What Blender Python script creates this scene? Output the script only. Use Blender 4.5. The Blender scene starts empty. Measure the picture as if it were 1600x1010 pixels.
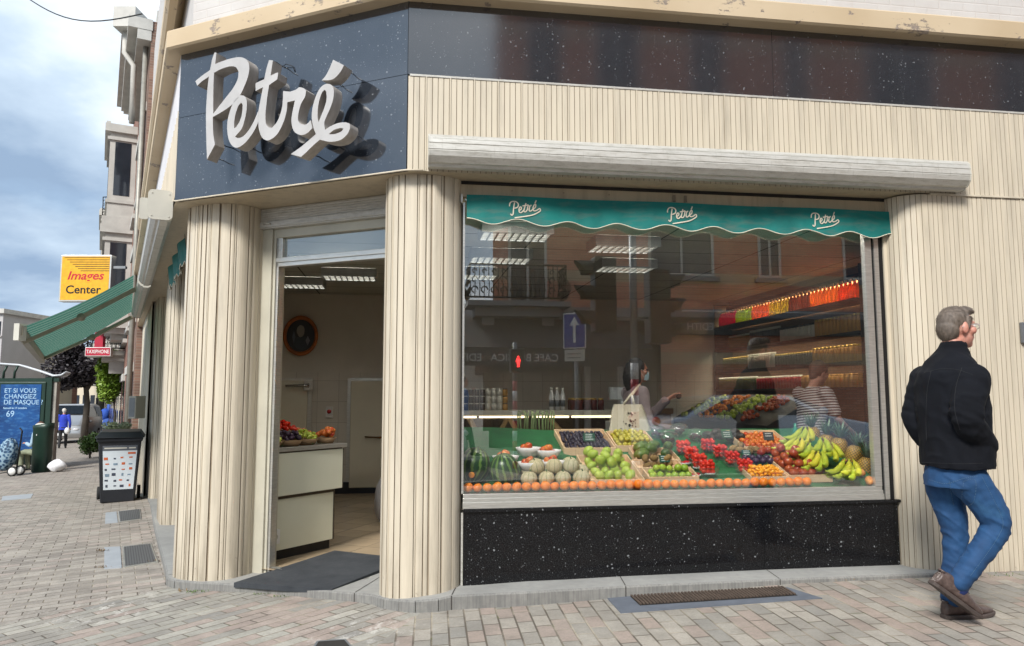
import bpy, bmesh, math, random
from mathutils import Vector, Matrix, noise as mnoise
R=math.radians; PI=math.pi
random.seed(7)
SC=bpy.context.scene; COL=SC.collection
# ---------------- camera ----------------
CAMZ=1.3; TILT=math.atan(112/1155.)
cd=bpy.data.cameras.new('camera'); cam=bpy.data.objects.new('camera',cd); COL.objects.link(cam)
cam.location=(0,0,CAMZ); cam.rotation_euler=(PI/2+TILT,0,0)
cd.sensor_width=36; cd.lens=1155/1600*36; cd.clip_start=.05; cd.clip_end=2000
SC.camera=cam
# ---------------- world ----------------
SUN_EL,SUN_AZ=R(40),R(203)     # azimuth clockwise from +Y
w=bpy.data.worlds.new("World"); SC.world=w; w.use_nodes=True
nt=w.node_tree; nt.nodes.clear(); N=nt.nodes; Lk=nt.links
out=N.new('ShaderNodeOutputWorld'); mixs=N.new('ShaderNodeMixShader')
b1=N.new('ShaderNodeBackground'); b2=N.new('ShaderNodeBackground')
sky=N.new('ShaderNodeTexSky'); sky.sky_type='NISHITA'; sky.sun_disc=False
sky.sun_elevation=SUN_EL; sky.sun_rotation=SUN_AZ; sky.air_density=1.2; sky.dust_density=2.0
Lk.new(sky.outputs[0],b1.inputs[0]); b1.inputs[1].default_value=.10
tc=N.new('ShaderNodeTexCoord'); sep=N.new('ShaderNodeSeparateXYZ'); Lk.new(tc.outputs['Generated'],sep.inputs[0])
mx=N.new('ShaderNodeMath'); mx.operation='MAXIMUM'; mx.inputs[1].default_value=0.0; Lk.new(sep.outputs[2],mx.inputs[0])
ad=N.new('ShaderNodeMath'); ad.operation='ADD'; ad.inputs[1].default_value=.28; Lk.new(mx.outputs[0],ad.inputs[0])
dv=N.new('ShaderNodeVectorMath'); dv.operation='DIVIDE'; Lk.new(tc.outputs['Generated'],dv.inputs[0])
cb=N.new('ShaderNodeCombineXYZ')
for i in (0,1,2): Lk.new(ad.outputs[0],cb.inputs[i])
Lk.new(cb.outputs[0],dv.inputs[1])
def wnoise(scale,det,rough,off=(0,0,0)):
    mp=N.new('ShaderNodeMapping'); mp.inputs['Location'].default_value=off; Lk.new(dv.outputs[0],mp.inputs[0])
    n=N.new('ShaderNodeTexNoise'); n.inputs['Scale'].default_value=scale; n.inputs['Detail'].default_value=det
    n.inputs['Roughness'].default_value=rough; Lk.new(mp.outputs[0],n.inputs['Vector']); return n
n1=wnoise(1.15,7,.52,(1.3,.4,0)); n2=wnoise(2.2,6,.5,(4.1,2.2,1))
rp=N.new('ShaderNodeValToRGB'); Lk.new(n1.outputs['Fac'],rp.inputs[0])
rp.color_ramp.elements[0].position=.41; rp.color_ramp.elements[0].color=(.23,.32,.45,1)
rp.color_ramp.elements[1].position=.66; rp.color_ramp.elements[1].color=(.86,.90,.94,1)
e=rp.color_ramp.elements.new(.54); e.color=(.46,.56,.67,1)
Lk.new(rp.outputs[0],b2.inputs[0]); b2.inputs[1].default_value=.56
r2=N.new('ShaderNodeValToRGB'); Lk.new(n2.outputs['Fac'],r2.inputs[0])
r2.color_ramp.elements[0].position=.30; r2.color_ramp.elements[0].color=(.72,.72,.72,1)
r2.color_ramp.elements[1].position=.45; r2.color_ramp.elements[1].color=(1,1,1,1)
Lk.new(r2.outputs[0],mixs.inputs[0]); Lk.new(b1.outputs[0],mixs.inputs[1]); Lk.new(b2.outputs[0],mixs.inputs[2])
Lk.new(mixs.outputs[0],out.inputs[0])
# ---------------- sun (soft, through cloud) ----------------
sd=bpy.data.lights.new('sun','SUN'); sd.energy=1.75; sd.angle=R(15); sd.color=(1,.96,.9)
so=bpy.data.objects.new('sun',sd); COL.objects.link(so); so.location=(0,-5,20)
so.rotation_euler=Vector((math.sin(SUN_AZ)*math.cos(SUN_EL),math.cos(SUN_AZ)*math.cos(SUN_EL),math.sin(SUN_EL))).to_track_quat('Z','Y').to_euler()
SC.view_settings.view_transform='Standard'; SC.view_settings.look='None'; SC.view_settings.gamma=1
SC.view_settings.exposure=1.45
SC.cycles.max_bounces=8; SC.cycles.transparent_max_bounces=16; SC.cycles.glossy_bounces=4
SC.cycles.caustics_reflective=False; SC.cycles.caustics_refractive=False
SC.cycles.sample_clamp_indirect=6

# ---------------- helpers ----------------
WL={}     # world location of every object we make
def ground_z(x,y=0):
    # the street climbs gently from left to right
    if x<-60: return -.11-.042*60
    if x<2: return -.11+.042*x
    return -.026+.004*(min(x,20)-2)
def tag(o,label=None,cat=None,group=None,kind=None):
    if label: o['label']=label
    if cat: o['category']=cat
    if group: o['group']=group
    if kind: o['kind']=kind
    return o
def thing(name,label,cat,loc=(0,0,0),group=None,rz=0):
    o=bpy.data.objects.new(name,None); COL.objects.link(o); o.location=loc; o.rotation_euler=(0,0,rz)
    o.empty_display_size=.1; WL[o.name]=Vector(loc); tag(o,label,cat,group); return o
class MB:
    def __init__(s): s.v=[]; s.f=[]; s.m=[]; s.sm=[]
    def add(s,vs,fs,mi=0,smooth=False):
        b=len(s.v); s.v+= [Vector(p) for p in vs]
        for f in fs: s.f.append([b+i for i in f]); s.m.append(mi); s.sm.append(smooth)
    def hexa(s,p,mi=0):   # p: 8 points, bottom 4 ccw then top 4
        s.add(p,[(3,2,1,0),(4,5,6,7),(0,1,5,4),(1,2,6,5),(2,3,7,6),(3,0,4,7)],mi)
    def box(s,a,b,mi=0,fr=None):
        x0,y0,z0=a; x1,y1,z1=b
        p=[(x0,y0,z0),(x1,y0,z0),(x1,y1,z0),(x0,y1,z0),(x0,y0,z1),(x1,y0,z1),(x1,y1,z1),(x0,y1,z1)]
        if fr: p=[fr(*q) for q in p]
        s.hexa(p,mi)
    def bar(s,p,q,w,h,mi=0,up=(0,0,1)):
        p=Vector(p);q=Vector(q);d=(q-p).normalized();u=Vector(up)
        if abs(d.dot(u))>.98: u=Vector((0,1,0))
        x=d.cross(u).normalized()*w/2; y=x.cross(d).normalized()*h/2
        s.hexa([p-x-y,p+x-y,q+x-y,q-x-y,p-x+y,p+x+y,q+x+y,q-x+y],mi)
    def tube(s,pts,r,n=10,mi=0,cap=True,smooth=True,closed=False):
        pts=[Vector(p) for p in pts]; m=len(pts); rs=r if isinstance(r,(list,tuple)) else [r]*m
        vs=[];pu=None
        for i,p in enumerate(pts):
            d=((pts[(i+1)%m]-pts[i-1]) if closed else (pts[min(i+1,m-1)]-pts[max(i-1,0)])).normalized()
            if pu is None:
                pu=Vector((0,0,1)) if abs(d.z)<.9 else Vector((1,0,0))
            x=d.cross(pu)
            if x.length<1e-5: x=d.orthogonal()
            x.normalize(); u=x.cross(d).normalized(); pu=u
            for k in range(n):
                a=2*PI*k/n; vs.append(p+(x*math.cos(a)+u*math.sin(a))*rs[i])
        fs=[]
        for i in range(m if closed else m-1):
            j=(i+1)%m
            for k in range(n): fs.append((i*n+k,i*n+(k+1)%n,j*n+(k+1)%n,j*n+k))
        if cap and not closed: fs+= [tuple(range(n-1,-1,-1)),tuple(range((m-1)*n,m*n))]
        s.add(vs,fs,mi,smooth)
    def lathe(s,prof,c=(0,0,0),n=16,mi=0,smooth=True,axis=None):
        vs=[];fs=[];m=len(prof); M=axis
        for r,z in prof:
            for k in range(n):
                a=2*PI*k/n; p=Vector((r*math.cos(a),r*math.sin(a),z))
                if M is not None: p=M@p
                vs.append(p+Vector(c))
        for i in range(m-1):
            for k in range(n): fs.append((i*n+k,i*n+(k+1)%n,(i+1)*n+(k+1)%n,(i+1)*n+k))
        if prof[0][0]>1e-4: fs.append(tuple(range(n-1,-1,-1)))
        if prof[-1][0]>1e-4: fs.append(tuple(range((m-1)*n,m*n)))
        s.add(vs,fs,mi,smooth)
    def ball(s,c,r,n=14,m=9,mi=0,fn=None,M=None):
        rr=r if isinstance(r,(tuple,list)) else (r,r,r); vs=[];fs=[]
        for i in range(m+1):
            th=PI*i/m
            for k in range(n):
                a=2*PI*k/n; d=Vector((math.sin(th)*math.cos(a),math.sin(th)*math.sin(a),math.cos(th)))
                f=fn(d,a,th) if fn else 1
                p=Vector((d.x*rr[0],d.y*rr[1],d.z*rr[2]))*f
                if M is not None: p=M@p
                vs.append(p+Vector(c))
        for i in range(m):
            for k in range(n): fs.append((i*n+k,(i+1)*n+k,(i+1)*n+(k+1)%n,i*n+(k+1)%n))
        s.add(vs,fs,mi,True)
    def prism(s,poly,fn,a,b,mi=0):   # poly list of 2D; fn(u,v,w)->3D ; extruded w from a to b
        n=len(poly); vs=[fn(u,v,a) for u,v in poly]+[fn(u,v,b) for u,v in poly]
        s.add(vs,[tuple(range(n)),tuple(range(2*n-1,n-1,-1))]+[(i,i+n,(i+1)%n+n,(i+1)%n) for i in range(n)],mi)
    def grid(s,fn,nu,nv,mi=0,smooth=True):
        vs=[fn(i/nu,j/nv) for j in range(nv+1) for i in range(nu+1)]
        s.add(vs,[(j*(nu+1)+i,j*(nu+1)+i+1,(j+1)*(nu+1)+i+1,(j+1)*(nu+1)+i) for j in range(nv) for i in range(nu)],mi,smooth)
    def build(s,name,mats,parent=None,origin=None,bevel=0,fix=True,merge=True,weld=1e-5):
        if not isinstance(mats,(list,tuple)): mats=[mats]
        xs=[p.x for p in s.v];ys=[p.y for p in s.v];zs=[p.z for p in s.v]
        if origin is None: origin=Vector(((min(xs)+max(xs))/2,(min(ys)+max(ys))/2,min(zs)))
        origin=Vector(origin)
        me=bpy.data.meshes.new(name); me.from_pydata([p-origin for p in s.v],[],s.f)
        for m in mats: me.materials.append(m)
        for p,mi,sm in zip(me.polygons,s.m,s.sm): p.material_index=mi; p.use_smooth=sm
        if merge or fix:
            bm=bmesh.new(); bm.from_mesh(me)
            if merge: bmesh.ops.remove_doubles(bm,verts=bm.verts,dist=weld)
            if fix: bmesh.ops.recalc_face_normals(bm,faces=bm.faces)
            bm.to_mesh(me); bm.free()
        o=bpy.data.objects.new(name,me); COL.objects.link(o)
        WL[o.name]=origin
        if parent is not None:
            o.parent=parent; o.location=origin-WL[parent.name]
        else: o.location=origin
        if bevel:
            md=o.modifiers.new('bevel','BEVEL'); md.width=bevel; md.segments=2; md.limit_method='ANGLE'; md.angle_limit=R(40)
        return o
def kids(o): return [c for c in bpy.data.objects if c.parent==o]
def dup(root,loc=None,rot=None,scale=None,label=None,_k=None):
    ks=_k if _k is not None else [c for c in root.children]
    r=root.copy(); COL.objects.link(r)
    if loc is not None: r.location=loc; 
    if rot is not None: r.rotation_euler=rot
    if scale is not None: r.scale=(scale,)*3 if not isinstance(scale,(tuple,list)) else scale
    if label: r['label']=label
    WL[r.name]=Vector(r.location)
    for ch in ks:
        c=ch.copy(); COL.objects.link(c); c.parent=r
        for g in list(ch.children):
            d=g.copy(); COL.objects.link(d); d.parent=c
    return r
class Frame:
    def __init__(s,o,d):
        s.o=Vector((o[0],o[1],0)); s.d=Vector((d[0],d[1],0)).normalized(); s.e=Vector((-s.d.y,s.d.x,0))
    def __call__(s,a,t,z): return s.o+s.d*a+s.e*t+Vector((0,0,z))
    def inv(s,p): q=Vector((p[0],p[1],0))-s.o; return q.dot(s.d),q.dot(s.e)
F1=Frame((-.357,5.299),(.989,.147))     # window facade: t>0 goes inside, outer face t=-.2
F2=Frame((-2.74,5.88),(.922,-.387))     # chamfered corner with the sign; t=0 sign face
d0=Vector((-.47,.883,0)).normalized()
F0=Frame((-2.74,5.88),(-.47,.883))      # street facade going away at the left; inside is t<0
def at(px,py,Y):
    u=(px-800)/1155.; v=(505-py)/1155.
    r=Vector((u,math.cos(TILT)-v*math.sin(TILT),math.sin(TILT)+v*math.cos(TILT)))
    return Vector((0,0,CAMZ))+r*(Y/r.y)
def atg(px,py):
    z=-.1
    u=(px-800)/1155.; v=(505-py)/1155.
    r=Vector((u,math.cos(TILT)-v*math.sin(TILT),math.sin(TILT)+v*math.cos(TILT)))
    for i in range(40):
        p=Vector((0,0,CAMZ))+r*((z-CAMZ)/r.z); z=ground_z(p.x,p.y)
    return p
def opp(px,py,D):   # a point across the street, D metres out from the window wall, where the glass mirrors it
    u=(px-800)/1155.; v=(505-py)/1155.
    r=Vector((u,math.cos(TILT)-v*math.sin(TILT),math.sin(TILT)+v*math.cos(TILT)))
    sc,tcam=F1.inv((0,0)); k=(-tcam+D)/r.dot(F1.e)
    return (sc+k*r.dot(F1.d), -D, CAMZ+k*r.z)
# ---------------- materials ----------------
def srgb(r,g,b):
    f=lambda c:(c/255/12.92 if c/255<=.04045 else ((c/255+.055)/1.055)**2.4)
    return (f(r),f(g),f(b),1)
class NT:
    def __init__(s,name):
        s.mat=bpy.data.materials.new(name); s.mat.use_nodes=True; s.nt=s.mat.node_tree; s.N=s.nt.nodes; s.L=s.nt.links
        s.b=s.N['Principled BSDF']; s.out=s.N['Material Output']
        s.g=None
    def new(s,t): return s.N.new(t)
    def inp(s,sock,v):
        if isinstance(v,bpy.types.NodeSocket): s.L.new(v,sock)
        elif v is not None: sock.default_value=v
    def math(s,op,a,b=None,clamp=False):
        n=s.new('ShaderNodeMath'); n.operation=op; n.use_clamp=clamp; s.inp(n.inputs[0],a); s.inp(n.inputs[1],b); return n.outputs[0]
    def mixc(s,f,a,b,mode='MIX'):
        n=s.new('ShaderNodeMix'); n.data_type='RGBA'; n.blend_type=mode; s.inp(n.inputs[0],f)
        s.inp(n.inputs[6],a); s.inp(n.inputs[7],b); return n.outputs[2]
    def pos(s):
        if not s.g: s.g=s.new('ShaderNodeNewGeometry')
        return s.g.outputs['Position']
    def obj(s):
        n=s.new('ShaderNodeTexCoord'); return n.outputs['Object']
    def dot(s,v,d):
        n=s.new('ShaderNodeVectorMath'); n.operation='DOT_PRODUCT'; s.L.new(v,n.inputs[0]); n.inputs[1].default_value=d; return n.outputs['Value']
    def comb(s,a,b,c=0.0):
        n=s.new('ShaderNodeCombineXYZ'); s.inp(n.inputs[0],a); s.inp(n.inputs[1],b); s.inp(n.inputs[2],c); return n.outputs[0]
    def map(s,v,scale=(1,1,1),rot=(0,0,0)):
        n=s.new('ShaderNodeMapping'); s.L.new(v,n.inputs[0]); n.inputs['Scale'].default_value=scale; n.inputs['Rotation'].default_value=rot; return n.outputs[0]
    def noise(s,v,scale,det=4,rough=.5):
        n=s.new('ShaderNodeTexNoise'); s.inp(n.inputs['Vector'],v); n.inputs['Scale'].default_value=scale
        n.inputs['Detail'].default_value=det; n.inputs['Roughness'].default_value=rough; return n.outputs['Fac']
    def vor(s,v,scale,feat='F1',out='Distance',rand=1):
        n=s.new('ShaderNodeTexVoronoi'); n.feature=feat; s.inp(n.inputs['Vector'],v); n.inputs['Scale'].default_value=scale
        n.inputs['Randomness'].default_value=rand; return n.outputs[out]
    def ramp(s,f,stops,const=False):
        n=s.new('ShaderNodeValToRGB'); s.L.new(f,n.inputs[0]); cr=n.color_ramp
        if const: cr.interpolation='CONSTANT'
        while len(cr.elements)>1: cr.elements.remove(cr.elements[-1])
        for i,(p,c) in enumerate(stops):
            if not isinstance(c,(tuple,list)): c=(c,c,c,1)
            if len(c)==3: c=tuple(c)+(1,)
            e=cr.elements[0] if i==0 else cr.elements.new(p)
            e.position=p; e.color=c
        return n.outputs[0]
    def white(s,v):
        n=s.new('ShaderNodeTexWhiteNoise'); n.noise_dimensions='2D'; s.L.new(v,n.inputs['Vector']); return n.outputs['Value']
    def bump(s,h,st=.3,d=.01):
        n=s.new('ShaderNodeBump'); n.inputs['Strength'].default_value=st; n.inputs['Distance'].default_value=d
        s.L.new(h,n.inputs['Height']); s.L.new(n.outputs[0],s.b.inputs['Normal']); return n
    def bricks(s,U,V,bw,bh,off=.5,mort=.006,P=None,woff=0.):
        """returns id-noise socket and a 0..1 mask that is 1 on the block and 0 in the joint"""
        P=P or s.pos()
        u=s.math('DIVIDE',s.dot(P,U),bw); v=s.math('DIVIDE',s.math('ADD',s.dot(P,V),woff),bh)
        row=s.math('FLOOR',v); odd=s.math('MULTIPLY',s.math('FLOORED_MODULO',row,2.0),off)
        u2=s.math('ADD',u,odd); colm=s.math('FLOOR',u2)
        fu=s.math('FRACT',u2); fv=s.math('FRACT',v)
        eu=s.math('MULTIPLY',s.math('MINIMUM',fu,s.math('SUBTRACT',1.0,fu)),bw)
        ev=s.math('MULTIPLY',s.math('MINIMUM',fv,s.math('SUBTRACT',1.0,fv)),bh)
        e=s.math('MINIMUM',eu,ev)
        n=s.new('ShaderNodeMapRange'); s.L.new(e,n.inputs[0]); n.inputs[1].default_value=mort*.35; n.inputs[2].default_value=mort
        idn=s.white(s.comb(colm,row)); return idn,n.outputs[0]
    def fin(s,color=None,rough=None,metal=None,**k):
        if color is not None: s.inp(s.b.inputs['Base Color'],color)
        if rough is not None: s.inp(s.b.inputs['Roughness'],rough)
        if metal is not None: s.inp(s.b.inputs['Metallic'],metal)
        for a,v in k.items(): s.inp(s.b.inputs[a.replace('_',' ')],v)
        return s.mat
def plain(name,col,rough=.5,metal=0,var=.15,vs=8,bump=0,bs=60,spec=None,world=False,**k):
    t=NT(name); P=t.pos() if world else t.obj()
    n=t.noise(P,vs,5,.6); c=tuple(col[:3])
    f=t.ramp(n,[(.3,tuple(x*(1-var) for x in c)),(.7,tuple(min(1,x*(1+var)) for x in c))])
    if bump: t.bump(t.noise(P,bs,3,.6),bump,.005)
    if spec is not None: k['IOR']=spec
    return t.fin(f,rough,metal,**k)
def emit(name,col,st):
    t=NT(name); return t.fin((*col[:3],1),.6,0,Emission_Color=(*col[:3],1),Emission_Strength=st)
def dirty_cream(name,base,dirt=(.16,.12,.08),amt=1.0):
    t=NT(name); P=t.pos()
    v=t.map(P,(9,9,.8)); n=t.noise(v,1.6,6,.65); n2=t.noise(P,2.2,4,.6); n3=t.noise(P,26,3,.6)
    c=t.ramp(n,[(.25,tuple(x*.76 for x in base)),(.5,base),(.8,tuple(min(1,x*1.08) for x in base))])
    z=t.dot(P,(0,0,1)); low=t.ramp(t.math('ADD',t.math('MULTIPLY',z,.9),t.math('MULTIPLY',n2,.5)),[(.0,.85*amt),(.35,.30*amt),(.7,.08),(1.0,.04)])
    sp=t.ramp(n3,[(.66,0),(.74,.55)]); sp=t.math('MULTIPLY',sp,low)
    m=t.math('ADD',t.math('MULTIPLY',low,t.ramp(n,[(.3,.8),(.65,.1)])),sp,True)
    pale=t.ramp(n2,[(.3,.78),(1,1.)])
    c=t.mixc(m,c,(*dirt,1))
    t.bump(t.noise(P,90,2,.5),.04,.004)
    return t.fin(c,.42,0)
cream=srgb(200,190,171)[:3]
CLAD=dirty_cream('cream_enamelled_metal',cream)
GROOVE=plain('dark_groove',srgb(138,125,106)[:3],.8,0,.2,4,world=True)  # groove faces get a darker brown than the boards, for line contrast
SOFF=dirty_cream('cream_soffit',srgb(182,168,144)[:3],amt=.2)
def peel():
    t=NT('peeling_cream_paint'); P=t.pos(); n=t.noise(P,4.5,7,.68); n2=t.noise(P,1.2,3,.5)
    zz=t.noise(t.map(P,(1,1,3)),14,5,.7)
    k=t.math('ADD',t.math('MULTIPLY',n,.7),t.math('MULTIPLY',zz,.3))
    m=t.ramp(k,[(.585,0),(.6,1)]); n3=t.noise(P,30,4,.6)
    c=t.mixc(t.ramp(n2,[(.3,0),(.7,1)]),srgb(198,180,152),srgb(184,164,134))
    c=t.mixc(m,c,t.ramp(n3,[(.3,srgb(120,108,98)),(.7,srgb(160,146,132))]))
    t.bump(m,.5,.006).invert=True
    return t.fin(c,.7,0)
PEEL=peel()
def granite(name,base,rough,ior,fleck=1.0,dust_sky=0.0,seam=None):
    t=NT(name); P=t.pos()
    Pw=t.new('ShaderNodeVectorMath'); Pw.operation='ADD'; t.L.new(P,Pw.inputs[0])
    nn=t.new('ShaderNodeTexNoise'); nn.inputs['Scale'].default_value=60; t.L.new(P,nn.inputs['Vector'])
    sc=t.new('ShaderNodeVectorMath'); sc.operation='SCALE'; sc.inputs[3].default_value=.012; t.L.new(nn.outputs['Color'],sc.inputs[0]); t.L.new(sc.outputs[0],Pw.inputs[1])
    P2=Pw.outputs[0]
    a=t.vor(P2,70); b=t.vor(P2,26); c1=t.vor(P2,150)
    ida=t.new('ShaderNodeTexVoronoi'); ida.inputs['Scale'].default_value=26; t.L.new(P2,ida.inputs['Vector'])
    pick=t.ramp(t.math('MULTIPLY',t.dot(ida.outputs['Color'],(1,0,0)),1.0),[(.80,0),(.82,1)])
    f1=t.math('MULTIPLY',t.ramp(b,[(.13,1),(.2,0)]),pick)
    idb=t.new('ShaderNodeTexVoronoi'); idb.inputs['Scale'].default_value=70; t.L.new(P2,idb.inputs['Vector'])
    pick2=t.ramp(t.dot(idb.outputs['Color'],(0,1,0)),[(.80,0),(.92,.8)])
    f2=t.math('MULTIPLY',t.ramp(a,[(.16,1),(.3,0)]),pick2)
    f3=t.math('MULTIPLY',t.ramp(c1,[(.1,1),(.35,0)]),.16)
    f=t.math('MULTIPLY',t.math('MAXIMUM',f1,t.math('MAXIMUM',f2,f3)),fleck,True)
    n=t.noise(P,9,4,.6)
    col=t.mixc(n,(*base,1),(base[0]*2.2,base[1]*2.2,base[2]*2.3,1))
    col=t.mixc(f,col,(.55,.58,.6,1))
    if dust_sky: 
        dm=t.math('MULTIPLY',t.ramp(t.noise(t.map(P,(1,1,.5)),2.3,5,.65),[(.25,.35),(.75,1)]),dust_sky)
        col=t.mixc(dm,col,(.20,.25,.31,1))  # blue-grey film: dust, plus sky reflection painted into the colour
    return t.fin(col,rough,0,IOR=ior)
GR_SIGN=granite('dark_blue_granite',(.010,.012,.016),.08,2.4,.3,.08)
GR_FASC=granite('brown_black_granite',(.012,.011,.012),.09,2.2,.25,.05)
GR_BASE=granite('black_flecked_granite',(.004,.004,.0045),.10,1.36,.35,0)
def stone(name,a,b,scale=14,streak=False,rough=.8):
    t=NT(name); P=t.pos(); n=t.noise(P,scale,6,.65); n2=t.noise(P,1.7,4,.6); n3=t.noise(P,120,2,.6)
    c=t.mixc(n,(*a,1),(*b,1)); c=t.mixc(t.ramp(n2,[(.3,.45),(.7,0)]),c,(a[0]*.6,a[1]*.6,a[2]*.6,1))
    if streak:
        s=t.noise(t.map(P,(40,40,2)),2,3,.5); c=t.mixc(t.ramp(s,[(.45,0),(.6,.4)]),c,(.1,.1,.1,1))
    t.bump(t.math('ADD',n3,n),.25,.006)
    return t.fin(c,rough,0)
STEP=stone('bluestone',srgb(140,140,138)[:3],srgb(176,175,170)[:3],18)
STEPE=stone('bluestone_edge',srgb(110,110,108)[:3],srgb(160,158,152)[:3],18,True)
def brickwall(name,U,c1,c2,mort,bw=.21,bh=.065,m=.008,band=None):
    t=NT(name); idn,mk=t.bricks(U,(0,0,1),bw,bh,.5,m)
    c=t.ramp(idn,[(0,c1),(1,c2)]); P=t.pos(); n=t.noise(P,3,5,.6)
    c=t.mixc(t.ramp(n,[(.3,.35),(.7,0)]),c,tuple(x*.5 for x in c1[:3])+(1,))
    c=t.mixc(mk,mort,c); t.bump(mk,.4,.006)
    if band:
        z=t.dot(P,(0,0,1)); fr=t.math('FRACT',t.math('DIVIDE',z,band[0])); mm=t.ramp(fr,[(0,1),(band[1],0)],True); c=t.mixc(mm,c,band[2])
    return t.fin(c,.85,0)
ALU=NT('brushed_aluminium'); _n=ALU.noise(ALU.map(ALU.pos(),(2,2,30)),6,4,.6)
ALU=ALU.fin(ALU.ramp(_n,[(.3,(.55,.54,.50,1)),(.7,(.74,.73,.68,1))]),.32,.75)
def weathered():
    t=NT('weathered_pale_aluminium'); P=t.pos(); n=t.noise(t.map(P,(1,1,6)),9,6,.7); n2=t.noise(t.map(P,(22,22,3)),3,4,.6)
    c=t.ramp(n,[(.28,srgb(166,163,154)),(.5,srgb(196,194,187)),(.8,srgb(208,207,202))])
    c=t.mixc(t.ramp(n2,[(.58,0),(.76,.3)]),c,srgb(120,118,104))
    return t.fin(c,.38,.25)
WALU=weathered()
GREY_PL=plain('pale_grey_plastic',srgb(196,194,184),.5,0,.06,5)
BLACKM=plain('black_metal',(.012,.012,.013),.45,.3,.2)
DARKGAP=plain('dark_gap',(.02,.018,.016),.8)
WHITE=plain('white_paint',(.74,.74,.72),.5,0,.05)
def glassmat(name,tint=(.97,.98,.975),ior=1.62,extra=0.0,rough=0.0,dirt=.006):
    t=NT(name); N=t.N; N.remove(t.b)
    tr=t.new('ShaderNodeBsdfTransparent'); tr.inputs[0].default_value=(*tint,1)
    gl=t.new('ShaderNodeBsdfGlossy'); gl.inputs['Roughness'].default_value=rough; gl.inputs[0].default_value=(1,1,1,1)
    fr=t.new('ShaderNodeFresnel'); fr.inputs[0].default_value=ior
    g=t.new('ShaderNodeNewGeometry')
    # keep the outside-facing fresnel on both faces of the pane
    n2=t.new('ShaderNodeMix'); n2.data_type='FLOAT'
    fr2=t.new('ShaderNodeFresnel'); fr2.inputs[0].default_value=1/ior
    lw=t.new('ShaderNodeLayerWeight'); lw.inputs[0].default_value=.5
    f0=((ior-1)/(ior+1))**2
    sch=t.math('ADD',f0+extra,t.math('MULTIPLY',t.math('POWER',lw.outputs['Facing'],5.0),1-f0-extra))
    mx=t.new('ShaderNodeMixShader'); t.L.new(sch,mx.inputs[0]); t.L.new(tr.outputs[0],mx.inputs[1]); t.L.new(gl.outputs[0],mx.inputs[2])
    last=mx.outputs[0]
    if dirt:
        df=t.new('ShaderNodeBsdfDiffuse'); df.inputs[0].default_value=(.6,.6,.58,1)
        m2=t.new('ShaderNodeMixShader'); nz=t.ramp(t.noise(t.pos(),3,5,.6),[(.4,0),(.8,dirt)])
        t.L.new(nz,m2.inputs[0]); t.L.new(last,m2.inputs[1]); t.L.new(df.outputs[0],m2.inputs[2]); last=m2.outputs[0]
    t.L.new(last,t.out.inputs[0]); return t.mat
GLASS=glassmat('shop_window_glass',ior=1.7,extra=.075)
CLEAR=glassmat('thin_clear_glass',(.95,.97,.96),1.45,0,.02,0)
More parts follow.
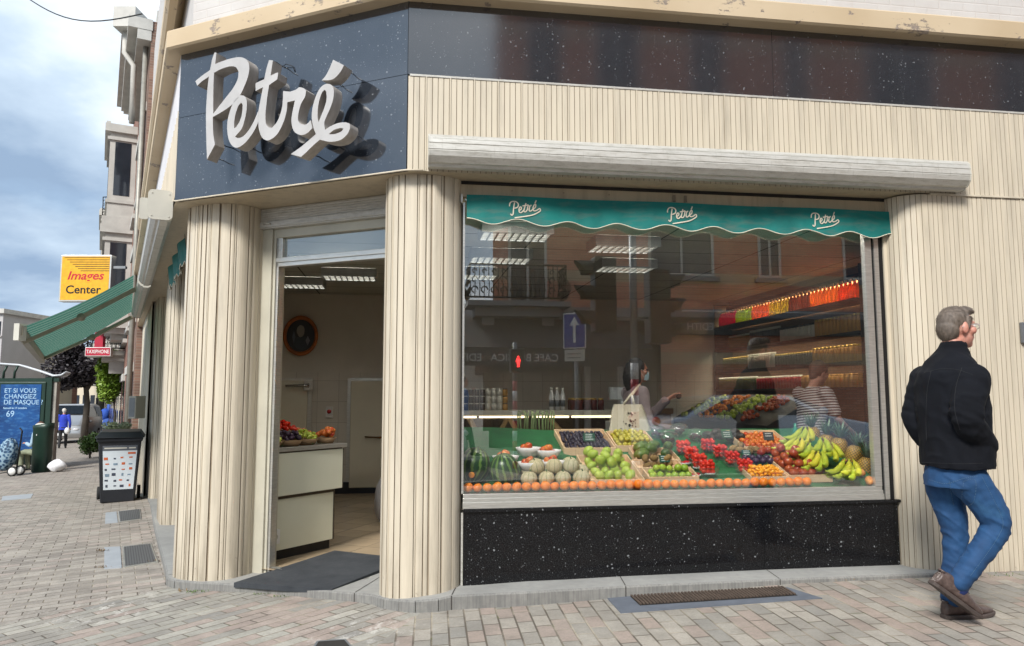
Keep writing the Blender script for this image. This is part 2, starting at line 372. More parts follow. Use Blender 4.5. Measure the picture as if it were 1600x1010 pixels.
def ground_mat():
    t=NT('concrete_block_paving'); P=t.pos()
    az=lambda a:(math.sin(R(a)),math.cos(R(a)),0)
    ID1,M1=t.bricks(az(62),az(-28),.21,.105,.5,.0065)
    ID2,M2=t.bricks(az(40.7),az(-49.3),.27,.098,.5,.0065)
    ID3,M3=t.bricks(az(-6),az(84),.21,.105,.5,.0075)
    c1=t.ramp(ID1,[(0,srgb(128,122,116)),(.35,srgb(150,144,137)),(.6,srgb(163,158,150)),(.85,srgb(168,155,148))],True)
    reds=[(0,srgb(126,127,123)),(.22,srgb(146,148,141)),(.42,srgb(166,166,158)),(.58,srgb(112,116,117)),(.68,srgb(156,140,133)),(.86,srgb(146,128,122))]
    c2=t.ramp(ID2,reds,True)
    c3=t.ramp(ID3,[(0,srgb(124,123,118)),(.25,srgb(140,138,131)),(.45,srgb(152,148,140)),(.6,srgb(115,117,115)),(.7,srgb(144,126,118)),(.86,srgb(136,120,113))],True)
    nb=az(-49.3)  # L zone lies on this side of the line through the step corner
    corner=Vector((-2.8,5.95,0)); dd=t.math('SUBTRACT',t.dot(P,nb),Vector(nb).dot(corner))
    mL=t.math('GREATER_THAN',dd,0.0)
    b=Vector((.95,-.28,0)).normalized(); mR=t.math('GREATER_THAN',t.math('SUBTRACT',t.dot(P,tuple(b)),b.dot(Vector((-.62,5.0,0)))),0.0)
    c=t.mixc(mR,c2,c3); m=t.math('ADD',t.math('MULTIPLY',M3,mR),t.math('MULTIPLY',M2,t.math('SUBTRACT',1.0,mR)))
    c=t.mixc(mL,c,c1); m=t.math('ADD',t.math('MULTIPLY',M1,mL),t.math('MULTIPLY',m,t.math('SUBTRACT',1.0,mL)))
    n=t.noise(P,.9,5,.6); n2=t.noise(P,60,4,.7); n3=t.noise(P,5,5,.65)
    c=t.mixc(.30,c,srgb(150,145,138)); stn=t.noise(P,2.1,6,.7); c=t.mixc(t.ramp(stn,[(.56,0),(.68,.4)]),c,srgb(104,98,90))
    c=t.mixc(t.ramp(n,[(.3,.30),(.65,0)]),c,srgb(176,168,156)); c=t.mixc(t.ramp(n3,[(.35,.35),(.6,0)]),c,srgb(96,91,85))
    c=t.mixc(t.ramp(n2,[(.35,.25),(.6,0)]),c,srgb(88,85,80))
    spk=t.ramp(t.vor(P,13),[(.035,1),(.055,0)]); c=t.mixc(t.math('MULTIPLY',spk,.5),c,srgb(60,58,54))
    jn=t.ramp(t.noise(P,2.5,4,.6),[(.45,srgb(84,77,68)),(.62,srgb(150,142,128))])
    moss=t.ramp(t.noise(P,7,3,.6),[(.60,0),(.7,.7)]); jn=t.mixc(moss,jn,srgb(88,94,52))
    c=t.mixc(m,jn,c); c=t.mixc(1.0,c,(1.14,1.12,1.10,1),'MULTIPLY')
    # spilt pale mortar near the step corner
    q=t.new('ShaderNodeVectorMath'); q.operation='DISTANCE'; t.L.new(P,q.inputs[0]); q.inputs[1].default_value=(-2.95,5.5,ground_z(-2.95))
    sp=t.math('MULTIPLY',t.ramp(q.outputs['Value'],[(.1,1),(.62,0)]),t.ramp(t.noise(t.map(P,(6,3,1),(0,0,.5)),2.1,6,.75),[(.52,0),(.62,.8)]),True)
    q2=t.new('ShaderNodeVectorMath'); q2.operation='DISTANCE'; t.L.new(P,q2.inputs[0]); q2.inputs[1].default_value=(-.95,4.75,ground_z(-.95))
    sp2=t.math('MULTIPLY',t.ramp(q2.outputs['Value'],[(.1,1),(.55,0)]),t.ramp(t.noise(t.map(P,(5,3,1),(0,0,.8)),2.3,6,.75),[(.53,0),(.64,.6)]),True)
    c=t.mixc(t.math('MAXIMUM',sp,sp2),c,srgb(206,202,196))
    h=t.math('ADD',m,t.math('MULTIPLY',n2,.25)); t.bump(h,.55,.008)
    return t.fin(c,.86,0)
# ---------------- ground, road ----------------
GROUND=ground_mat()
g=MB(); xs=[-400,-150,-60,-30,-15,-8,-4,-2,0,2,6,20,80,300]; ys=[-300,-100,-30,-12,-6,-3,0,2,3,4,5,6,7,9,12,16,24,40,80,200,700]
g.v=[Vector((x,y,ground_z(x))) for y in ys for x in xs]; nx=len(xs)
for j in range(len(ys)-1):
    for i in range(nx-1): g.f.append([j*nx+i,j*nx+i+1,(j+1)*nx+i+1,(j+1)*nx+i]); g.m.append(0); g.sm.append(False)
tag(g.build('pavement',GROUND,merge=False),kind='structure')
ASPH=stone('asphalt',(.045,.045,.046),(.075,.074,.072),30)
def sheet(poly,dz,mat,name,kind='structure',sub=1):
    m=MB(); vs=[Vector((x,y,ground_z(x)+dz)) for x,y in poly]; m.add(vs,[tuple(range(len(vs)))]); o=m.build(name,mat,fix=False); tag(o,kind=kind); return o
def strip(fr,s0,s1,t0,t1,dz,mat,name,n=30,thick=0):
    m=MB()
    def P(a,t,z=0): q=fr(a,t,0); return Vector((q.x,q.y,ground_z(q.x)+dz+z))
    for i in range(n):
        a=s0+(s1-s0)*i/n; b=s0+(s1-s0)*(i+1)/n
        if thick: m.hexa([P(a,t0,-thick),P(b,t0,-thick),P(b,t1,-thick),P(a,t1,-thick),P(a,t0),P(b,t0),P(b,t1),P(a,t1)])
        else: m.add([P(a,t0),P(b,t0),P(b,t1),P(a,t1)],[(0,1,2,3)])
    o=m.build(name,mat,fix=bool(thick)); tag(o,kind='structure'); return o
# street at the left: pavement is 4.3 m wide, then kerb and carriageway
strip(F0,6,160,4.75,11.5,.008,ASPH,'road',60)
KERB=stone('kerb_stone',srgb(120,118,112)[:3],srgb(150,147,140)[:3],12)
strip(F0,-3,160,4.55,4.75,.05,KERB,'kerb',60,.2)
# street behind the photographer
strip(F1,-14,40,-10.6,-6.1,.006,ASPH,'road',40)
strip(F1,-14,40,-6.1,-5.95,.05,KERB,'kerb',40,.2)
# bluestone step around the shop front: outer edge points with their own levels
def atz(px,py,z):
    u=(px-800)/1155.; v=(505-py)/1155.
    r=Vector((u,math.cos(TILT)-v*math.sin(TILT),math.sin(TILT)+v*math.cos(TILT))); p=Vector((0,0,CAMZ))+r*((z-CAMZ)/r.z); return (p.x,p.y,z)
edge=[(-5.75,11.9,-.325),(-5.40,11.26,-.30),(-4.10,8.70,-.235),(-2.88,6.36,-.165),atz(262,899,-.16),atz(264,903,-.16),atz(275,906.5,-.158),atz(308,909,-.153),atz(420,915,-.130),atz(555,926,-.095),atz(584,929,-.085),atz(602,934,-.075),atz(625,937,-.067),atz(650,938,-.058),atz(685,935,-.046),atz(706,930,-.034),(.1,5.115,-.015),(.777,5.215,-.002),(1.886,5.365,.008),(2.976,5.53,.006),(3.3,5.58,.004)]
inner=[(-5.0,12.1,-.32),(-4.6,11.5,-.30),(-3.4,9.0,-.235),(-2.2,6.9,-.165),(-2.1,6.8,-.16),(-2.0,6.7,-.15),(-2.0,6.6,-.15),(-1.95,6.5,-.14),(-1.5,6.3,-.11),(-.95,6.1,-.09),(-.85,6.0,-.08),(-.7,5.9,-.06),(-.6,5.8,-.05),(-.5,5.75,-.03),(-.45,5.7,-.02),(-.357,5.65,-.012),(.1,5.72,-.005),(.777,5.82,0),(1.886,5.98,.008),(2.9,6.13,.008),(3.3,6.19,.006)]
m=MB(); n=len(edge)
for i in range(n-1):
    a,b,c,d=[Vector(p) for p in (edge[i],edge[i+1],inner[i+1],inner[i])]
    rnd=Vector((0,0,.012)); 
    out=(Vector((b.y-a.y,-(b.x-a.x),0))).normalized()
    m.add([a,b,c,d],[(0,1,2,3)])
    a2=a+out*.012-rnd; b2=b+out*.012-rnd
    m.add([a,a2,b2,b],[(0,1,2,3)],1,True)
    m.add([a2,Vector((a2.x,a2.y,a2.z-.25)),Vector((b2.x,b2.y,b2.z-.25)),b2],[(0,1,2,3)],1)
tag(m.build('stone_step',[STEP,STEPE],fix=False),kind='structure')
# thin joints between the step stones
JOINT=plain('joint',(.05,.045,.04),.9)
m=MB()
for i in (4,9,15,17,18):
    a=Vector(edge[i]);c=Vector(inner[i]); dirn=(c-a); 
    w=Vector((-dirn.y,dirn.x,0)).normalized()*.0035; up=Vector((0,0,.002)); o=-Vector((dirn.x,dirn.y,0)).normalized()*.0155
    m.add([a-w+up,a+w+up,c+w+up,c-w+up],[(0,1,2,3)])
    m.add([a-w+o,a+w+o,a+w+o-Vector((0,0,.24)),a-w+o-Vector((0,0,.24))],[(0,1,2,3)])
tag(m.build('step_joints',JOINT,fix=False),kind='structure')
# ---------------- the corner shop ----------------
shop=thing('corner_shop','corner greengrocer shop with cream ribbed metal cladding and dark granite fascia','shop building',(-.738,5.04,-.1))
GX=.172
def clad_profile(L,seed=0,unit=GX,nb=4,phase=0.0,irregular=False):
    rnd=random.Random(seed); u=-phase; pts=[]
    while u<L:
        if irregular:
            wds=[rnd.choice((.034,.05,.062,.075,.09,.10)) for _ in range(nb)]
        else: wds=[(unit-.012)/nb]*nb
        pts+= [(u,0),(u+.0025,.007),(u+.0095,.007),(u+.012,0)]; a=u+.012
        for k,wd in enumerate(wds):
            lift=rnd.choice((0,.002,.004)) if irregular else 0
            if irregular: pts+= [(a+.0010,lift-.002),(a+wd*.12,lift+.0015),(a+wd*.3,lift+.0042),(a+wd*.5,lift+.005),(a+wd*.72,lift+.0042)]
            pts+= [(a+.0012,lift)] if not irregular else []
            pts+= [(a+wd-.004,lift+(.003 if irregular else .0008)),(a+wd-.003,-.0035),(a+wd-.0008,-.0035)]; a+=wd
        u=a
    pts=[p for p in pts if 0<=p[0]<=L]
    return [(0,0)]+pts+[(L,0)]
def cladding(pathfn,L,z0,z1,name='cladding',seed=0,mat=None,parent=None,**k):
    m=MB(); pr=clad_profile(L,seed,**k); row=[]
    zf=z0 if callable(z0) else (lambda u:z0)
    for u,o in pr:
        p,nn=pathfn(u); row.append((Vector((p.x,p.y,0))+Vector((nn.x,nn.y,0))*o,zf(u)))
    gv=[o<-.001 for u,o in pr]
    vs=[Vector((p.x,p.y,z)) for p,z in row]+[Vector((p.x,p.y,z1)) for p,z in row]; n=len(row)
    m.add(vs,[(i,i+1,n+i+1,n+i) for i in range(n-1)])
    m.m=[1 if (gv[i] or gv[i+1]) else 0 for i in range(n-1)]
    return m.build(name,[mat or CLAD,GROOVE],parent or shop,fix=False,merge=False)
def straight(fr,s0,t,sgn=1,out=-1):
    def f(u): p=fr(s0+u*sgn,t,0); return p,fr.e*out
    return f
def offset_poly(pts,o):
    res=[];n=len(pts)
    for i,p in enumerate(pts):
        ns=[]
        if i>0: d=(pts[i]-pts[i-1]).normalized(); ns.append(Vector((d.y,-d.x)))
        if i<n-1: d=(pts[i+1]-pts[i]).normalized(); ns.append(Vector((d.y,-d.x)))
        if len(ns)==2:
            b=(ns[0]+ns[1]).normalized(); k=1/b.dot(ns[0])
        else: b=ns[0];k=1
        res.append(p+b*o*k)
    return res
V2=lambda p:Vector((p.x,p.y))
PATH=[V2(F0(13,0,0)),V2(F0(6,0,0)),V2(F0(0,0,0)),V2(F1(-.415,-.2,0)),V2(F1(4,-.2,0)),V2(F1(10,-.2,0))]
def moulding(path,prof,name,mat,parent=shop,closed=True):
    m=MB(); rows=[offset_poly(path,o) for o,z in prof]; n=len(path); k=len(prof); vs=[]
    for (o,z),r in zip(prof,rows): vs+= [Vector((p.x,p.y,z)) for p in r]
    fs=[(j*n+i,j*n+i+1,((j+1)%k)*n+i+1,((j+1)%k)*n+i) for j in range(k if closed else k-1) for i in range(n-1)]
    m.add(vs,fs); return m.build(name,mat,parent,merge=False)
def sub(path,n=3):
    r=[]
    for a,b in zip(path[:-1],path[1:]):
        for i in range(n): r.append(a.lerp(b,i/n))
    return r+[path[-1]]
# cornice with peeling paint
moulding(PATH,[(0,4.10),(.10,4.105),(.115,4.12),(.115,4.255),(.10,4.27),(-.2,4.285)],'cornice',PEEL)
moulding([V2(F0(12,0,0)),V2(F0(-.0,0,0))],[(0,5.0),(.07,5.0),(.10,5.05),(.10,5.2),(-.1,5.22)],'upper_moulding',PEEL)
# upper floor, white painted brick
WB=NT('white_painted_brick'); _i,_m=WB.bricks((.989,.147,0),(0,0,1),.22,.075,.5,.007)
_n=WB.noise(WB.pos(),3,5,.6); _c=WB.ramp(_n,[(.3,srgb(186,182,179)),(.7,srgb(198,196,194))]); _c=WB.mixc(WB.ramp(WB.noise(WB.pos(),40,3,.6),[(.7,0),(.78,.6)]),_c,srgb(150,140,130))
WB.bump(_m,.35,.005); WB=WB.fin(WB.mixc(WB.ramp(_m,[(0,.25),(1,0)]),_c,srgb(190,180,172)),.7,0)
m=MB(); up=offset_poly(PATH,-.08)
def wallrun(mb,pts,z0,z1,mi=0):
    n=len(pts); mb.add([Vector((p.x,p.y,z0)) for p in pts]+[Vector((p.x,p.y,z1)) for p in pts],[(i,i+1,n+i+1,n+i) for i in range(n-1)],mi)
wallrun(m,up,4.2,9.5); m.build('upper_wall',WB,shop,fix=False)
m=MB(); p2=[up[0]]+up[1:]+[V2(F1(10,9,0)),V2(F0(13,-5,0))]; m.add([Vector((p.x,p.y,9.5)) for p in p2],[tuple(range(len(p2)))]); m.build('roof',BLACKM,shop,fix=False)
# fascia panels
def slab(fr,s0,s1,z0,z1,name,mat,t=0,th=.03,parent=shop):
    m=MB(); m.box((s0,t,z0),(s1,t+th,z1),0,fr); return m.build(name,mat,parent)
x=-.415
for s1 in (2.35,4.85,7.4,10): slab(F1,x+.0015,s1-.0015,3.56,4.10,'fascia_panel',GR_FASC,-.2); x=s1
LEN2=(F1(-.415,-.2,0)-F0(0,0,0)).length
for (z0,z1) in ((2.862,3.558),(3.562,4.10)):
    slab(F2,.002,LEN2-.002,z0,z1,'sign_panel',GR_SIGN,0)
m=MB(); m.box((-.40,-.206,3.548),(10,-.19,3.562),0,F1); m.build('fascia_trim',WALU,shop)
m=MB(); m.tube([F2(0,-.008,2.868),F2(.02,-.012,2.86),F2(LEN2-.02,-.012,2.86),F1(-.40,-.21,2.862),F1(-.3,-.206,2.864)],.007,6); m.build('bottom_trim',CLAD,shop)
# frieze cladding
cladding(straight(F1,-.412,-.2),10.4,2.862,3.548,'frieze_cladding',phase=.05)
cladding(lambda u:(F0(u,0,0),-F0.e*-1),12,2.9,3.62,'frieze_cladding',seed=2)
PLAINW=plain('pale_fascia_paint',srgb(214,212,214)[:3],.5,0,.05,3,world=True)
m=MB(); m.box((0.01,-.03,3.62),(12.5,0.0,4.10),0,F0); m.build('fascia_panel',PLAINW,shop)
# soffits
m=MB()
m.add([F2(-.0,0.005,2.862),F2(LEN2,0.005,2.862),F1(-.3,.6,2.862),F2(.0,1.0,2.862)],[(0,1,2,3)])
m.add([F2(0.0,.004,2.8612),F2(0,1.0,2.8612),F0(.02,-.9,2.8612)],[(0,1,2)])
m.add([F1(-.41,-.195,2.8635),F1(3.75,-.195,2.8635),F1(3.75,.04,2.8635),F1(-.41,.04,2.8635)],[(0,1,2,3)])
m.add([F0(0,-.005,2.862),F0(12.5,-.005,2.862),F0(12.5,-.9,2.862),F0(0,-.9,2.862)],[(0,1,2,3)])
m.build('soffit',SOFF,shop,fix=False)
# columns wrapped in ribbed cladding
def ccol(fr,cx,cy,rx,ry,a0,a1,z0,seed,name='column',z1=2.861):
    n=90; pts=[]
    for i in range(n+1):
        a=a0+(a1-a0)*i/n; ca,sa=math.cos(a),math.sin(a)
        sx=abs(ca)**.8*(1 if ca>=0 else -1); sy=abs(sa)**.8*(1 if sa>=0 else -1)
        pts.append(fr(cx+rx*sx,cy+ry*sy,0))
    acc=[0]
    for a,b in zip(pts[:-1],pts[1:]): acc.append(acc[-1]+(b-a).length)
    ctr=fr(cx,cy,0)
    def f(u):
        import bisect
        i=min(max(bisect.bisect_right(acc,u)-1,0),n-1); k=(u-acc[i])/max(acc[i+1]-acc[i],1e-6); p=pts[i].lerp(pts[i+1],k)
        d=(pts[i+1]-pts[i]).normalized(); nn=Vector((d.y,-d.x,0))
        return p,nn
    return cladding(f,acc[-1],z0,z1,name,seed,nb=3,irregular=True)
ccol(F2,.145,.44,.32,.26,R(165),R(375),-.3,5)           # left pillar of the entrance
ccol(F1,-.275,.155,.28,.275,R(172),R(352),-.3,11)          # right pillar
ccol(F0,3.62,-.42,.42,.26,R(-10),R(200),-.6,21) if False else None
# pillars along the street at the left (flat fronts with rounded sides)
for sc,seed in ((3.75,31),(6.95,32),(10.2,33)):
    pts=[]; hw=.36
    for i in range(13): a=PI*i/24; pts.append(F0(sc-hw-.10+.10*math.sin(a)*1.0,-.50+.0+.30*(1-math.cos(a))*1.0+.02,0))
    q=[F0(sc-hw-.08,-.62,0),F0(sc-hw-.075,-.40,0),F0(sc-hw-.03,-.24,0),F0(sc-hw+.05,-.18,0),F0(sc+hw-.05,-.18,0),F0(sc+hw+.03,-.24,0),F0(sc+hw+.07,-.5,0)]
    q=q[::-1]; acc=[0]
    for a,b in zip(q[:-1],q[1:]): acc.append(acc[-1]+(b-a).length)
    def f(u,q=q,acc=acc):
        for i in range(len(q)-1):
            if u<=acc[i+1]+1e-6: break
        k=(u-acc[i])/(acc[i+1]-acc[i]); d=(q[i+1]-q[i]).normalized(); return q[i].lerp(q[i+1],k),Vector((d.y,-d.x,0))
    cladding(f,acc[-1],-.8,2.861,'column',seed,nb=3,irregular=True)
# end wall of the shop on the street side and back panels
cladding(lambda u:(F0(7.3+u,-.12,0),F0.e),5,-.8,2.86,'cladding',40,nb=3,irregular=True)
# right wall: cladding that curves out of the window recess to the outer face
def curvepath():
    q=[F1(3.372,.04,0)]
    for i in range(15):
        a=PI/2*i/14; q.append(F1(3.372+.20*(1-math.cos(a))+.0,-.0-.2*math.sin(a)+.0,0))
    q=[F1(3.372,.04,0)]+[F1(3.372+.23*(1-math.cos(PI/2*i/14)),-.2*math.sin(PI/2*i/14),0) for i in range(15)]+[F1(10,-.2,0)]
    acc=[0]
    for a,b in zip(q[:-1],q[1:]): acc.append(acc[-1]+(b-a).length)
    def f(u):
        i=0
        while i<len(q)-2 and u>acc[i+1]: i+=1
        k=(u-acc[i])/max(acc[i+1]-acc[i],1e-6); d=(q[i+1]-q[i]).normalized(); return q[i].lerp(q[i+1],k),Vector((d.y,-d.x,0))
    return f,acc[-1]
f,L=curvepath(); cladding(f,L,-.06,2.853,'cladding',3,phase=.02)
m=MB(); m.box((3.62,-.214,2.848),(10,-.198,2.862),0,F1); m.build('cladding_trim',CLAD,shop)
# granite stall riser and its cap
BS=[0.012,1.13,2.255,3.36]
for a,b in zip(BS[:-1],BS[1:]): slab(F1,a+.0012,b-.0012,-.05,.478,'plinth_panel',GR_BASE,-.0,.05)
m=MB(); m.box((.0,.012,-.05),(3.36,.04,.47),0,F1); m.build('plinth_joint',WALU,shop)
m=MB(); m.box((.012,-.022,.478),(3.385,.10,.498),0,F1); m.build('plinth_cap',GR_BASE,shop,bevel=.002)
# display window: aluminium frame, glass
win=thing('display_window','large aluminium framed display window over a black granite plinth','window',tuple(F1(1.6,0,.498)))
fz0=.499
m=MB(); m.box((.01,-.012,fz0),(3.245,.055,.545),0,F1); m.box((.012,-.004,.545),(3.243,.05,.572),0,F1); m.box((.014,.004,.572),(3.24,.045,.60),0,F1); m.build('sill',ALU,win,bevel=.003)
m=MB(); m.box((.0,-.0,fz0+.105),(.014,.05,2.70),0,F1); m.box((3.182,.0,.60),(3.238,.05,2.70),0,F1); m.box((3.238,.012,.52),(3.262,.05,2.70),1,F1); m.box((3.262,-.0,.5),(3.30,.05,2.70),0,F1); m.box((3.30,.015,.5),(3.345,.05,2.70),1,F1); m.box((3.345,-.0,.5),(3.374,.05,2.80),2,F1); m.build('side_frame',[ALU,BLACKM,CLAD],win)
m=MB(); m.box((-.02,-.005,2.74),(3.372,.05,2.835),0,F1); m.box((-.02,-.045,2.752),(-.005,-.005,2.69),1,F1)
m.build('head_frame',[SOFF,WALU],win,bevel=.002)
m=MB(); m.box((.014,.02,.602),(3.182,.026,2.742),0,F1); m.build('pane',GLASS,win)
m=MB(); m.box((-.02,.0,2.835),(3.375,.03,2.862),0,F1); m.build('shadow_gap',DARKGAP,win)
# header brackets
m=MB()
for s in (1.60,1.69,1.10,.75,.36,2.5):
    if s in (1.60,1.69): m.box((s,-.018,2.765),(s+.02,-.006,2.815),0,F1)
    else: m.ball(F1(s,-.009,2.80),.005,6,4)
m.build('bracket',BLACKM if False else plain('grubby_metal',(.25,.21,.16),.6,.3),win)
# ---------------- entrance ----------------
FD=Frame((-2.157,6.186),(.922,-.387))
door=thing('shop_entrance','open shop doorway with cream metal frame and roller shutter box between two ribbed pillars','doorway',tuple(FD(.7,.02,-.1)))
JAMB=plain('cream_door_frame',srgb(188,184,168)[:3],.35,.1,.10,3,world=True)
m=MB(); m.box((.035,.0,-.14),(.15,.16,2.69),0,FD); m.box((.15,.02,-.14),(.175,.14,2.69),0,FD); m.box((.176,.03,-.14),(.198,.10,2.69),1,FD)
m.build('jamb',[JAMB,ALU],door,bevel=.004)
m=MB(); m.box((1.36,.0,-.14),(1.44,.14,2.69),0,FD); m.build('jamb',JAMB,door)
m=MB(); m.box((.176,.03,2.37),(1.36,.10,2.405),0,FD); m.box((.176,.02,2.405),(1.36,.11,2.445),0,FD); m.box((.176,.02,2.615),(1.36,.11,2.69),1,FD); m.box((.176,.03,2.445),(.235,.10,2.615),0,FD)
m.build('transom_frame',[ALU,JAMB],door,bevel=.003)
m=MB(); m.box((.235,.06,2.445),(1.36,.066,2.615),0,FD); m.build('transom_glass',glassmat('transom_glass',(.75,.8,.78),2.4,.05,0,0),door)
m=MB(); m.box((.0,-.03,2.69),(1.44,.2,2.86),0,FD); m.box((.0,-.045,2.70),(1.44,-.03,2.745),0,FD)
for i in range(5): m.box((.0,-.036,2.757+i*.02),(1.44,-.03,2.768+i*.02),0,FD)
m.build('shutter_box',WALU,door,bevel=.003)
m=MB(); m.tube([FD(.10,-.05,2.725),FD(.14,-.062,2.73),FD(.17,-.05,2.72)],.008,6); m.build('shutter_lock',WALU,door)
m=MB(); m.box((-.1,.0,-.2),(.035,.16,2.86),0,FD); m.box((1.44,.0,-.2),(1.6,.16,2.86),0,FD); m.build('side_cover',DARKGAP,door)
m=MB(); m.add([FD(.2,.04,-.096),FD(1.36,.04,-.096),FD(1.36,.10,-.096),FD(.2,.10,-.096)],[(0,1,2,3)]); m.build('threshold',ALU,door,fix=False)
# ---------------- awning cassettes ----------------
def cassette(fr,s0,s1,t0,z0,sgn,label):
    o=thing('awning_cassette',label,'awning',tuple(fr((s0+s1)/2,t0,z0)))
    prof=[(0,.02),(.0,.24),(-.012,.25),(-.03,.25),(-.035,.235),(-.05,.225),(-.13,.215),(-.155,.19),(-.162,.15),(-.158,.145),(-.162,.14),(-.165,.105),(-.161,.10),(-.163,.095),(-.155,.06),(-.12,.022),(-.10,.018),(-.09,.0),(-.03,.0)]
    a,b=s0,s1; m=MB(); n=len(prof)
    vs=[fr(a,t0+p*sgn,z0+z) for p,z in prof]+[fr(b,t0+p*sgn,z0+z) for p,z in prof]
    m.add(vs,[tuple(range(n)),tuple(range(2*n-1,n-1,-1))]+[(i,i+n,(i+1)%n+n,(i+1)%n) for i in range(n)]); m.build('housing',WALU,o)
    m=MB(); m.box((a+.02,t0-.157*sgn,z0+.178),(b-.02,t0-.03*sgn,z0+.181),0,fr) ; m.build('drain_channel',plain('moss_stained_metal',(.22,.21,.16),.8,0,.4,30,world=True),o)
    for e,w in ((a-.008,.008),(b,.008)):
        m=MB(); n=len(prof); vs=[fr(e,t0+p*1.02*sgn,z0-.004+z*1.02) for p,z in prof]+[fr(e+w,t0+p*1.02*sgn,z0-.004+z*1.02) for p,z in prof]
        m.add(vs,[tuple(range(n)),tuple(range(2*n-1,n-1,-1))]+[(i,i+n,(i+1)%n+n,(i+1)%n) for i in range(n)]); m.build('end_cap',GREY_PL,o)
    return o
cassette(F1,-.26,3.84,-.203,2.868,1,'long closed aluminium awning cassette above the display window')
c1=cassette(F0,.22,4.35,.003,2.74,-1,'closed aluminium awning cassette with pale end plates left of the sign')
c2=cassette(F0,4.55,9.1,.003,2.74,-1,'aluminium awning cassette holding the extended green striped canopy')
m=MB(); 
def rrect(w,h,r,n=5):
    pts=[]
    for cx,cy,a in ((w-r,h-r,0),(r,h-r,90),(r,r,180),(w-r,r,270)):
        for i in range(n+1): t=R(a+90*i/n); pts.append((cx+r*math.cos(t),cy+r*math.sin(t)))
    return pts
m.prism(rrect(.19,.25,.04),lambda u,v,w:F0(.2+w,.0+u,2.745+v),0,.012); m.prism(rrect(.07,.18,.02),lambda u,v,w:F0(.22+w,.18+u,2.74+v),0,.012)
for u,v in ((.03,.03),(.16,.03),(.03,.22),(.16,.22)): m.ball(F0(.197,u,2.745+v),.005,6,4)
m.build('end_plate',GREY_PL,c1)
# ---------------- green valance over the window ----------------
def valmat():
    t=NT('green_awning_cloth'); P=t.pos(); n=t.noise(P,2.5,5,.6); n2=t.noise(t.map(P,(1,1,4)),5,4,.6)
    c=t.ramp(n,[(.3,(0,.10,.095)),(.7,(0,.185,.165))]); c=t.mixc(t.ramp(n2,[(.5,0),(.75,.45)]),c,(.13,.15,.12,1))
    t.bump(t.noise(P,220,2,.5),.1,.002); return t.fin(c,.75,0)
VAL=valmat(); CREAMCL=plain('cream_print',srgb(214,208,190)[:3],.7)
val=thing('window_valance','green scalloped cloth valance with three cream signatures above the fruit window','valance',tuple(F1(1.7,-.06,2.53)))
S0,S1=.02,3.43
def valedge(s): return 2.545+.022*math.cos((s-.02)/.155*2*PI/2.42)+.0*s
def valt(s,z): return -.055+.003*math.sin(s*31+2*math.sin(s*7))*(2.75-z)/.2-.012*math.sin(s*5.1)-.02*(2.75-z)/.2*(1+.4*math.sin(s*3+1))
m=MB(); nU=170
m.grid(lambda u,v:(lambda s:(lambda z:F1(s,valt(s,z),z))(valedge(s)+(2.745-valedge(s))*v))(S0+(S1-S0)*u),nU,5); m.build('cloth',VAL,val,fix=False)
m=MB(); m.tube([F1(S0+(S1-S0)*i/nU,valt(S0+(S1-S0)*i/nU,valedge(S0+(S1-S0)*i/nU))-.002,valedge(S0+(S1-S0)*i/nU)) for i in range(nU+1)],.0035,5); m.build('piping',CREAMCL,val)
def spl(pts,n=6):
    r=[];P=[Vector(p) for p in pts]
    for i in range(len(P)-1):
        p0=P[max(i-1,0)];p1=P[i];p2=P[i+1];p3=P[min(i+2,len(P)-1)]
        for k in range(n):
            t=k/n; r.append(.5*((2*p1)+(-p0+p2)*t+(2*p0-5*p1+4*p2-p3)*t*t+(-p0+3*p1-3*p2+p3)*t**3))
    return r+[P[-1]]
# small signature, strokes traced in units of its own height
SIG=[[(0,.62),(.03,.80),(.15,.92),(.38,.92),(.52,.78),(.48,.58),(.32,.50),(.25,.52)],[(.30,.86),(.24,.5),(.2,.12),(.12,.04),(.06,.12)],
 [(.55,.34),(.68,.44),(.70,.56),(.62,.58),(.56,.44),(.58,.26),(.70,.24),(.86,.42)],[(.98,.84),(.86,.42),(.86,.30),(.96,.30),(1.06,.44)],[(.78,.66),(1.12,.74)],
 [(1.06,.44),(1.10,.66),(1.24,.68),(1.30,.74)],[(1.22,.70),(1.16,.42),(1.24,.34),(1.40,.48)],[(1.40,.48),(1.54,.60),(1.56,.78),(1.48,.76),(1.40,.56),(1.44,.38),(1.60,.40),(1.78,.52),(1.84,.44),(1.76,.32),(1.3,.08),(.3,-.12)],[(1.52,.86),(1.60,1.04)]]
def sigmesh(fn,w):
    m=MB()
    for st in SIG:
        p=spl([(a,b,0) for a,b in st],5)
        for k in range(len(p)-1):
            a,b=p[k],p[k+1]; d=(b-a).normalized(); q=Vector((-d.y,d.x,0))*w; a=a-d*w*.3; b=b+d*w*.3
            m.add([fn(*(a-q)),fn(*(b-q)),fn(*(b+q)),fn(*(a+q))],[(0,1,2,3)])
    return m
for s in (.33,1.53,2.69):
    sc=.125
    sigmesh(lambda u,v,w,s=s:(lambda ss,z:F1(ss,valt(ss,z)-.006,z))(s+u*sc,2.59+v*sc*.95+u*.002),.035).build('signature',CREAMCL,val,fix=False)
# the other valance, seen edge on at the left
val2=thing('window_valance','green scalloped valance under the closed cassette on the street side','valance',tuple(F0(1.8,-.05,2.5)))
m=MB(); m.grid(lambda u,v:F0(.75+2.4*u,-.16-.02*math.sin(u*20)+.03*v,2.54+.02*math.cos(u*90)+(.22-.02*math.cos(u*90))*v),120,4); m.build('cloth',VAL,val2,fix=False)
m=MB(); m.tube([F0(.75+2.4*i/120,-.16-.02*math.sin(i/120*20),2.54+.02*math.cos(i/120*90)) for i in range(121)],.004,5); m.build('piping',CREAMCL,val2)
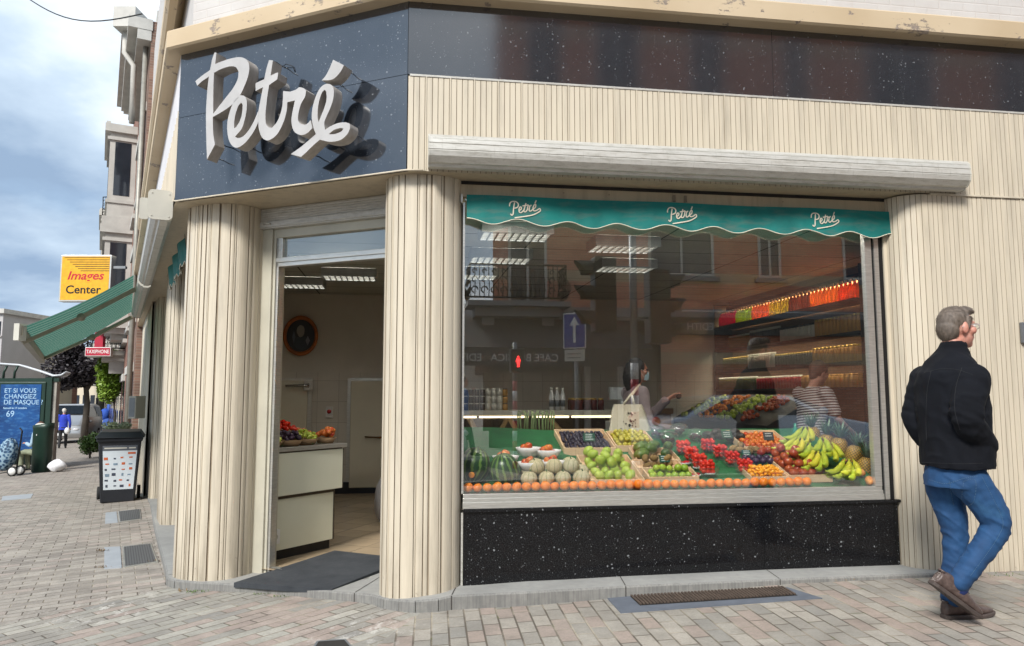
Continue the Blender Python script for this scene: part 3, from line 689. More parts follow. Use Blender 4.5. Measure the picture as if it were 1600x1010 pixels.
# street side windows hidden in the recesses
m=MB(); m.box((.02,-.46,-.4),(.6,-.40,2.86),0,F0); m.build('side_panel',CLAD,shop)
for a,b in ((.6,3.3),(4.3,6.5)):
    wn=thing('street_window','tall street side shop window in the recess between ribbed pillars' if a<1 else 'second street side shop window farther along between ribbed pillars','window',tuple(F0((a+b)/2,-.3,-.1)))
    m=MB(); m.box((a,-.40,-.4),(b,-.34,.5),0,F0); m.build('panel',GR_BASE,wn)
    m=MB(); m.box((a,-.38,.5),(b,-.37,2.8),0,F0); m.build('pane',GLASS,wn)
    m=MB(); m.box((a,-.41,.5),(a+.06,-.34,2.86),0,F0); m.box((b-.06,-.41,.5),(b,-.34,2.86),0,F0); m.box((a,-.41,.5),(b,-.33,.56),0,F0); m.build('frame',ALU,wn)
# wall blocking behind claddings
m=MB(); m.box((3.40,.05,-.3),(10,.25,4.2),0,F1); m.box((-.4,.03,2.865),(3.5,.2,4.1),0,F1); m.box((0,.04,2.87),(LEN2,.2,4.1),0,F2); m.box((0,-.9,2.87),(12.4,-.05,4.1),0,F0); m.box((7.3,-.6,-.9),(12.4,-.15,2.86),0,F0)
m.build('wall_core',plain('masonry',(.3,.28,.25),.9),shop)
# small fittings on the right wall
t=thing('intercom_box','small grey intercom box on the ribbed wall right of the man','intercom',tuple(F1(4.36,-.22,1.70)))
m=MB(); m.box((4.325,-.235,1.70),(4.46,-.205,1.86),0,F1); m.build('housing',plain('grey_box',(.16,.17,.19),.4,.3),t,bevel=.004)
m=MB(); m.box((4.34,-.239,1.72),(4.445,-.2352,1.84),0,F1); m.build('panel',plain('pale_panel',(.5,.52,.55),.4),t)
# door mat
MAT=NT('dark_rubber_mat'); _v=MAT.noise(MAT.map(MAT.pos(),(1,1,1)),160,2,.6); MAT.bump(_v,.6,.004)
_n=MAT.noise(MAT.pos(),5,5,.65); MAT=MAT.fin(MAT.ramp(_n,[(.3,(.022,.026,.032,1)),(.75,(.05,.055,.062,1))]),.9,0)
m=MB(); pts=[Vector((-2.12,5.80)),Vector((-1.30,5.49)),Vector((-.86,6.30)),Vector((-1.55,6.62))]
mz=[-.142,-.112,-.070,-.070]
nu,nv=14,14
def mf(u,v,dz):
    a=pts[0].lerp(pts[1],u); b=pts[3].lerp(pts[2],u); p=a.lerp(b,v)
    z=(mz[0]*(1-u)+mz[1]*u)*(1-v)+(mz[3]*(1-u)+mz[2]*u)*v
    return Vector((p.x,p.y,z+dz+.002*math.sin(u*9)*(1-v)))
m.grid(lambda u,v:mf(u,v,.016),nu,nv,0,False)
bd=[(i/nu,0) for i in range(nu)]+[(1,j/nv) for j in range(nv)]+[(1-i/nu,1) for i in range(nu)]+[(0,1-j/nv) for j in range(nv)]
m.add([mf(u,v,.016) for u,v in bd]+[mf(u,v,-.02) for u,v in bd],[(i,i+len(bd),(i+1)%len(bd)+len(bd),(i+1)%len(bd)) for i in range(len(bd))])
tag(m.build('door_mat',MAT,fix=True),'dark grey rubber entrance mat lying across the doorway','mat')
# ---------------- big script sign: letters traced in the sign's own plane (metres) ----------------
SL=NT('white_letter_metal'); _n=SL.noise(SL.pos(),6,5,.6); SL=SL.fin(SL.ramp(_n,[(.3,srgb(168,167,166)),(.7,srgb(182,181,181))]),.45,0)
SS=NT('grey_letter_edge'); _n=SS.noise(SS.map(SS.pos(),(4,4,1)),6,5,.65); SS=SS.fin(SS.ramp(_n,[(.3,srgb(158,151,144)),(.7,srgb(188,183,177))]),.5,0)
SB=plain('dark_letter_back',(.012,.012,.013),.6)
sign=thing('script_sign','big white handwritten style shop name standing off the dark granite corner panel','sign',tuple(F2(1.2,-.18,2.95)))
# outlines in the plane of the letter faces, converted to metres (s along the panel, z up)
def onface(px,py,off=-.23):
    x=300+px/5.317; y=80+py/5.317; u=(x-800)/1155.; v=(505-y)/1155.
    r=Vector((u,math.cos(TILT)-v*math.sin(TILT),math.sin(TILT)+v*math.cos(TILT)))
    s0,t0=F2.inv((0,0)); k=(off-t0)/r.dot(F2.e); return (s0+k*r.dot(F2.d),CAMZ+k*r.z)
LET={
'P':([[(188,10),(170,60),(157,120),(150,158),(90,200),(28,250),(44,288),(85,250),(140,212),(125,350),(116,520),(118,700),(124,902),(190,778),(176,680),(172,548),(240,510),(320,455),(390,380),(440,280),(470,190),(475,120),(455,75),(410,52),(350,56),(270,78),(192,108),(198,60),(203,14)]],
     [[(183,180),(240,150),(310,128),(360,132),(386,165),(380,230),(340,310),(270,400),(176,522),(176,400),(178,280)]]),
'e':([[(400,368),(430,372),(452,400),(455,470),(440,560),(415,640),(375,690),(356,712),(385,722),(430,705),(480,645),(520,570),(548,500),(552,575),(520,655),(470,730),(420,780),(372,803),(332,785),(305,735),(292,650),(297,570),(318,490),(350,415)]],
     [[(408,428),(420,450),(415,520),(395,585),(365,635),(350,640),(350,590),(362,520),(385,455)]]),
't':([[(640,75),(672,78),(662,140),(652,205),(705,180),(716,182),(708,235),(640,283),(628,360),(618,440),(610,530),(614,600),(636,632),(665,638),(705,590),(735,520),(752,440),(757,332),(815,338),(793,425),(785,500),(760,590),(715,680),(665,728),(620,742),(580,715),(556,650),(550,575),(552,500),(570,400),(590,300),(580,305),(528,332),(528,268),(560,252),(600,235),(618,150)]],[]),
'r':([[(815,338),(860,322),(890,300),(925,308),(948,328),(938,380),(905,440),(885,510),(880,565),(892,595),(925,612),(955,605),(985,575),(1000,640),(960,680),(920,697),(885,693),(850,670),(830,620),(826,560),(840,480),(855,410),(793,425)]],[]),
'e_acute':([[(1125,272),(1160,285),(1178,325),(1172,400),(1150,470),(1110,560),(1098,600),(1105,655),(1150,625),(1210,600),(1270,592),(1308,602),(1312,640),(1290,690),(1240,735),(1180,752),(1130,752),(1062,736),(1000,790),(950,840),(905,880),(820,856),(900,800),(960,750),(1030,690),(1010,640),(995,560),(1000,480),(1020,400),(1050,330),(1085,288)]],
     [[(1100,322),(1115,335),(1118,400),(1100,470),(1070,545),(1052,592),(1044,560),(1045,480),(1060,400),(1080,345)],[(1135,690),(1180,655),(1230,640),(1258,645),(1240,668),(1200,685),(1160,692)]]),
'accent':([[(1172,72),(1262,118),(1235,170),(1190,220),(1150,240),(1078,244),(1110,205),(1140,150)]],[])}
CORN={'P','t'}
def letter_obj(nm,outers,holes):
    cu=bpy.data.curves.new(nm,'CURVE'); cu.dimensions='2D'; cu.fill_mode='BOTH'; cu.extrude=.05
    for poly in outers+holes:
        P=[Vector((*onface(*p),0)) for p in poly]; n=len(P); sm=[]
        for i in range(n):
            p0,p1,p2,p3=P[i-1],P[i],P[(i+1)%n],P[(i+2)%n]
            a1=(p1-p0).angle(p2-p1,0); a2=(p2-p1).angle(p3-p2,0)
            t1=(p2-p0)*.5 if a1<.75 else (p2-p1); t2=(p3-p1)*.5 if a2<.75 else (p2-p1)
            for k in range(5):
                t=k/5; sm.append((2*t**3-3*t*t+1)*p1+(t**3-2*t*t+t)*t1+(-2*t**3+3*t*t)*p2+(t**3-t*t)*t2)
        sp=cu.splines.new('POLY'); sp.points.add(len(sm)-1); sp.use_cyclic_u=True
        for q,pt in zip(sm,sp.points): pt.co=(q.x,q.y,0,1)
    tmp=bpy.data.objects.new('tmp',cu); COL.objects.link(tmp)
    dg=bpy.context.evaluated_depsgraph_get(); me=bpy.data.meshes.new_from_object(tmp.evaluated_get(dg)); bpy.data.objects.remove(tmp)
    me.materials.clear()
    for mm in (SL,SS,SB): me.materials.append(mm)
    org=WL[sign.name]
    for v in me.vertices:
        s,z,wv=v.co; p=F2(s,-.18+(-wv),z)-org; v.co=p
    for p in me.polygons:
        nrm=p.normal
        c=sum((me.vertices[i].co for i in p.vertices),Vector())/len(p.vertices)+org
        ts=[F2.inv(me.vertices[i].co+org)[1] for i in p.vertices]
        p.material_index=0 if max(ts)<-.2299 else (2 if min(ts)>-.1301 else 1); p.use_smooth=False
    bm=bmesh.new(); bm.from_mesh(me); bmesh.ops.remove_doubles(bm,verts=bm.verts,dist=1e-5); bmesh.ops.recalc_face_normals(bm,faces=bm.faces); bm.to_mesh(me); bm.free()
    o=bpy.data.objects.new('letter' if nm!='accent' else 'accent',me); COL.objects.link(o); o.parent=sign; WL[o.name]=org.copy()
for nm,(a,b) in LET.items(): letter_obj(nm,a,b)
for px,py in ((145,870),(235,770),(255,60),(400,770),(640,710),(905,690),(960,840),(1290,660),(1150,235),(1240,130),(690,90),(1000,690),(1110,740)):
    s,z=onface(px,py,-.13); m=MB(); m.tube([F2(s+.004,-.131,z),F2(s+.004,-.07,z-.004),F2(s+.006,.002,z+.003)],.004,6); m.build('standoff_rod',BLACKM,sign)
m=MB()
for px,py in ((760,135),):
    s,z=onface(px,py,0); m.tube([F2(s,-.012,z),F2(s+.05,-.03,z+.004),F2(s+.1,-.01,z-.015),F2(s+.115,-.004,z-.06)],.003,5)
m.build('loose_wire',BLACKM,sign)
# ---------------- inside the shop ----------------
# room box in F1 coordinates: s from -5 to 3.45, t from .05 to 5.7
def tiles(name,U,V,bw,bh,c1,c2,mort,rough,m=.004,off=0,bump=.3,em=None):
    t=NT(name); i,k=t.bricks(U,V,bw,bh,off,m); c=t.ramp(i,[(0,c1),(1,c2)])
    n=t.noise(t.pos(),3,4,.6); c=t.mixc(t.ramp(n,[(.3,.25),(.7,0)]),c,tuple(q*.6 for q in c1[:3])+(1,))
    c=t.mixc(k,mort,c); t.bump(k,bump,.004); return t.fin(c,rough,0)
U1=(.989,.147,0);E1=(-.147,.989,0)
FLOOR=tiles('warm_floor_tiles',(.922,-.387,0),(.387,.922,0),.33,.33,srgb(168,150,124),srgb(186,166,138),srgb(110,96,80),.22)
WTILE=tiles('beige_wall_tiles',U1,(0,0,1),.30,.30,srgb(206,200,188),srgb(214,208,196),srgb(150,140,126),.4,.003)
CEIL=tiles('ceiling_panels',U1,E1,1.2,.6,srgb(176,176,166),srgb(188,188,178),srgb(40,40,38),.7,.012,0,.2)
WALLP=plain('beige_wall_paint',srgb(206,200,188)[:3],.7,0,.06,2,world=True)
m=MB(); m.add([FD(-.6,.0,-.10),FD(2.6,.0,-.10),F1(4.85,.06,-.10),F1(4.85,5.8,-.10),F1(-3.1,5.8,-.10),F0(.3,-.46,-.10)],[(0,1,2,3,4,5)])
tag(m.build('interior_floor',FLOOR,fix=False),kind='structure')
m=MB(); cz=2.76; m.add([F1(-3.15,5.8,cz),F0(.3,-.46,cz),FD(-.1,.17,cz),FD(1.5,.17,cz),F1(-.3,.056,cz),F1(4.85,.056,cz),F1(4.85,5.8,cz)],[(0,1,2,3,4,5,6)]); tag(m.build('ceiling',CEIL,fix=False),kind='structure')
m=MB(); m.box((-3.15,5.7,-.2),(4.85,5.85,1.62),0,F1); m.box((-3.15,5.703,1.62),(4.85,5.85,2.9),1,F1); tag(m.build('interior_wall_back',[WTILE,WALLP]),kind='structure')
m=MB(); m.box((4.68,.06,-.2),(4.80,5.85,2.9),0,F1); tag(m.build('interior_wall_right',plain('warm_shelf_wall',srgb(120,92,66)[:3],.7,0,.08,3,world=True)),kind='structure')
m=MB(); m.hexa([F0(.3,-.44,-.2),F0(.3,-.5,-.2),F1(-3.05,5.8,-.2),F1(-3.15,5.8,-.2),F0(.3,-.44,2.9),F0(.3,-.5,2.9),F1(-3.05,5.8,2.9),F1(-3.15,5.8,2.9)]); tag(m.build('interior_wall_left',WTILE),kind='structure')
# ceiling louvre lights
LOUV=emit('lit_louvre_cell',(1.0,.97,.90),3.6); LCASE=plain('light_casing',(.35,.36,.35),.5,.3)
LGRID=plain('louvre_blade',(.25,.25,.23),.35,.6)
def louvre(s,t,label,w=.62,d=.36,ts=.0):
    p=F1(s,t,cz-.002); o=thing('ceiling_light',label,'ceiling light',tuple(p),'louvred ceiling lights')
    fr=Frame((p.x,p.y),(F1.d.x,F1.d.y)); z0=cz-.10
    m=MB(); 
    for a,b,c,e in ((-w/2,-d/2,w/2,-d/2+.015),(-w/2,d/2-.015,w/2,d/2),(-w/2,-d/2+.015,-w/2+.015,d/2-.015),(w/2-.015,-d/2+.015,w/2,d/2-.015)): m.box((a,b,z0),(c,e,cz-.003),0,fr)
    m.build('casing',LCASE,o)
    m=MB(); m.box((-w/2+.02,-d/2+.02,z0+.035),(w/2-.02,d/2-.02,z0+.04),0,fr); m.build('lamp',LOUV,o)
    m=MB(); nx_,ny_=9,5
    for i in range(nx_+1): x=-w/2+.015+(w-.03)*i/nx_; m.box((x-.006,-d/2+.015,z0+.002),(x+.006,d/2-.015,z0+.03),0,fr)
    for j in range(1,ny_): y=-d/2+(d)*j/ny_; m.box((-w/2+.015,y-.008,z0+.004),(w/2-.015,y+.008,z0+.028),0,fr)
    m.build('louvre',LGRID,o)
    return o
louvre(-.02+.55,.95,'louvred ceiling light nearest the left end of the display window')
louvre(1.62,1.35,'louvred ceiling light behind the middle of the green valance')
louvre(1.98,2.45,'louvred ceiling light farther in, right of the window middle')
louvre(.55,2.1,'louvred ceiling light farther in near the window left')
louvre(.35,3.2,'louvred ceiling light deep in the shop at the window left')
louvre(-1.72,4.25,'louvred ceiling light seen through the doorway, left one above the portrait')
louvre(-1.05,3.5,'louvred ceiling light seen through the doorway, right one beside the pillar')
# round spot lights; the two at signatures and pineapples are added to brighten fruit
SPOT=emit('spot_lamp',(1,.94,.84),210.0)
for s,t,l in ((.42,.35,'small round ceiling spot at the window left end'),(1.95,.32,'small round ceiling spot under the valance right of middle'),(2.62,.32,'small round ceiling spot under the valance right end'),(1.2,.34,'added unseen ceiling spot between the left and middle signatures'),(3.0,.5,'added unseen ceiling spot brightening the pineapples'),(-1.42,1.35,'small round ceiling spot behind the door transom')):
    p=F1(s,t,cz); o=thing('ceiling_spot',l,'ceiling spot',tuple(p)); m=MB(); m.lathe([(.05,0),(.05,-.012),(.038,-.014)],(p.x,p.y,p.z-.001),16); m.build('rim',ALU,o)
    m=MB(); m.lathe([(.036,0),(.0,-.001)],(p.x,p.y,p.z-.016),16); m.build('lamp',SPOT,o)
# oval portrait
WOODO=plain('orange_wood',srgb(176,98,42)[:3],.35,0,.3,9)
pc=at(470,525,10.62); por=thing('oval_portrait','oval brown wooden frame with a dark portrait of a seated man on the back wall','picture',tuple(pc))
frp=Frame((pc.x,pc.y),(F1.d.x,F1.d.y))
m=MB(); nn=40; prof=[(1.0,0),(1.0,-.03),(.94,-.045),(.86,-.045),(.80,-.02),(.80,0)]; vs=[]
for k,y in prof:
    for i in range(nn): a=2*PI*i/nn; vs.append(frp(.245*k*math.cos(a),y,pc.z+.29*k*math.sin(a)))
m.add(vs,[(j*nn+i,j*nn+(i+1)%nn,((j+1)%6)*nn+(i+1)%nn,((j+1)%6)*nn+i) for j in range(6) for i in range(nn)],0,True); m.build('frame',WOODO,por)
def oval(rx,rz,x,z,y,mat,name,n=28,seed=None,par=por):
    mm=MB(); r=random.Random(seed or 1); c=[frp(x+rx*math.cos(2*PI*i/n)*(1+(r.random()-.5)*(.18 if seed else 0)),y,pc.z+z+rz*math.sin(2*PI*i/n)*(1+(r.random()-.5)*(.18 if seed else 0))) for i in range(n)]
    b=[p+F1.e*.003 for p in c]; mm.add(c+b,[tuple(range(n)),tuple(range(2*n-1,n-1,-1))]+[(i,i+n,(i+1)%n+n,(i+1)%n) for i in range(n)]); return mm.build(name,mat,par)
oval(.197,.233,0,0,-.012,plain('portrait_ground',(.03,.03,.035),.5),'canvas')
oval(.055,.085,-.0,.07,-.016,plain('portrait_skin',(.30,.27,.23),.6),'painted_face',20,3)
oval(.11,.10,.01,-.10,-.0155,plain('portrait_coat',(.05,.06,.075),.6),'painted_coat',20,5)
oval(.03,.07,.10,-.07,-.017,plain('portrait_paper',(.25,.25,.28),.6),'painted_sheet',4)
oval(.022,.09,-.095,-.02,-.0165,plain('portrait_curtain',(.12,.14,.17),.6),'painted_curtain',4)
# cold room doors
CRD=plain('cream_cold_room_door',srgb(214,208,188)[:3],.45,0,.04,2,world=True)
def bd(px0,px1,py0,py1,Y=10.6): 
    a=at(px0,py1,Y);b=at(px1,py0,Y); sa,ta=F1.inv(a); sb,tb=F1.inv(b); return sa,sb,a.z,b.z
cr1=thing('cold_room_door','wide cream cold room door with chrome lever latch below the portrait','door',tuple(at(470,760,10.6)))
m=MB(); m.box((-3.0,5.60,-.02),(-1.755,5.69,1.50),0,F1); m.build('leaf',CRD,cr1,bevel=.01)
m=MB(); m.box((-3.04,5.66,-.08),(-1.70,5.70,1.54),0,F1); m.build('door_frame',ALU,cr1)
m=MB(); m.tube([F1(-1.73,5.55,1.43),F1(-1.80,5.54,1.43),F1(-2.05,5.54,1.425)],[.03,.02,.016],8); m.box((-1.80,5.55,1.36),(-1.68,5.63,1.50),0,F1); m.build('handle',plain('chrome',(.6,.6,.6),.15,1),cr1)
m=MB(); m.box((-1.72,5.55,.66),(-1.64,5.63,.80),0,F1); m.build('lower_latch',ALU,cr1)
cr2=thing('cold_room_door','second cream door with a lever handle beside the right pillar, seen through the doorway','door',tuple(at(580,760,10.6)))
m=MB(); m.box((-1.15,5.60,-.02),(.2,5.69,1.50),0,F1); m.build('leaf',CRD,cr2,bevel=.01)
m=MB(); m.box((-1.2,5.66,-.08),(.25,5.70,1.54),0,F1); m.build('door_frame',ALU,cr2)
m=MB(); m.tube([F1(-.93,5.60,.70),F1(-.93,5.54,.70),F1(-.70,5.54,.69)],.013,8); m.build('handle',plain('bronze_handle',(.2,.13,.07),.3,.9),cr2)
m=MB(); m.box((-3.05,5.62,-.1),(4.67,5.70,.06),0,F1); tag(m.build('skirting',plain('dark_skirting',(.012,.014,.02),.4)),kind='structure')
sw=thing('wall_switch','small white wall switch with red button between the two cream doors','switch',tuple(F1(-1.45,5.69,.98)))
m=MB(); m.box((-1.50,5.665,.97),(-1.40,5.70,1.13),0,F1); m.build('plate',WHITE,sw,bevel=.004)
m=MB(); m.lathe([(.03,0),(.03,.02),(0,.024)],F1(-1.45,5.664,1.06),12,0,True,Matrix.Rotation(PI/2,3,'X')); m.build('button',plain('red_plastic',(.5,.02,.02),.4),sw)
# glass fridge edge with bag seen by the pillar
t=thing('refrigerated_cabinet','pale glass fronted cabinet half hidden behind the right pillar','cabinet',tuple(F1(-.45,3.2,-.1)))
m=MB(); m.box((-.62,3.3,-.1),(.3,4.0,.35),0,F1); m.box((-.62,3.3,.35),(-.58,4.0,.95),0,F1); m.box((-.62,3.96,.35),(.3,4.0,.95),0,F1); m.box((-.62,3.3,.92),(.3,4.0,.97),0,F1); m.build('carcass',plain('pale_cabinet',srgb(176,170,158)[:3],.5),t)
m=MB()
for k,(x,r) in enumerate(((-.40,.12),(-.1,.12))): m.lathe([(r,0),(r*1.05,.1),(r*.9,.18),(0,.2)],F1(x,3.6,.36),14)
m.build('cake_stand',plain('grey_glazed',(.35,.38,.36),.3),t)
t=thing('plastic_bag','translucent white plastic bag hanging low by the cabinet','bag',tuple(F1(-.6,3.1,-.08)))
m=MB(); m.ball(F1(-.55,3.1,.14),(.16,.12,.26),14,10,0,lambda d,a,th:1+.08*math.sin(5*a+3*d.z)+.05*math.sin(11*a)); m.build('bag',plain('milky_plastic',(.45,.45,.47),.35,0,.1),t) if False else m.build('film',plain('milky_plastic',(.45,.45,.47),.35,0,.1),t)
# counter by the door
CTR=plain('pale_green_laminate',srgb(214,215,196)[:3],.38,0,.04,2,world=True)
ca=Vector((-2.03,6.29,0)); cdv=Vector((.43,.66,0)).normalized(); FC=Frame((ca.x,ca.y),(cdv.x,cdv.y))  # t>0 = to the left
ct=thing('shop_counter','pale green laminated counter with metal edged top just inside the door','counter',(ca.x,ca.y,-.1))
L_=.80
m=MB(); m.box((-.10,.05,-.02),(L_-.03,.40,.41),0,FC); m.build('lower_panel',CTR,ct,bevel=.004)
m=MB(); m.box((-.10,.0,.44),(L_+.03,.42,.80),0,FC); m.build('upper_panel',CTR,ct,bevel=.004)
m=MB(); m.box((-.10,.04,.41),(L_-.025,.40,.44),0,FC); m.box((-.09,.004,.80),(L_+.02,.42,.815),0,FC); m.box((L_-.03,.045,-.02),(L_-.018,.40,.41),0,FC); m.box((L_+.03,-.003,.44),(L_+.036,.42,.80),0,FC); m.build('edge_trim',plain('dark_bronze',(.09,.07,.05),.5,.4),ct)
m=MB(); m.box((-.10,-.02,.815),(L_+.06,.44,.85),0,FC); m.build('worktop',ALU,ct,bevel=.003)
m=MB(); m.box((-.10,.07,-.1),(L_-.05,.38,-.02),0,FC); m.build('kick_plate',BLACKM,ct)
m=MB(); m.box((.03,-.008,.05),(.12,.0+.052,.17),0,FC); m.build('socket',WHITE,ct,bevel=.003)
m=MB(); m.lathe([(.022,0),(.022,.004),(.017,.004),(.015,-.004)],FC(.075,.042-.05,.11),14,0,True,Matrix.Rotation(math.atan2(cdv.y,cdv.x),3,'Z')@Matrix.Rotation(PI/2,3,'X')); m.build('socket_ring',GREY_PL,ct)
# baskets with fruit on the counter
WICK=NT('woven_wicker'); _w=WICK.new('ShaderNodeTexWave'); _w.inputs['Scale'].default_value=45; _w.bands_direction='Z'; WICK.L.new(WICK.obj(),_w.inputs[0])
WICK.bump(_w.outputs['Fac'],.6,.004); WICK=WICK.fin(WICK.ramp(_w.outputs['Fac'],[(0,(.16,.09,.04,1)),(1,(.42,.27,.14,1))]),.7,0)
def skin(name,c1,c2,rough=.4,scale=5,bump=0,stripes=0,spots=0,vert=None,spec=1.45):
    t=NT(name); P=t.obj(); oi=t.new('ShaderNodeObjectInfo'); rr=oi.outputs['Random']
    add=t.new('ShaderNodeVectorMath'); add.operation='ADD'; t.L.new(P,add.inputs[0]); cbx=t.comb(t.math('MULTIPLY',rr,37.0),rr,rr); t.L.new(cbx,add.inputs[1])
    n=t.noise(add.outputs[0],scale,5,.6); f=t.math('ADD',t.ramp(n,[(.3,0),(.7,1)]),t.math('MULTIPLY',t.math('SUBTRACT',rr,.5),.5),True)
    c=t.mixc(f,(*c1,1),(*c2,1))
    if spots: c=t.mixc(t.ramp(t.vor(P,spots),[(.12,.6),(.2,0)]),c,(.6,.5,.2,1))
    if bump: t.bump(t.noise(P,bump,2,.5),.25,.003)
    return t.fin(c,rough,0,IOR=spec)
ORANGE=skin('orange_peel',(.80,.185,.002),(.90,.25,.004),.36,20,260)
TANG=skin('clementine_peel',(.80,.22,.01),(.9,.34,.02),.4,20,260)
MELON=skin('melon_skin',(.46,.42,.26),(.62,.56,.40),.65,14,120)
PEAR=skin('green_pear_skin',(.30,.42,.045),(.46,.56,.09),.35,20)
LIME=skin('lime_skin',(.20,.36,.02),(.38,.50,.05),.3,20,200)
AVO=skin('avocado_skin',(.035,.075,.012),(.13,.20,.03),.35,30,90)
DARKAVO=skin('dark_avocado_skin',(.012,.010,.008),(.045,.035,.025),.5,30,90)
KIWI=skin('kiwi_skin',(.17,.10,.03),(.30,.19,.07),.85,40,300)
APPLE=skin('red_apple_skin',(.26,.016,.014),(.44,.11,.03),.22,26)
PEACH=skin('peach_skin',(.60,.12,.04),(.80,.36,.10),.6,26)
NECT=skin('nectarine_skin',(.42,.012,.012),(.78,.30,.06),.25,40)
PLUM=skin('plum_skin',(.018,.010,.024),(.07,.035,.07),.35,40)
GRAPE=skin('black_grape_skin',(.010,.008,.018),(.04,.03,.055),.3,60)
GGRAPE=skin('green_grape_skin',(.34,.42,.05),(.50,.56,.10),.25,60)
STRAW=skin('strawberry_skin',(.50,.008,.01),(.70,.03,.02),.28,60,0,0,160)
TOM=skin('cherry_tomato_skin',(.55,.015,.008),(.70,.04,.012),.15,50)
KUMQ=skin('kumquat_skin',(.85,.30,.008),(.92,.45,.02),.3,60)
GREENP=skin('yellow_green_fruit_skin',(.32,.30,.03),(.55,.45,.06),.35,60)
BAN=NT('banana_skin'); _p=BAN.obj(); _oi=BAN.new('ShaderNodeObjectInfo'); _n=BAN.noise(_p,9,4,.6)
BAN=BAN.fin(BAN.mixc(BAN.math('ADD',BAN.ramp(_n,[(.3,0),(.75,.7)]),BAN.math('MULTIPLY',BAN.math('SUBTRACT',_oi.outputs['Random'],.35),.7),True),(.34,.46,.035,1),(.72,.58,.05,1)),.4,0)
BROWN=plain('brown_stem',(.07,.04,.02),.8); LEAFG=plain('leaf_green',(.05,.13,.03),.5,0,.4)
# green artificial grass on the sloping display
AST=NT('green_display_mat'); _n=AST.noise(AST.pos(),160,3,.7); AST.bump(_n,.9,.01)
_g=AST.noise(AST.pos(),6,4,.6); AST=AST.fin(AST.mixc(AST.ramp(_g,[(.3,.5),(.7,0)]),AST.ramp(_n,[(.3,(.008,.09,.028,1)),(.7,(.025,.25,.075,1))]),(.008,.06,.02,1)),.6,0)
def dz(t): return .60+(t-.10)*.34
disp=thing('display_bench','sloping fruit display bench covered in green artificial grass behind the glass','display bench',tuple(F1(1.6,.6,-.1)))
m=MB(); m.grid(lambda u,v:F1(.02+3.3*u,.035+1.20*v,dz(.035+1.2*v)+.006*math.sin(u*40)*math.sin(v*9)),80,24); m.build('grass_mat',AST,disp,fix=False)
m=MB(); m.box((.02,.08,-.1),(3.32,1.2,.52),0,F1); m.box((.02,1.2,-.1),(3.32,1.235,dz(1.2)-.02),0,F1); m.build('base',plain('dark_bench',(.03,.04,.035),.7),disp)
# the dark green hump at the left
m=MB(); m.grid(lambda u,v:F1(.03+.95*u,.35+.85*v,dz(.35+.85*v)+.14*math.sin(PI*min(1,(1-u)*1.2+.0)/1.0*.5)*math.sin(PI*(v*.8+.1))),24,16); m.build('mat_fold',AST,disp,fix=False)
FRUIT={}
def fruit_proto(kind,mat,r,shape='ball'):
    m=MB()
    if shape=='ball': m.ball((0,0,0),(r,r,r*.94),14,9,0,lambda d,a,th:1-.10*math.exp(-((1-d.z)*9))-.05*math.exp(-((1+d.z)*12))); 
    elif shape=='apple': m.ball((0,0,0),(r,r,r*.92),16,11,0,lambda d,a,th:(1-.22*math.exp(-((1-d.z)*9))-.12*math.exp(-((1+d.z)*10)))*(1+.02*math.cos(5*a)*(1-d.z)*.5))
    elif shape=='long': m.ball((0,0,0),(r*1.35,r*.82,r*.8),14,9,0,lambda d,a,th:1+.04*math.sin(a*3+d.z))
    elif shape=='pear': m.ball((0,0,0),(r*.9,r*.9,r*1.3),14,11,0,lambda d,a,th:(1-.22*max(0,d.z))*(1+.03*math.sin(3*a)),Matrix.Rotation(R(60),3,'Y'))
    o=m.build(kind,mat,origin=(0,0,0),merge=False,fix=False)
    if shape=='apple' and r>.028:
        st=MB(); st.tube([(0,0,r*.68),(r*.04,0,r*.85),(r*.15,0,r*1.08)],[.0018,.0015,.002],5); q=st.build('stem',BROWN,origin=(0,0,0)); q.parent=o
    return o
def place(proto,state,p,label,cat,group=None,rot=None,sc=1):
    """first use moves the prototype, later uses copy it"""
    rot=rot or (random.uniform(-.5,.5),random.uniform(-.5,.5),random.uniform(0,6.28))
    if not state.get('used'):
        state['used']=True; o=proto; o.location=p; o.rotation_euler=rot; o.scale=(sc,)*3; WL[o.name]=Vector(p)
    else: o=dup(proto,p,rot,sc)
    o['label']=label; o['category']=cat
    if group: o['group']=group
    return o
class Kind:
    def __init__(s,name,mat,r,shape,label,cat,group): s.p=fruit_proto(name,mat,r,shape); s.st={}; s.l=label; s.c=cat; s.g=group; s.r=r
    def put(s,p,sc=1,rot=None,label=None): return place(s.p,s.st,p+Vector((0,0,s.r*.93*sc)),label or s.l,s.c,s.g,rot,sc)
# row of oranges
K=Kind('orange',ORANGE,.037,'ball','ripe orange in the straight row along the foot of the window glass','orange','oranges in a row along the window sill')
nO=38
for i in range(nO):
    s=.055+i*(2.66-.055)/(nO-1); K.put(F1(s+random.uniform(-.002,.002),.078+random.uniform(-.004,.004),.603),sc=random.uniform(.92,1.06))
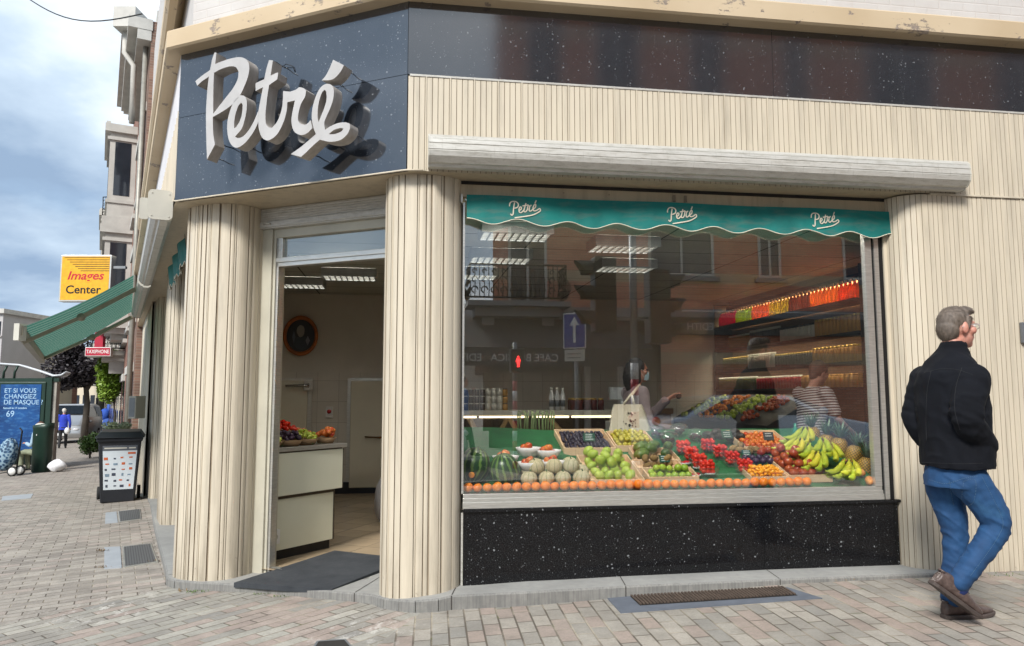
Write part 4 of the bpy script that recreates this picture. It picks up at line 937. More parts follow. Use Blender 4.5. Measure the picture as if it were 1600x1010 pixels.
# crates
CRW=plain('pale_crate_wood',srgb(214,182,146)[:3],.7,0,.12,9)
def crate(s,t,w,d,h,label,ang=0,front=True):
    c=F1(s,t,0); f=Frame((c.x,c.y),((F1.d*math.cos(ang)+F1.e*math.sin(ang)).x,(F1.d*math.cos(ang)+F1.e*math.sin(ang)).y))
    z=lambda tt:dz(t+tt)+.008
    o=thing('fruit_crate',label,'crate',(c.x,c.y,dz(t)),'wooden crates on the display')
    def bx(m,a0,b0,a1,b1,z0,z1):
        pts=[]
        for zz in (z0,z1):
            for a,b in ((a0,b0),(a1,b0),(a1,b1),(a0,b1)): pts.append(f(a,b,z(b)+zz))
        m.hexa(pts)
    m=MB(); bx(m,-w/2,-d/2,w/2,d/2,0,.006); m.build('bottom',CRW,o)
    for nm,a in (('front_board',(-w/2,-d/2,w/2,-d/2+.008,.007,h)),('rear_board',(-w/2,d/2-.008,w/2,d/2,.007,h)),('side_board',(-w/2,-d/2+.008,-w/2+.008,d/2-.008,.007,h)),('side_board',(w/2-.008,-d/2+.008,w/2,d/2-.008,.007,h))):
        m=MB(); bx(m,*a); m.build(nm,CRW,o)
    return f,z
def fill(f,z,w,d,r,kind,layers=2,h0=.012,jit=.2,scr=(.92,1.08),pitch=1.0,dome=0.0,lift=0):
    for L in range(layers):
        nx=int((w-.02-L*r*1.2)/(2*r*pitch)); ny=int((d-.02-L*r*1.2)/(2*r*pitch))
        for i in range(nx):
            for j in range(ny):
                a=(i-(nx-1)/2)*2*r*pitch*.98+random.uniform(-jit,jit)*r*.4; b=(j-(ny-1)/2)*2*r*pitch*.98+random.uniform(-jit,jit)*r*.4
                dm=dome*(1-(2*a/w)**2)*(1-(2*b/d)**2)
                kind.put(f(a,b,z(b)+h0+lift+L*r*1.45+dm),random.uniform(*scr))
# label cards on sticks
CARD=plain('dark_green_card',(.012,.075,.045),.5); SLATE=plain('slate_card',(.05,.06,.065),.6); CHALK=plain('chalk_marks',(.7,.72,.7),.8)
def price_card(p,label,mat=CARD,w=.085,h=.055,lines=3,seed=1,yaw=0):
    o=thing('price_card',label,'price card',tuple(p)); fr=Frame((p[0],p[1]),(F1.d*math.cos(yaw)+F1.e*math.sin(yaw))[:2]); r=random.Random(seed)
    m=MB(); m.hexa([fr(-w/2,0,p[2]),fr(w/2,0,p[2]),fr(w/2,.003,p[2]),fr(-w/2,.003,p[2]),fr(-w/2,.02,p[2]+h),fr(w/2,.02,p[2]+h),fr(w/2,.023,p[2]+h),fr(-w/2,.023,p[2]+h)]); m.build('card',mat,o)
    m=MB()
    for k in range(lines):
        zz=p[2]+h*(.80-.28*k); x=-w*.32
        while x<w*.30:
            ww=r.uniform(.003,.009); tt=(zz-p[2])/h*.02; m.hexa([fr(x,tt-.0015,zz-.003),fr(x+ww,tt-.0015,zz-.003),fr(x+ww,tt-.0003,zz-.003),fr(x,tt-.0003,zz-.003),fr(x,tt,zz+.003),fr(x+ww,tt,zz+.003),fr(x+ww,tt+.001,zz+.003),fr(x,tt+.001,zz+.003)]); x+=ww+r.uniform(.001,.003)
    m.build('handwriting',CHALK,o); return o
def on(px,py,dt=0):  # point on the sloping bench seen at this pixel
    t=.3
    for _ in range(30):
        z=dz(t)+dt; s_,t_,zz=None,None,None
        u=(px-800)/1155.; v=(505-py)/1155.; r=Vector((u,math.cos(TILT)-v*math.sin(TILT),math.sin(TILT)+v*math.cos(TILT)))
        # march: find k with z(k)=dz(t(k))+dt
        lo,hi=4.5,9.0
        for __ in range(40):
            k=(lo+hi)/2; p=r*(k/r.y)+Vector((0,0,CAMZ)); s_,t_=F1.inv(p)
            if p.z<dz(t_)+dt: hi=k
            else: lo=k
        return s_,t_
# --- left part: two water melons
WM=NT('watermelon_rind'); _P=WM.obj(); _s=WM.new('ShaderNodeSeparateXYZ'); WM.L.new(_P,_s.inputs[0])
_a=WM.math('ARCTAN2',_s.outputs[1],_s.outputs[0]); _n=WM.noise(_P,14,4,.6)
_w=WM.math('SINE',WM.math('ADD',WM.math('MULTIPLY',_a,13.0),WM.math('MULTIPLY',_n,5.0)))
WM=WM.fin(WM.mixc(WM.ramp(_w,[(.30,0),(.62,1)]),(.012,.05,.012,1),(.12,.22,.045,1)),.3,0)
def watermelon(p,r,rot,label):
    m=MB(); m.ball((0,0,0),(r,r,r*1.12),28,18); o=m.build('watermelon',WM,origin=(0,0,0),fix=False); o.location=p; o.rotation_euler=rot; tag(o,label,'watermelon',)
    s=MB(); s.tube([(0,0,r*1.1),(.004,0,r*1.18)],[.006,.004],6); q=s.build('stem',BROWN,origin=(0,0,0)); q.parent=o; WL[o.name]=Vector(p); return o
s_,t_=on(752,775); watermelon(F1(.115,.26,dz(.26)+.122),.120,(R(-8),R(14),R(20)),'dark striped watermelon against the left window frame')
watermelon(F1(.335,.20,dz(.2)+.112),.112,(R(12),R(-10),R(-6)),'lighter green striped watermelon beside the melons')
# half cut fig-like tags on the melons
m=MB(); m.ball(F1(.085,.135,.72),(.022,.008,.022),12,8); tag(m.build('orange_half',TANG),'orange cut half resting on the dark watermelon','fruit half')
# --- ribbed melons
def melon_proto():
    m=MB(); r=.064; m.ball((0,0,0),(r,r,r*.93),30,12,0,lambda d,a,th:(1+.025*abs(math.cos(4.5*a))**.5*math.sin(th))-.08*math.exp(-((1-d.z)*14)))
    MEL=NT('ribbed_melon_rind'); P=MEL.obj(); s=MEL.new('ShaderNodeSeparateXYZ'); MEL.L.new(P,s.inputs[0]); a=MEL.math('ARCTAN2',s.outputs[1],s.outputs[0])
    w=MEL.math('ABSOLUTE',MEL.math('COSINE',MEL.math('MULTIPLY',a,4.5))); n=MEL.noise(P,50,5,.7); oi=MEL.new('ShaderNodeObjectInfo')
    c=MEL.ramp(n,[(.3,(.40,.36,.22,1)),(.7,(.60,.54,.36,1))]); c=MEL.mixc(MEL.math('MULTIPLY',oi.outputs['Random'],.4),c,(.62,.48,.25,1))
    c=MEL.mixc(MEL.ramp(w,[(.06,1),(.16,0)]),c,(.10,.16,.04,1)); MEL.bump(n,.3,.003); mt=MEL.fin(c,.65,0)
    o=m.build('melon',mt,origin=(0,0,0),merge=False,fix=False)
    st=MB(); st.tube([(0,0,r*.80),(.004,0,r*.98),(.010,0,r*1.1)],[.005,.004,.005],6); q=st.build('stem',LEAFG,origin=(0,0,0)); q.parent=o
    return o
mp=melon_proto(); mst={}
ml='ribbed pale melon in the pile between watermelon and green fruit crate'
for row,(t,n,s0,zl) in enumerate(((.150,4,.505,0),(.262,4,.53,-.004),(.205,3,.575,.060),(.37,3,.60,.004))):
    for i in range(n):
        place(mp,mst,F1(s0+i*.132+random.uniform(-.006,.006),t,dz(t)+.067+zl*1.1),ml,'melon','melons piled on the display',(random.uniform(-.55,.1),random.uniform(-.3,.3),random.uniform(0,6)),random.uniform(.9,1.03))
# white paper cups of peaches
PAPER=plain('white_paper_tray',(.75,.73,.72),.6)
KP=Kind('peach',NECT,.032,'apple','red and orange peach in a white paper tray behind the melons','peach','peaches in paper trays')
for i,(px,py,l) in enumerate(((790,722,'leftmost low white paper tray of red peaches beside the watermelon'),(826,708,'raised white paper tray of orange peaches, upper left of the melons'),(828,732,'white paper tray of peaches directly behind the melon pile'),(857,712,'upper right white paper tray of peaches beside the dark fruit crate'),(864,730,'lower right white paper tray of red peaches touching the melons'))):
    s,t=on(px,py+10,.05); p=F1(s,t,dz(t)+.06); o=thing('paper_tray',l,'paper tray',tuple(p),'paper trays of peaches')
    m=MB(); m.lathe([(.0,.0),(.05,0.005),(.09,.055),(.104,.085),(.099,.083),(.05,.012),(0,.008)],p,8); m.build('cup',PAPER,o,fix=False)
    for k,(a,b,c) in enumerate(((-.032,-.02,.015),(.03,-.022,.016),(0,.032,.016),(.0,0,.055),(-.035,.02,.04))): KP.put(p+Vector((a,b,c+.012)),random.uniform(.95,1.12))
# --- dark grapes / plums crate at the back
f,z=crate(1.11,.88,.44,.40,.06,'wooden crate of dark plums behind the melons with a green price card')
KG=Kind('plum',GRAPE,.017,'ball','small dark plum in the rear wooden crate','plum','dark plums in the rear crate')
fill(f,z,.42,.38,.0175,KG,1,.03,1.0); 
price_card(f(.02,-.10,z(-.1)+.075),'dark green price card standing in the crate of dark plums',seed=3,w=.10,h=.065)
# --- green pears crate
f,z=crate(1.175,.34,.42,.44,.055,'front wooden crate heaped with green pears')
KPe=Kind('pear',PEAR,.040,'pear','green pear in the front crate beside the melons','pear','green pears in a crate')
fill(f,z,.40,.42,.042,KPe,1,.01,.8); 
for a,b in ((-.10,.10),(-.02,.06),(.06,.02),(.10,.10),(-.08,-.02),(.0,-.06),(-.12,.17),(.02,.15)): KPe.put(f(a,b,z(b)+.075),random.uniform(.95,1.15),(random.uniform(-.4,.4),random.uniform(-.3,.3),random.uniform(0,6)))
# --- small yellow green fruit bowl, avocados, kiwis
f,z=crate(1.53,.90,.36,.32,.05,'rear wooden crate of small yellow green fruit')
KY=Kind('greengage',GREENP,.021,'ball','small yellow green plum in the rear crate left of the avocados','greengage','yellow green plums in a crate'); fill(f,z,.34,.30,.0225,KY,2,.02,.8)
f,z=crate(1.62,.58,.36,.24,.05,'wooden crate of large green avocados')
KA=Kind('avocado',AVO,.046,'long','large glossy green avocado in the middle crate','avocado','green avocados in a crate')
for a,b,c,rz_ in ((-.12,-.05,.02,.3),(-.03,-.02,.05,.9),(.08,-.05,.02,1.3),(.13,.03,.05,1.6),(-.09,.06,.03,.1),(.03,.07,.05,.6)): KA.put(f(a,b,z(b)+c),random.uniform(1.0,1.25),(0,random.uniform(-.3,.3),rz_))
f,z=crate(1.585,.40,.38,.15,.05,'narrow wooden crate of brown kiwis')
KK=Kind('kiwi',KIWI,.030,'long','brown kiwi in the narrow crate behind the limes','kiwi','kiwis in a crate'); fill(f,z,.36,.13,.034,KK,1,.012,.8); 
for a in (-.10,-.03,.08): KK.put(f(a,0,z(0)+.06),1.1)
price_card(f(.05,-.03,z(0)+.06),'small green price card on the kiwi crate',seed=5)
f,z=crate(1.63,.245,.40,.17,.05,'wooden crate of bright green limes at the front of the display')
KL=Kind('lime',LIME,.028,'ball','bright green lime in the front crate','lime','limes in a crate'); fill(f,z,.38,.15,.0295,KL,2,.012,.6)
# --- cherry tomatoes in clear punnets running back
PUN=glassmat('clear_punnet_plastic',(.9,.93,.92),1.5,.03,.08,.12)
KT=Kind('cherry_tomato',TOM,.0185,'ball','bright red cherry tomato in a clear punnet row right of the limes','cherry tomato','cherry tomatoes in punnets')
KS=Kind('strawberry',STRAW,.017,'pear','red strawberry in a clear punnet at the middle of the display','strawberry','strawberries in punnets')
def punnet(s,t,w,d,h,label,kind,r,layers=2,mat=PUN,fillit=True):
    p=F1(s,t,dz(t)+.012); o=thing('fruit_punnet',label,'punnet',tuple(p),'clear plastic punnets')
    def P(a,b,c): return F1(s+a,t+b,dz(t+b)+.010+c)
    m=MB(); k=.85
    q=[P(-w/2*k,-d/2*k,0),P(w/2*k,-d/2*k,0),P(w/2*k,d/2*k,0),P(-w/2*k,d/2*k,0),P(-w/2,-d/2,h),P(w/2,-d/2,h),P(w/2,d/2,h),P(-w/2,d/2,h)]
    m.add(q,[(3,2,1,0),(0,1,5,4),(1,2,6,5),(2,3,7,6),(3,0,4,7)]); m.tube([q[4],q[5],q[6],q[7]],.0025,5,0,False,True,True); m.build('tub',mat,o,fix=False)
    for L in range(layers):
        nx=max(1,int(w*.9/(2*r))); ny=max(1,int(d*.9/(2*r)))
        for i in range(nx):
            for j in range(ny): kind.put(P((i-(nx-1)/2)*2*r*.97,(j-(ny-1)/2)*2*r*.97,.008+L*r*1.55+random.uniform(0,.006)),random.uniform(.92,1.1))
pos=[(1.955,.30),(1.945,.43),(1.93,.56),(1.915,.69)]
nm=['front most punnet of red tomatoes beside the limes','second punnet of red tomatoes from the front','third punnet of red tomatoes from the front','rear punnet of red tomatoes near the dark berries']
for (s,t),l in zip(pos,nm): punnet(s,t,.15,.115,.07,l,KT,.0195,3)
# red meat-like trays of redcurrants
RED=skin('redcurrant_red',(.42,.006,.012),(.60,.02,.03),.2,60)
for i,(px,py,l) in enumerate(((1078,708,'rear small white tray of redcurrants on the green mat'),(1070,726,'left small white tray of redcurrants on the green mat'),(1092,733,'middle small white tray of redcurrants on the green mat'),(1085,745,'front left small tray of redcurrants near the oranges'),(1108,742,'right small tray of redcurrants touching the strawberries'),(1096,722,'small tray of redcurrants with a green leaf beside it'))):
    s,t=on(px,py,.01); p=F1(s,t,dz(t)+.012); o=thing('berry_tray',l,'berry tray',tuple(p),'small trays of redcurrants')
    m=MB(); m.lathe([(0,0),(.04,0),(.055,.014),(.05,.013),(.0,.006)],p,7); m.build('tray',PAPER,o,fix=False)
    m=MB(); rr=random.Random(i)
    for k in range(34):
        a=rr.uniform(0,6.28); q=rr.uniform(0,.042); m.ball(p+Vector((q*math.cos(a),q*math.sin(a),.012+rr.uniform(0,.012))),.0058,6,5)
    tag(m.build('redcurrants',RED,o,merge=False,fix=False),kind='stuff')
# strawberries punnets
for (s,t),l in zip(((2.285,.33),(2.245,.47),(2.20,.60),(2.15,.73)),('front punnet of strawberries left of the kumquats','second punnet of strawberries from the front','third punnet of strawberries from the front','rear punnet of strawberries beside the dark avocados')): punnet(s,t,.15,.12,.065,l,KS,.0195,3)
# cherries / dark berries in bags at the back
CH=skin('dark_cherry_skin',(.02,.002,.006),(.07,.006,.012),.12,60)
KC=Kind('cherry',CH,.0125,'apple','dark cherry in the clear bags at the back of the display','cherry','cherries in clear bags')
for i,(s,t,n,l) in enumerate(((1.80,1.02,26,'left clear bag of dark cherries at the rear edge'),(1.86,.88,22,'clear tub of dark cherries in front of the rear bags'),(2.02,1.06,26,'clear plastic bag of cherries behind the tomatoes'),(2.14,.95,20,'glossy tub of dark cherries behind the redcurrants'))):
    p=F1(s,t,dz(t)+.008); o=thing('cherry_bag',l,'bag of cherries',tuple(p),'clear bags of cherries')
    m=MB(); m.ball(p+Vector((0,0,.055)),(.085,.07,.055),14,8,0,lambda d,a,th:1+.08*math.sin(5*a+i)+.06*math.sin(9*a+2*d.z)); m.build('film',PUN,o,fix=False)
    for k in range(n): a=random.uniform(0,6.28); q=random.uniform(0,.06); KC.put(p+Vector((q*math.cos(a),q*.8*math.sin(a),.012+random.uniform(0,.06)*(1-q/.075))),random.uniform(.9,1.15))
# dark avocados, more kiwis, passion fruit
KD=Kind('dark_avocado',DARKAVO,.040,'long','dark wrinkled avocado at the back behind the green price card','avocado','dark avocados'); 
for i in range(4):
    for j in range(2): KD.put(F1(2.26+i*.085,.90+j*.09,dz(.9+j*.09)+.01+.02*(i%2)),1,(0,0,random.uniform(0,3)))
price_card(F1(2.36,.80,dz(.8)+.09),'dark green price card leaning before the dark avocados',seed=8,w=.11,h=.06,yaw=.25)
K2=Kind('kiwi',KIWI,.031,'long','brown green kiwi between strawberries and the nectarine crate','kiwi','kiwis beside the strawberries')
for i,(s,t) in enumerate(((2.35,.68),(2.43,.70),(2.50,.66),(2.38,.60),(2.46,.60),(2.53,.60))): K2.put(F1(s,t,dz(t)+.02+.02*(i%2)),1.1)
price_card(F1(2.40,.53,dz(.53)+.05),'green price card below the loose kiwis',seed=9,w=.075,h=.05)
KPl=Kind('passion_fruit',PLUM,.029,'ball','dark purple passion fruit behind the kumquats','passion fruit','passion fruits')
for i in range(4):
    for j in range(2): KPl.put(F1(2.36+i*.062,.42+j*.06,dz(.42+j*.06)+.03),1)
f,z=crate(2.40,.24,.31,.19,.045,'wooden crate of small orange kumquats just behind the row of oranges')
KQ=Kind('kumquat',KUMQ,.0145,'long','small orange kumquat in the crate behind the oranges','kumquat','kumquats in a crate'); fill(f,z,.30,.18,.0165,KQ,2,.02,1.5,(.9,1.25),1,.01)
price_card(f(.02,-.112,z(-.11)-.008),'tiny pale green card on the front of the kumquat crate',plain('pale_green_card',(.2,.38,.25),.5),.06,.022,1,4)
# nectarine crate at the back
f,z=crate(2.68,.86,.46,.36,.055,'rear wooden crate of small red and yellow nectarines with a slate price card')
KN=Kind('nectarine',NECT,.022,'apple','small red and yellow nectarine in the rear crate','nectarine','nectarines in the rear crate'); fill(f,z,.44,.34,.0235,KN,1,.025,1.0)
price_card(f(.06,-.06,z(-.06)+.06),'grey slate price card in the nectarine crate',SLATE,.095,.07,2,12)
# apples crate
f,z=crate(2.735,.32,.36,.36,.055,'front wooden crate heaped with dark red apples at the right end of the orange row')
KAp=Kind('apple',APPLE,.037,'apple','dark red apple in the heap at the right end of the oranges','apple','red apples in a heap')
fill(f,z,.36,.36,.038,KAp,1,.012,.5); 
for (a,b,c) in ((-.10,-.02,.06),(-.03,-.06,.06),(.05,-.05,.062),(.10,-.09,.058),(-.08,.07,.062),(0,.04,.065),(.07,.05,.062),(-.12,.14,.06),(-.03,.12,.063),(.05,.14,.06),(-.04,.0,.115),(.02,.07,.118),(-.09,.11,.112)): KAp.put(f(a,b,z(b)+c),1.02)
for (s,t) in ((2.52,.52),(2.60,.56),(2.68,.60),(2.75,.62),(2.56,.60),(2.84,.55),(2.65,.52),(2.74,.53)): KAp.put(F1(s,t,dz(t)+.05),1.0)
# bananas
def banana(m,L=.19,r=.0185,bend=1.5):
    pts=[];rs=[];n=14
    for i in range(n+1):
        u=i/n; a=(u-.5)*bend; Rr=L/bend
        pts.append(Vector((Rr*math.sin(a),0,Rr*(1-math.cos(a)))))
        rs.append(r*(.28+.72*min(1,math.sin(PI*min(max(u*1.06-.0,0),1))**.35)) if .02<u<.98 else r*.25)
    m.tube(pts,rs,8)
    return pts
def bunch(s,t,yaw,label,n=5,sc=1.0,zup=.0):
    p=F1(s,t,dz(t)+zup); o=thing('banana_bunch',label,'bananas',tuple(p),'banana bunches',0)
    crown=Vector((0,0,.115*sc))
    for i in range(n):
        lay=i%2; a=(i-(n-1)/2)*.17+random.uniform(-.03,.03); m=MB(); pts=[];rs=[];N_=16; L=.20*sc*random.uniform(.94,1.06); zt=.085*sc
        for k in range(N_+1):
            u=k/N_; x=L*(u**.92); z_=zt*(1-u)**1.7+(.020+.028*lay)*sc+.030*sc*max(0,u-.7)*2.2
            side=(i-(n-1)/2)*.012*sc
            d=Vector((math.cos(a),math.sin(a),0)); q=d*x+Vector((0,side,z_)); q+=Vector((-math.sin(a),math.cos(a),0))*(.018*sc*math.sin(PI*u))
            pts.append(q); rs.append((.006+.0 if u<.08 else (.0185*min(1,.35+(u-.08)*5) if u<.82 else .0185*max(.28,(1-u)*5.2)))*sc)
        Mz=Matrix.Rotation(yaw,3,'Z'); m.tube([Mz@q+p for q in pts],rs,9); m.build('banana',BAN,o)
    m=MB(); m.tube([p+Matrix.Rotation(yaw,3,'Z')@Vector((-.02,0,.122*sc)),p+Matrix.Rotation(yaw,3,'Z')@Vector((.02,0,.108*sc))],[.012*sc,.016*sc],8); m.build('stem',BROWN,o)
BY=math.atan2(F1.d.y,F1.d.x)
for i,(px,py,yw,n,l) in enumerate(((1252,705,-2.75,6,'upper left banana bunch, greenest of the pile'),(1262,690,-2.5,6,'rearmost banana bunch on top of the pile'),(1268,712,-2.65,5,'banana bunch second from the apples'),(1282,724,-2.55,6,'large front left banana bunch beside the red apples'),(1288,706,-2.3,4,'banana bunch in the middle of the pile'),(1300,712,-2.1,4,'yellow banana bunch right of the middle'),(1330,735,-2.45,6,'front right banana bunch lying on the green mat'))):
    s,t=on(px,py+14,.02); bunch(s,t+.03,yw+BY,l,n,1.22,[.03,.045,.02,.01,.035,.025,.0][i])
# pineapples
PINE=NT('pineapple_skin'); _P=PINE.obj(); _sx=PINE.new('ShaderNodeSeparateXYZ'); PINE.L.new(_P,_sx.inputs[0]); _a=PINE.math('ARCTAN2',_sx.outputs[1],_sx.outputs[0])
_u=PINE.math('ADD',PINE.math('MULTIPLY',_a,4*.6366/1.0*1.0),PINE.math('MULTIPLY',_sx.outputs[2],38.0)); _v=PINE.math('SUBTRACT',PINE.math('MULTIPLY',_a,4*.6366),PINE.math('MULTIPLY',_sx.outputs[2],38.0))
_e=lambda q:PINE.math('ABSOLUTE',PINE.math('SUBTRACT',PINE.math('FRACT',q),.5))
_d=PINE.math('MAXIMUM',_e(_u),_e(_v)); PINE.bump(_d,-.9,.012)
_c=PINE.ramp(_d,[(.08,(.75,.42,.06,1)),(.2,(.50,.26,.04,1)),(.36,(.36,.22,.05,1)),(.47,(.06,.05,.015,1))]); PINE=PINE.fin(_c,.55,0)
CROWN=plain('pineapple_leaf',(.10,.17,.09),.5,0,.35,20)
def pineapple(px,py,h,label,lean=(0,0),zoff=0,Y=None):
    p=at(px,py,Y)-Vector((0,0,h*.5)); s=px/500.; o=thing('pineapple',label,'pineapple',tuple(p),'pineapples')
    rr=random.Random(int(s*1000)); M=Matrix.Rotation(lean[0],3,'X')@Matrix.Rotation(lean[1],3,'Y')
    m=MB(); m.lathe([(.02,0),(.050,.006),(.068,.035),(.074,h*.45),(.066,h*.8),(.040,h*.97),(.012,h)],(0,0,0),20,0,True,None); bo=m.build('body',PINE,o,origin=(0,0,0),fix=False); bo.location=(0,0,0); bo.rotation_euler=M.to_euler()
    m=MB()
    for k in range(34):
        a=k*2.4; el=1.45-.95*((k%17)/17.0)-.0; L=(.085+.085*(1-abs((k%17)/17-.35)))*rr.uniform(.85,1.1); b=Vector((math.cos(a)*.014,math.sin(a)*.014,h-.004+.0*k)); d=Vector((math.cos(a)*math.cos(el),math.sin(a)*math.cos(el),math.sin(el))); sd=Vector((-math.sin(a),math.cos(a),0))*.009
        cur=Vector((math.cos(a),math.sin(a),-.25))*.02
        q=[b-sd,b+sd,b+d*L*.55+sd*.8,b+d*L*.55-sd*.8,b+d*L+cur]; q=[M@x+p for x in q]
        m.add(q,[(0,1,2,3),(3,2,4)])
    m.build('crown',CROWN,o,fix=False,merge=False)
for a in ((1271,682,.18,'rear left pineapple with a tall crown before the clerk',(.05,-.1),0,6.95),(1290,694,.18,'second pineapple from the left, half behind the bananas',(.1,.05),0,6.75),(1308,699,.18,'golden pineapple in the middle of the row',(.15,.1),0,6.6),(1330,712,.185,'pineapple with pale skin right of the bananas',(.15,.2),0,6.42),(1350,732,.19,'large front pineapple against the right window frame',(.1,.12),0,6.22)):
    pineapple(*a)
KM=Kind('mango',PEACH,.042,'long','orange mango wedged between the pineapples at the right frame','mango','mangoes among the pineapples')
for px,py in ((1316,722),(1336,735),(1352,748)): s,t=on(px,py,.04); KM.put(F1(s,t-.05,dz(t-.05)+.01),.95)
m=MB(); s,t=on(1338,660,.1); m.lathe([(.026,0),(.026,.13),(.012,.16),(.012,.19),(0,.19)],F1(3.02,.86,dz(.86)),12); tag(m.build('green_bottle',plain('green_plastic',(.02,.22,.14),.2)),'green plastic spray bottle behind the pineapples','bottle')
# counter baskets
for i,(a,b,k,l) in enumerate(((.08,.12,'g','wicker basket of green grapes at the front corner of the counter'),(.47,.12,'g','second wicker basket of green grapes farther along the counter'),(.30,.28,'d','wicker basket of dark figs in the middle of the counter'),(.72,.12,'r','small wicker basket of red peaches at the far end of the counter'),(.10,.32,'r','wicker basket of orange peaches behind the grapes'),(.58,.30,'r','wicker basket of red peaches behind the dark figs'),(.27,.10,'d','small wicker basket of dark figs between the two grape baskets'),(.40,.32,'s','raised wicker basket of red berries, topmost on the counter'))):
    zb=.851+(.07 if k=='s' else 0); p=FC(a,b,zb); o=thing('wicker_basket',l,'basket',tuple(p),'wicker baskets on the counter')
    rb=.125 if k!='r' or a<.5 else .10
    m=MB(); m.lathe([(.0,0),(rb*.7,0),(rb,.055),(rb*.94,.055),(rb*.62,.01),(0,.01)],p,18); m.build('weave',WICK,o,fix=False)
    if k=='s': mm=MB(); mm.lathe([(.09,0),(.08,.035),(.06,.068),(0,.068)],FC(a,b,.851),14); tag(mm.build('riser',BLACKM),'small dark stand under the topmost berry basket','stand')
    KK2=Kind({'g':'grape','d':'fig','r':'peach','s':'clementine'}[k],{'g':GGRAPE,'d':PLUM,'r':TANG if i==4 else NECT,'s':TOM}[k],{'g':.016,'d':.019,'r':.027,'s':.021}[k],'ball' if k!='g' else 'long',{'g':'green grape heaped in a wicker basket on the counter','d':'dark fig in a wicker basket on the counter','r':'peach in a wicker basket on the counter','s':'red fruit in the topmost basket on the counter'}[k],{'g':'grape','d':'fig','r':'peach','s':'fruit'}[k],{'g':'green grapes on the counter','d':'figs on the counter','r':'peaches on the counter','s':'red fruit on the counter'}[k])
    for q in range({'g':60,'d':30,'r':20,'s':34}[k]):
        an=random.uniform(0,6.28); ra=rb*.85*math.sqrt(random.random()); KK2.put(p+Vector((ra*math.cos(an),ra*math.sin(an),.03+.095*(1-(ra/rb)**2)*random.uniform(.3,1.0))),random.uniform(.9,1.1))
m=MB()
for k in range(26):
    a=FC(random.uniform(-.05,.6),random.uniform(.0,.08),.853+random.uniform(0,.02)); r=random.uniform(0,6.28); d=Vector((math.cos(r),math.sin(r),.3))*.022; sd=Vector((-math.sin(r),math.cos(r),.2))*.012; m.add([a-d*.2,a+d*.5+sd,a+d,a+d*.5-sd],[(0,1,2,3)])
tag(m.build('leaves',LEAFG,fix=False,merge=False),'dark green leaves strewn along the front of the counter','leaves',kind='stuff')
# ---------------- across the street (seen mirrored in the glass and granite) ----------------
BR1=brickwall('red_brown_brick',U1,srgb(216,134,104),srgb(238,168,136),srgb(150,130,112),band=(2.1,.14,srgb(196,172,140)))
BR2=brickwall('red_brown_brick_side',E1,srgb(216,134,104),srgb(238,168,136),srgb(150,130,112))
BSTONE=stone('blue_grey_stone',srgb(120,122,124)[:3],srgb(160,160,158)[:3],9)
DGLASS=plain('dark_window_glass',(.02,.025,.035),.05,0,.2,2,spec=1.6,world=True)
DAWN=plain('charcoal_awning_cloth',(.035,.035,.037),.8,0,.15,5,world=True)
FRAMEW=plain('off_white_joinery',srgb(200,196,186)[:3],.5)
def textobj(txt,size,fn,mat,name,parent,ext=.004,bold=0,shear=0,align='CENTER',font=None):
    cu=bpy.data.curves.new('t','FONT'); cu.body=txt; cu.size=size; cu.extrude=ext; cu.align_x=align; cu.offset=bold; cu.shear=shear; cu.resolution_u=4
    tmp=bpy.data.objects.new('tmp',cu); COL.objects.link(tmp); dg=bpy.context.evaluated_depsgraph_get()
    me=bpy.data.meshes.new_from_object(tmp.evaluated_get(dg)); bpy.data.objects.remove(tmp); me.materials.clear(); me.materials.append(mat)
    org=WL[parent.name]
    for v in me.vertices: v.co=Vector(fn(v.co.x,v.co.y,v.co.z))-org
    o=bpy.data.objects.new(name,me); COL.objects.link(o); o.parent=parent; WL[o.name]=org.copy(); return o
D=13.0
ob=thing('brick_corner_building','red brick corner building with cafe and balcony across the street, mirrored in the shop window','building',tuple(F1(8,-D,0)))
def obox(m,s0,s1,z0,z1,d0,d1,mi=0):
    if d1>5:   # the side wall runs back at an angle along the side street
        k=3.4; m.hexa([F1(s0+k,-D-d1,z0),F1(s1,-D-d1,z0),F1(s1,-D-d0,z0),F1(s0,-D-d0,z0),F1(s0+k,-D-d1,z1),F1(s1,-D-d1,z1),F1(s1,-D-d0,z1),F1(s0,-D-d0,z1)],mi)
    else: m.box((s0,-D-d1,z0),(s1,-D-d0,z1),mi,F1)
#   # d measured away from the shop
m=MB(); obox(m,1.81,22,3.3,13.5,0,9); obox(m,6.2,22,-.6,3.3,0.02,9); m.build('wall',[BR1],ob)
m=MB(); obox(m,1.75,6.45,-.6,3.3,.25,9); m.build('cafe_front',plain('dark_cafe_joinery',(.03,.028,.026),.5,0,.2,3,world=True),ob)
m=MB(); obox(m,1.6,22,3.30,3.52,-.16,0); obox(m,1.65,22,3.2,3.3,-.08,0); m.build('string_course',BSTONE,ob)
m=MB(); obox(m,1.5,22,13.2,13.7,-.4,0); m.build('roof_cornice',BSTONE,ob)
def owin(s0,s1,z0,z1,arch=False):
    f=MB(); 
    obox(f,s0,s1,z0,z1,-.005,.0); w_=f.build('window',DGLASS,ob)
    f=MB()
    for a,b,c,d in ((s0,s0+.07,z0,z1),(s1-.07,s1,z0,z1),(s0+.07,s1-.07,z0,z0+.07),(s0+.07,s1-.07,z1-.07,z1),((s0+s1)/2-.03,(s0+s1)/2+.03,z0+.07,z1-.07)): obox(f,a,b,c,d,-.03,-.006)
    f.build('frame',FRAMEW,w_)
    f=MB(); obox(f,s0-.12,s1+.12,z0-.13,z0,-.10,0); f.build('sill',BSTONE,w_); f=MB(); obox(f,s0-.1,s1+.1,z1,z1+.16,-.04,0); f.build('lintel',BSTONE,w_)
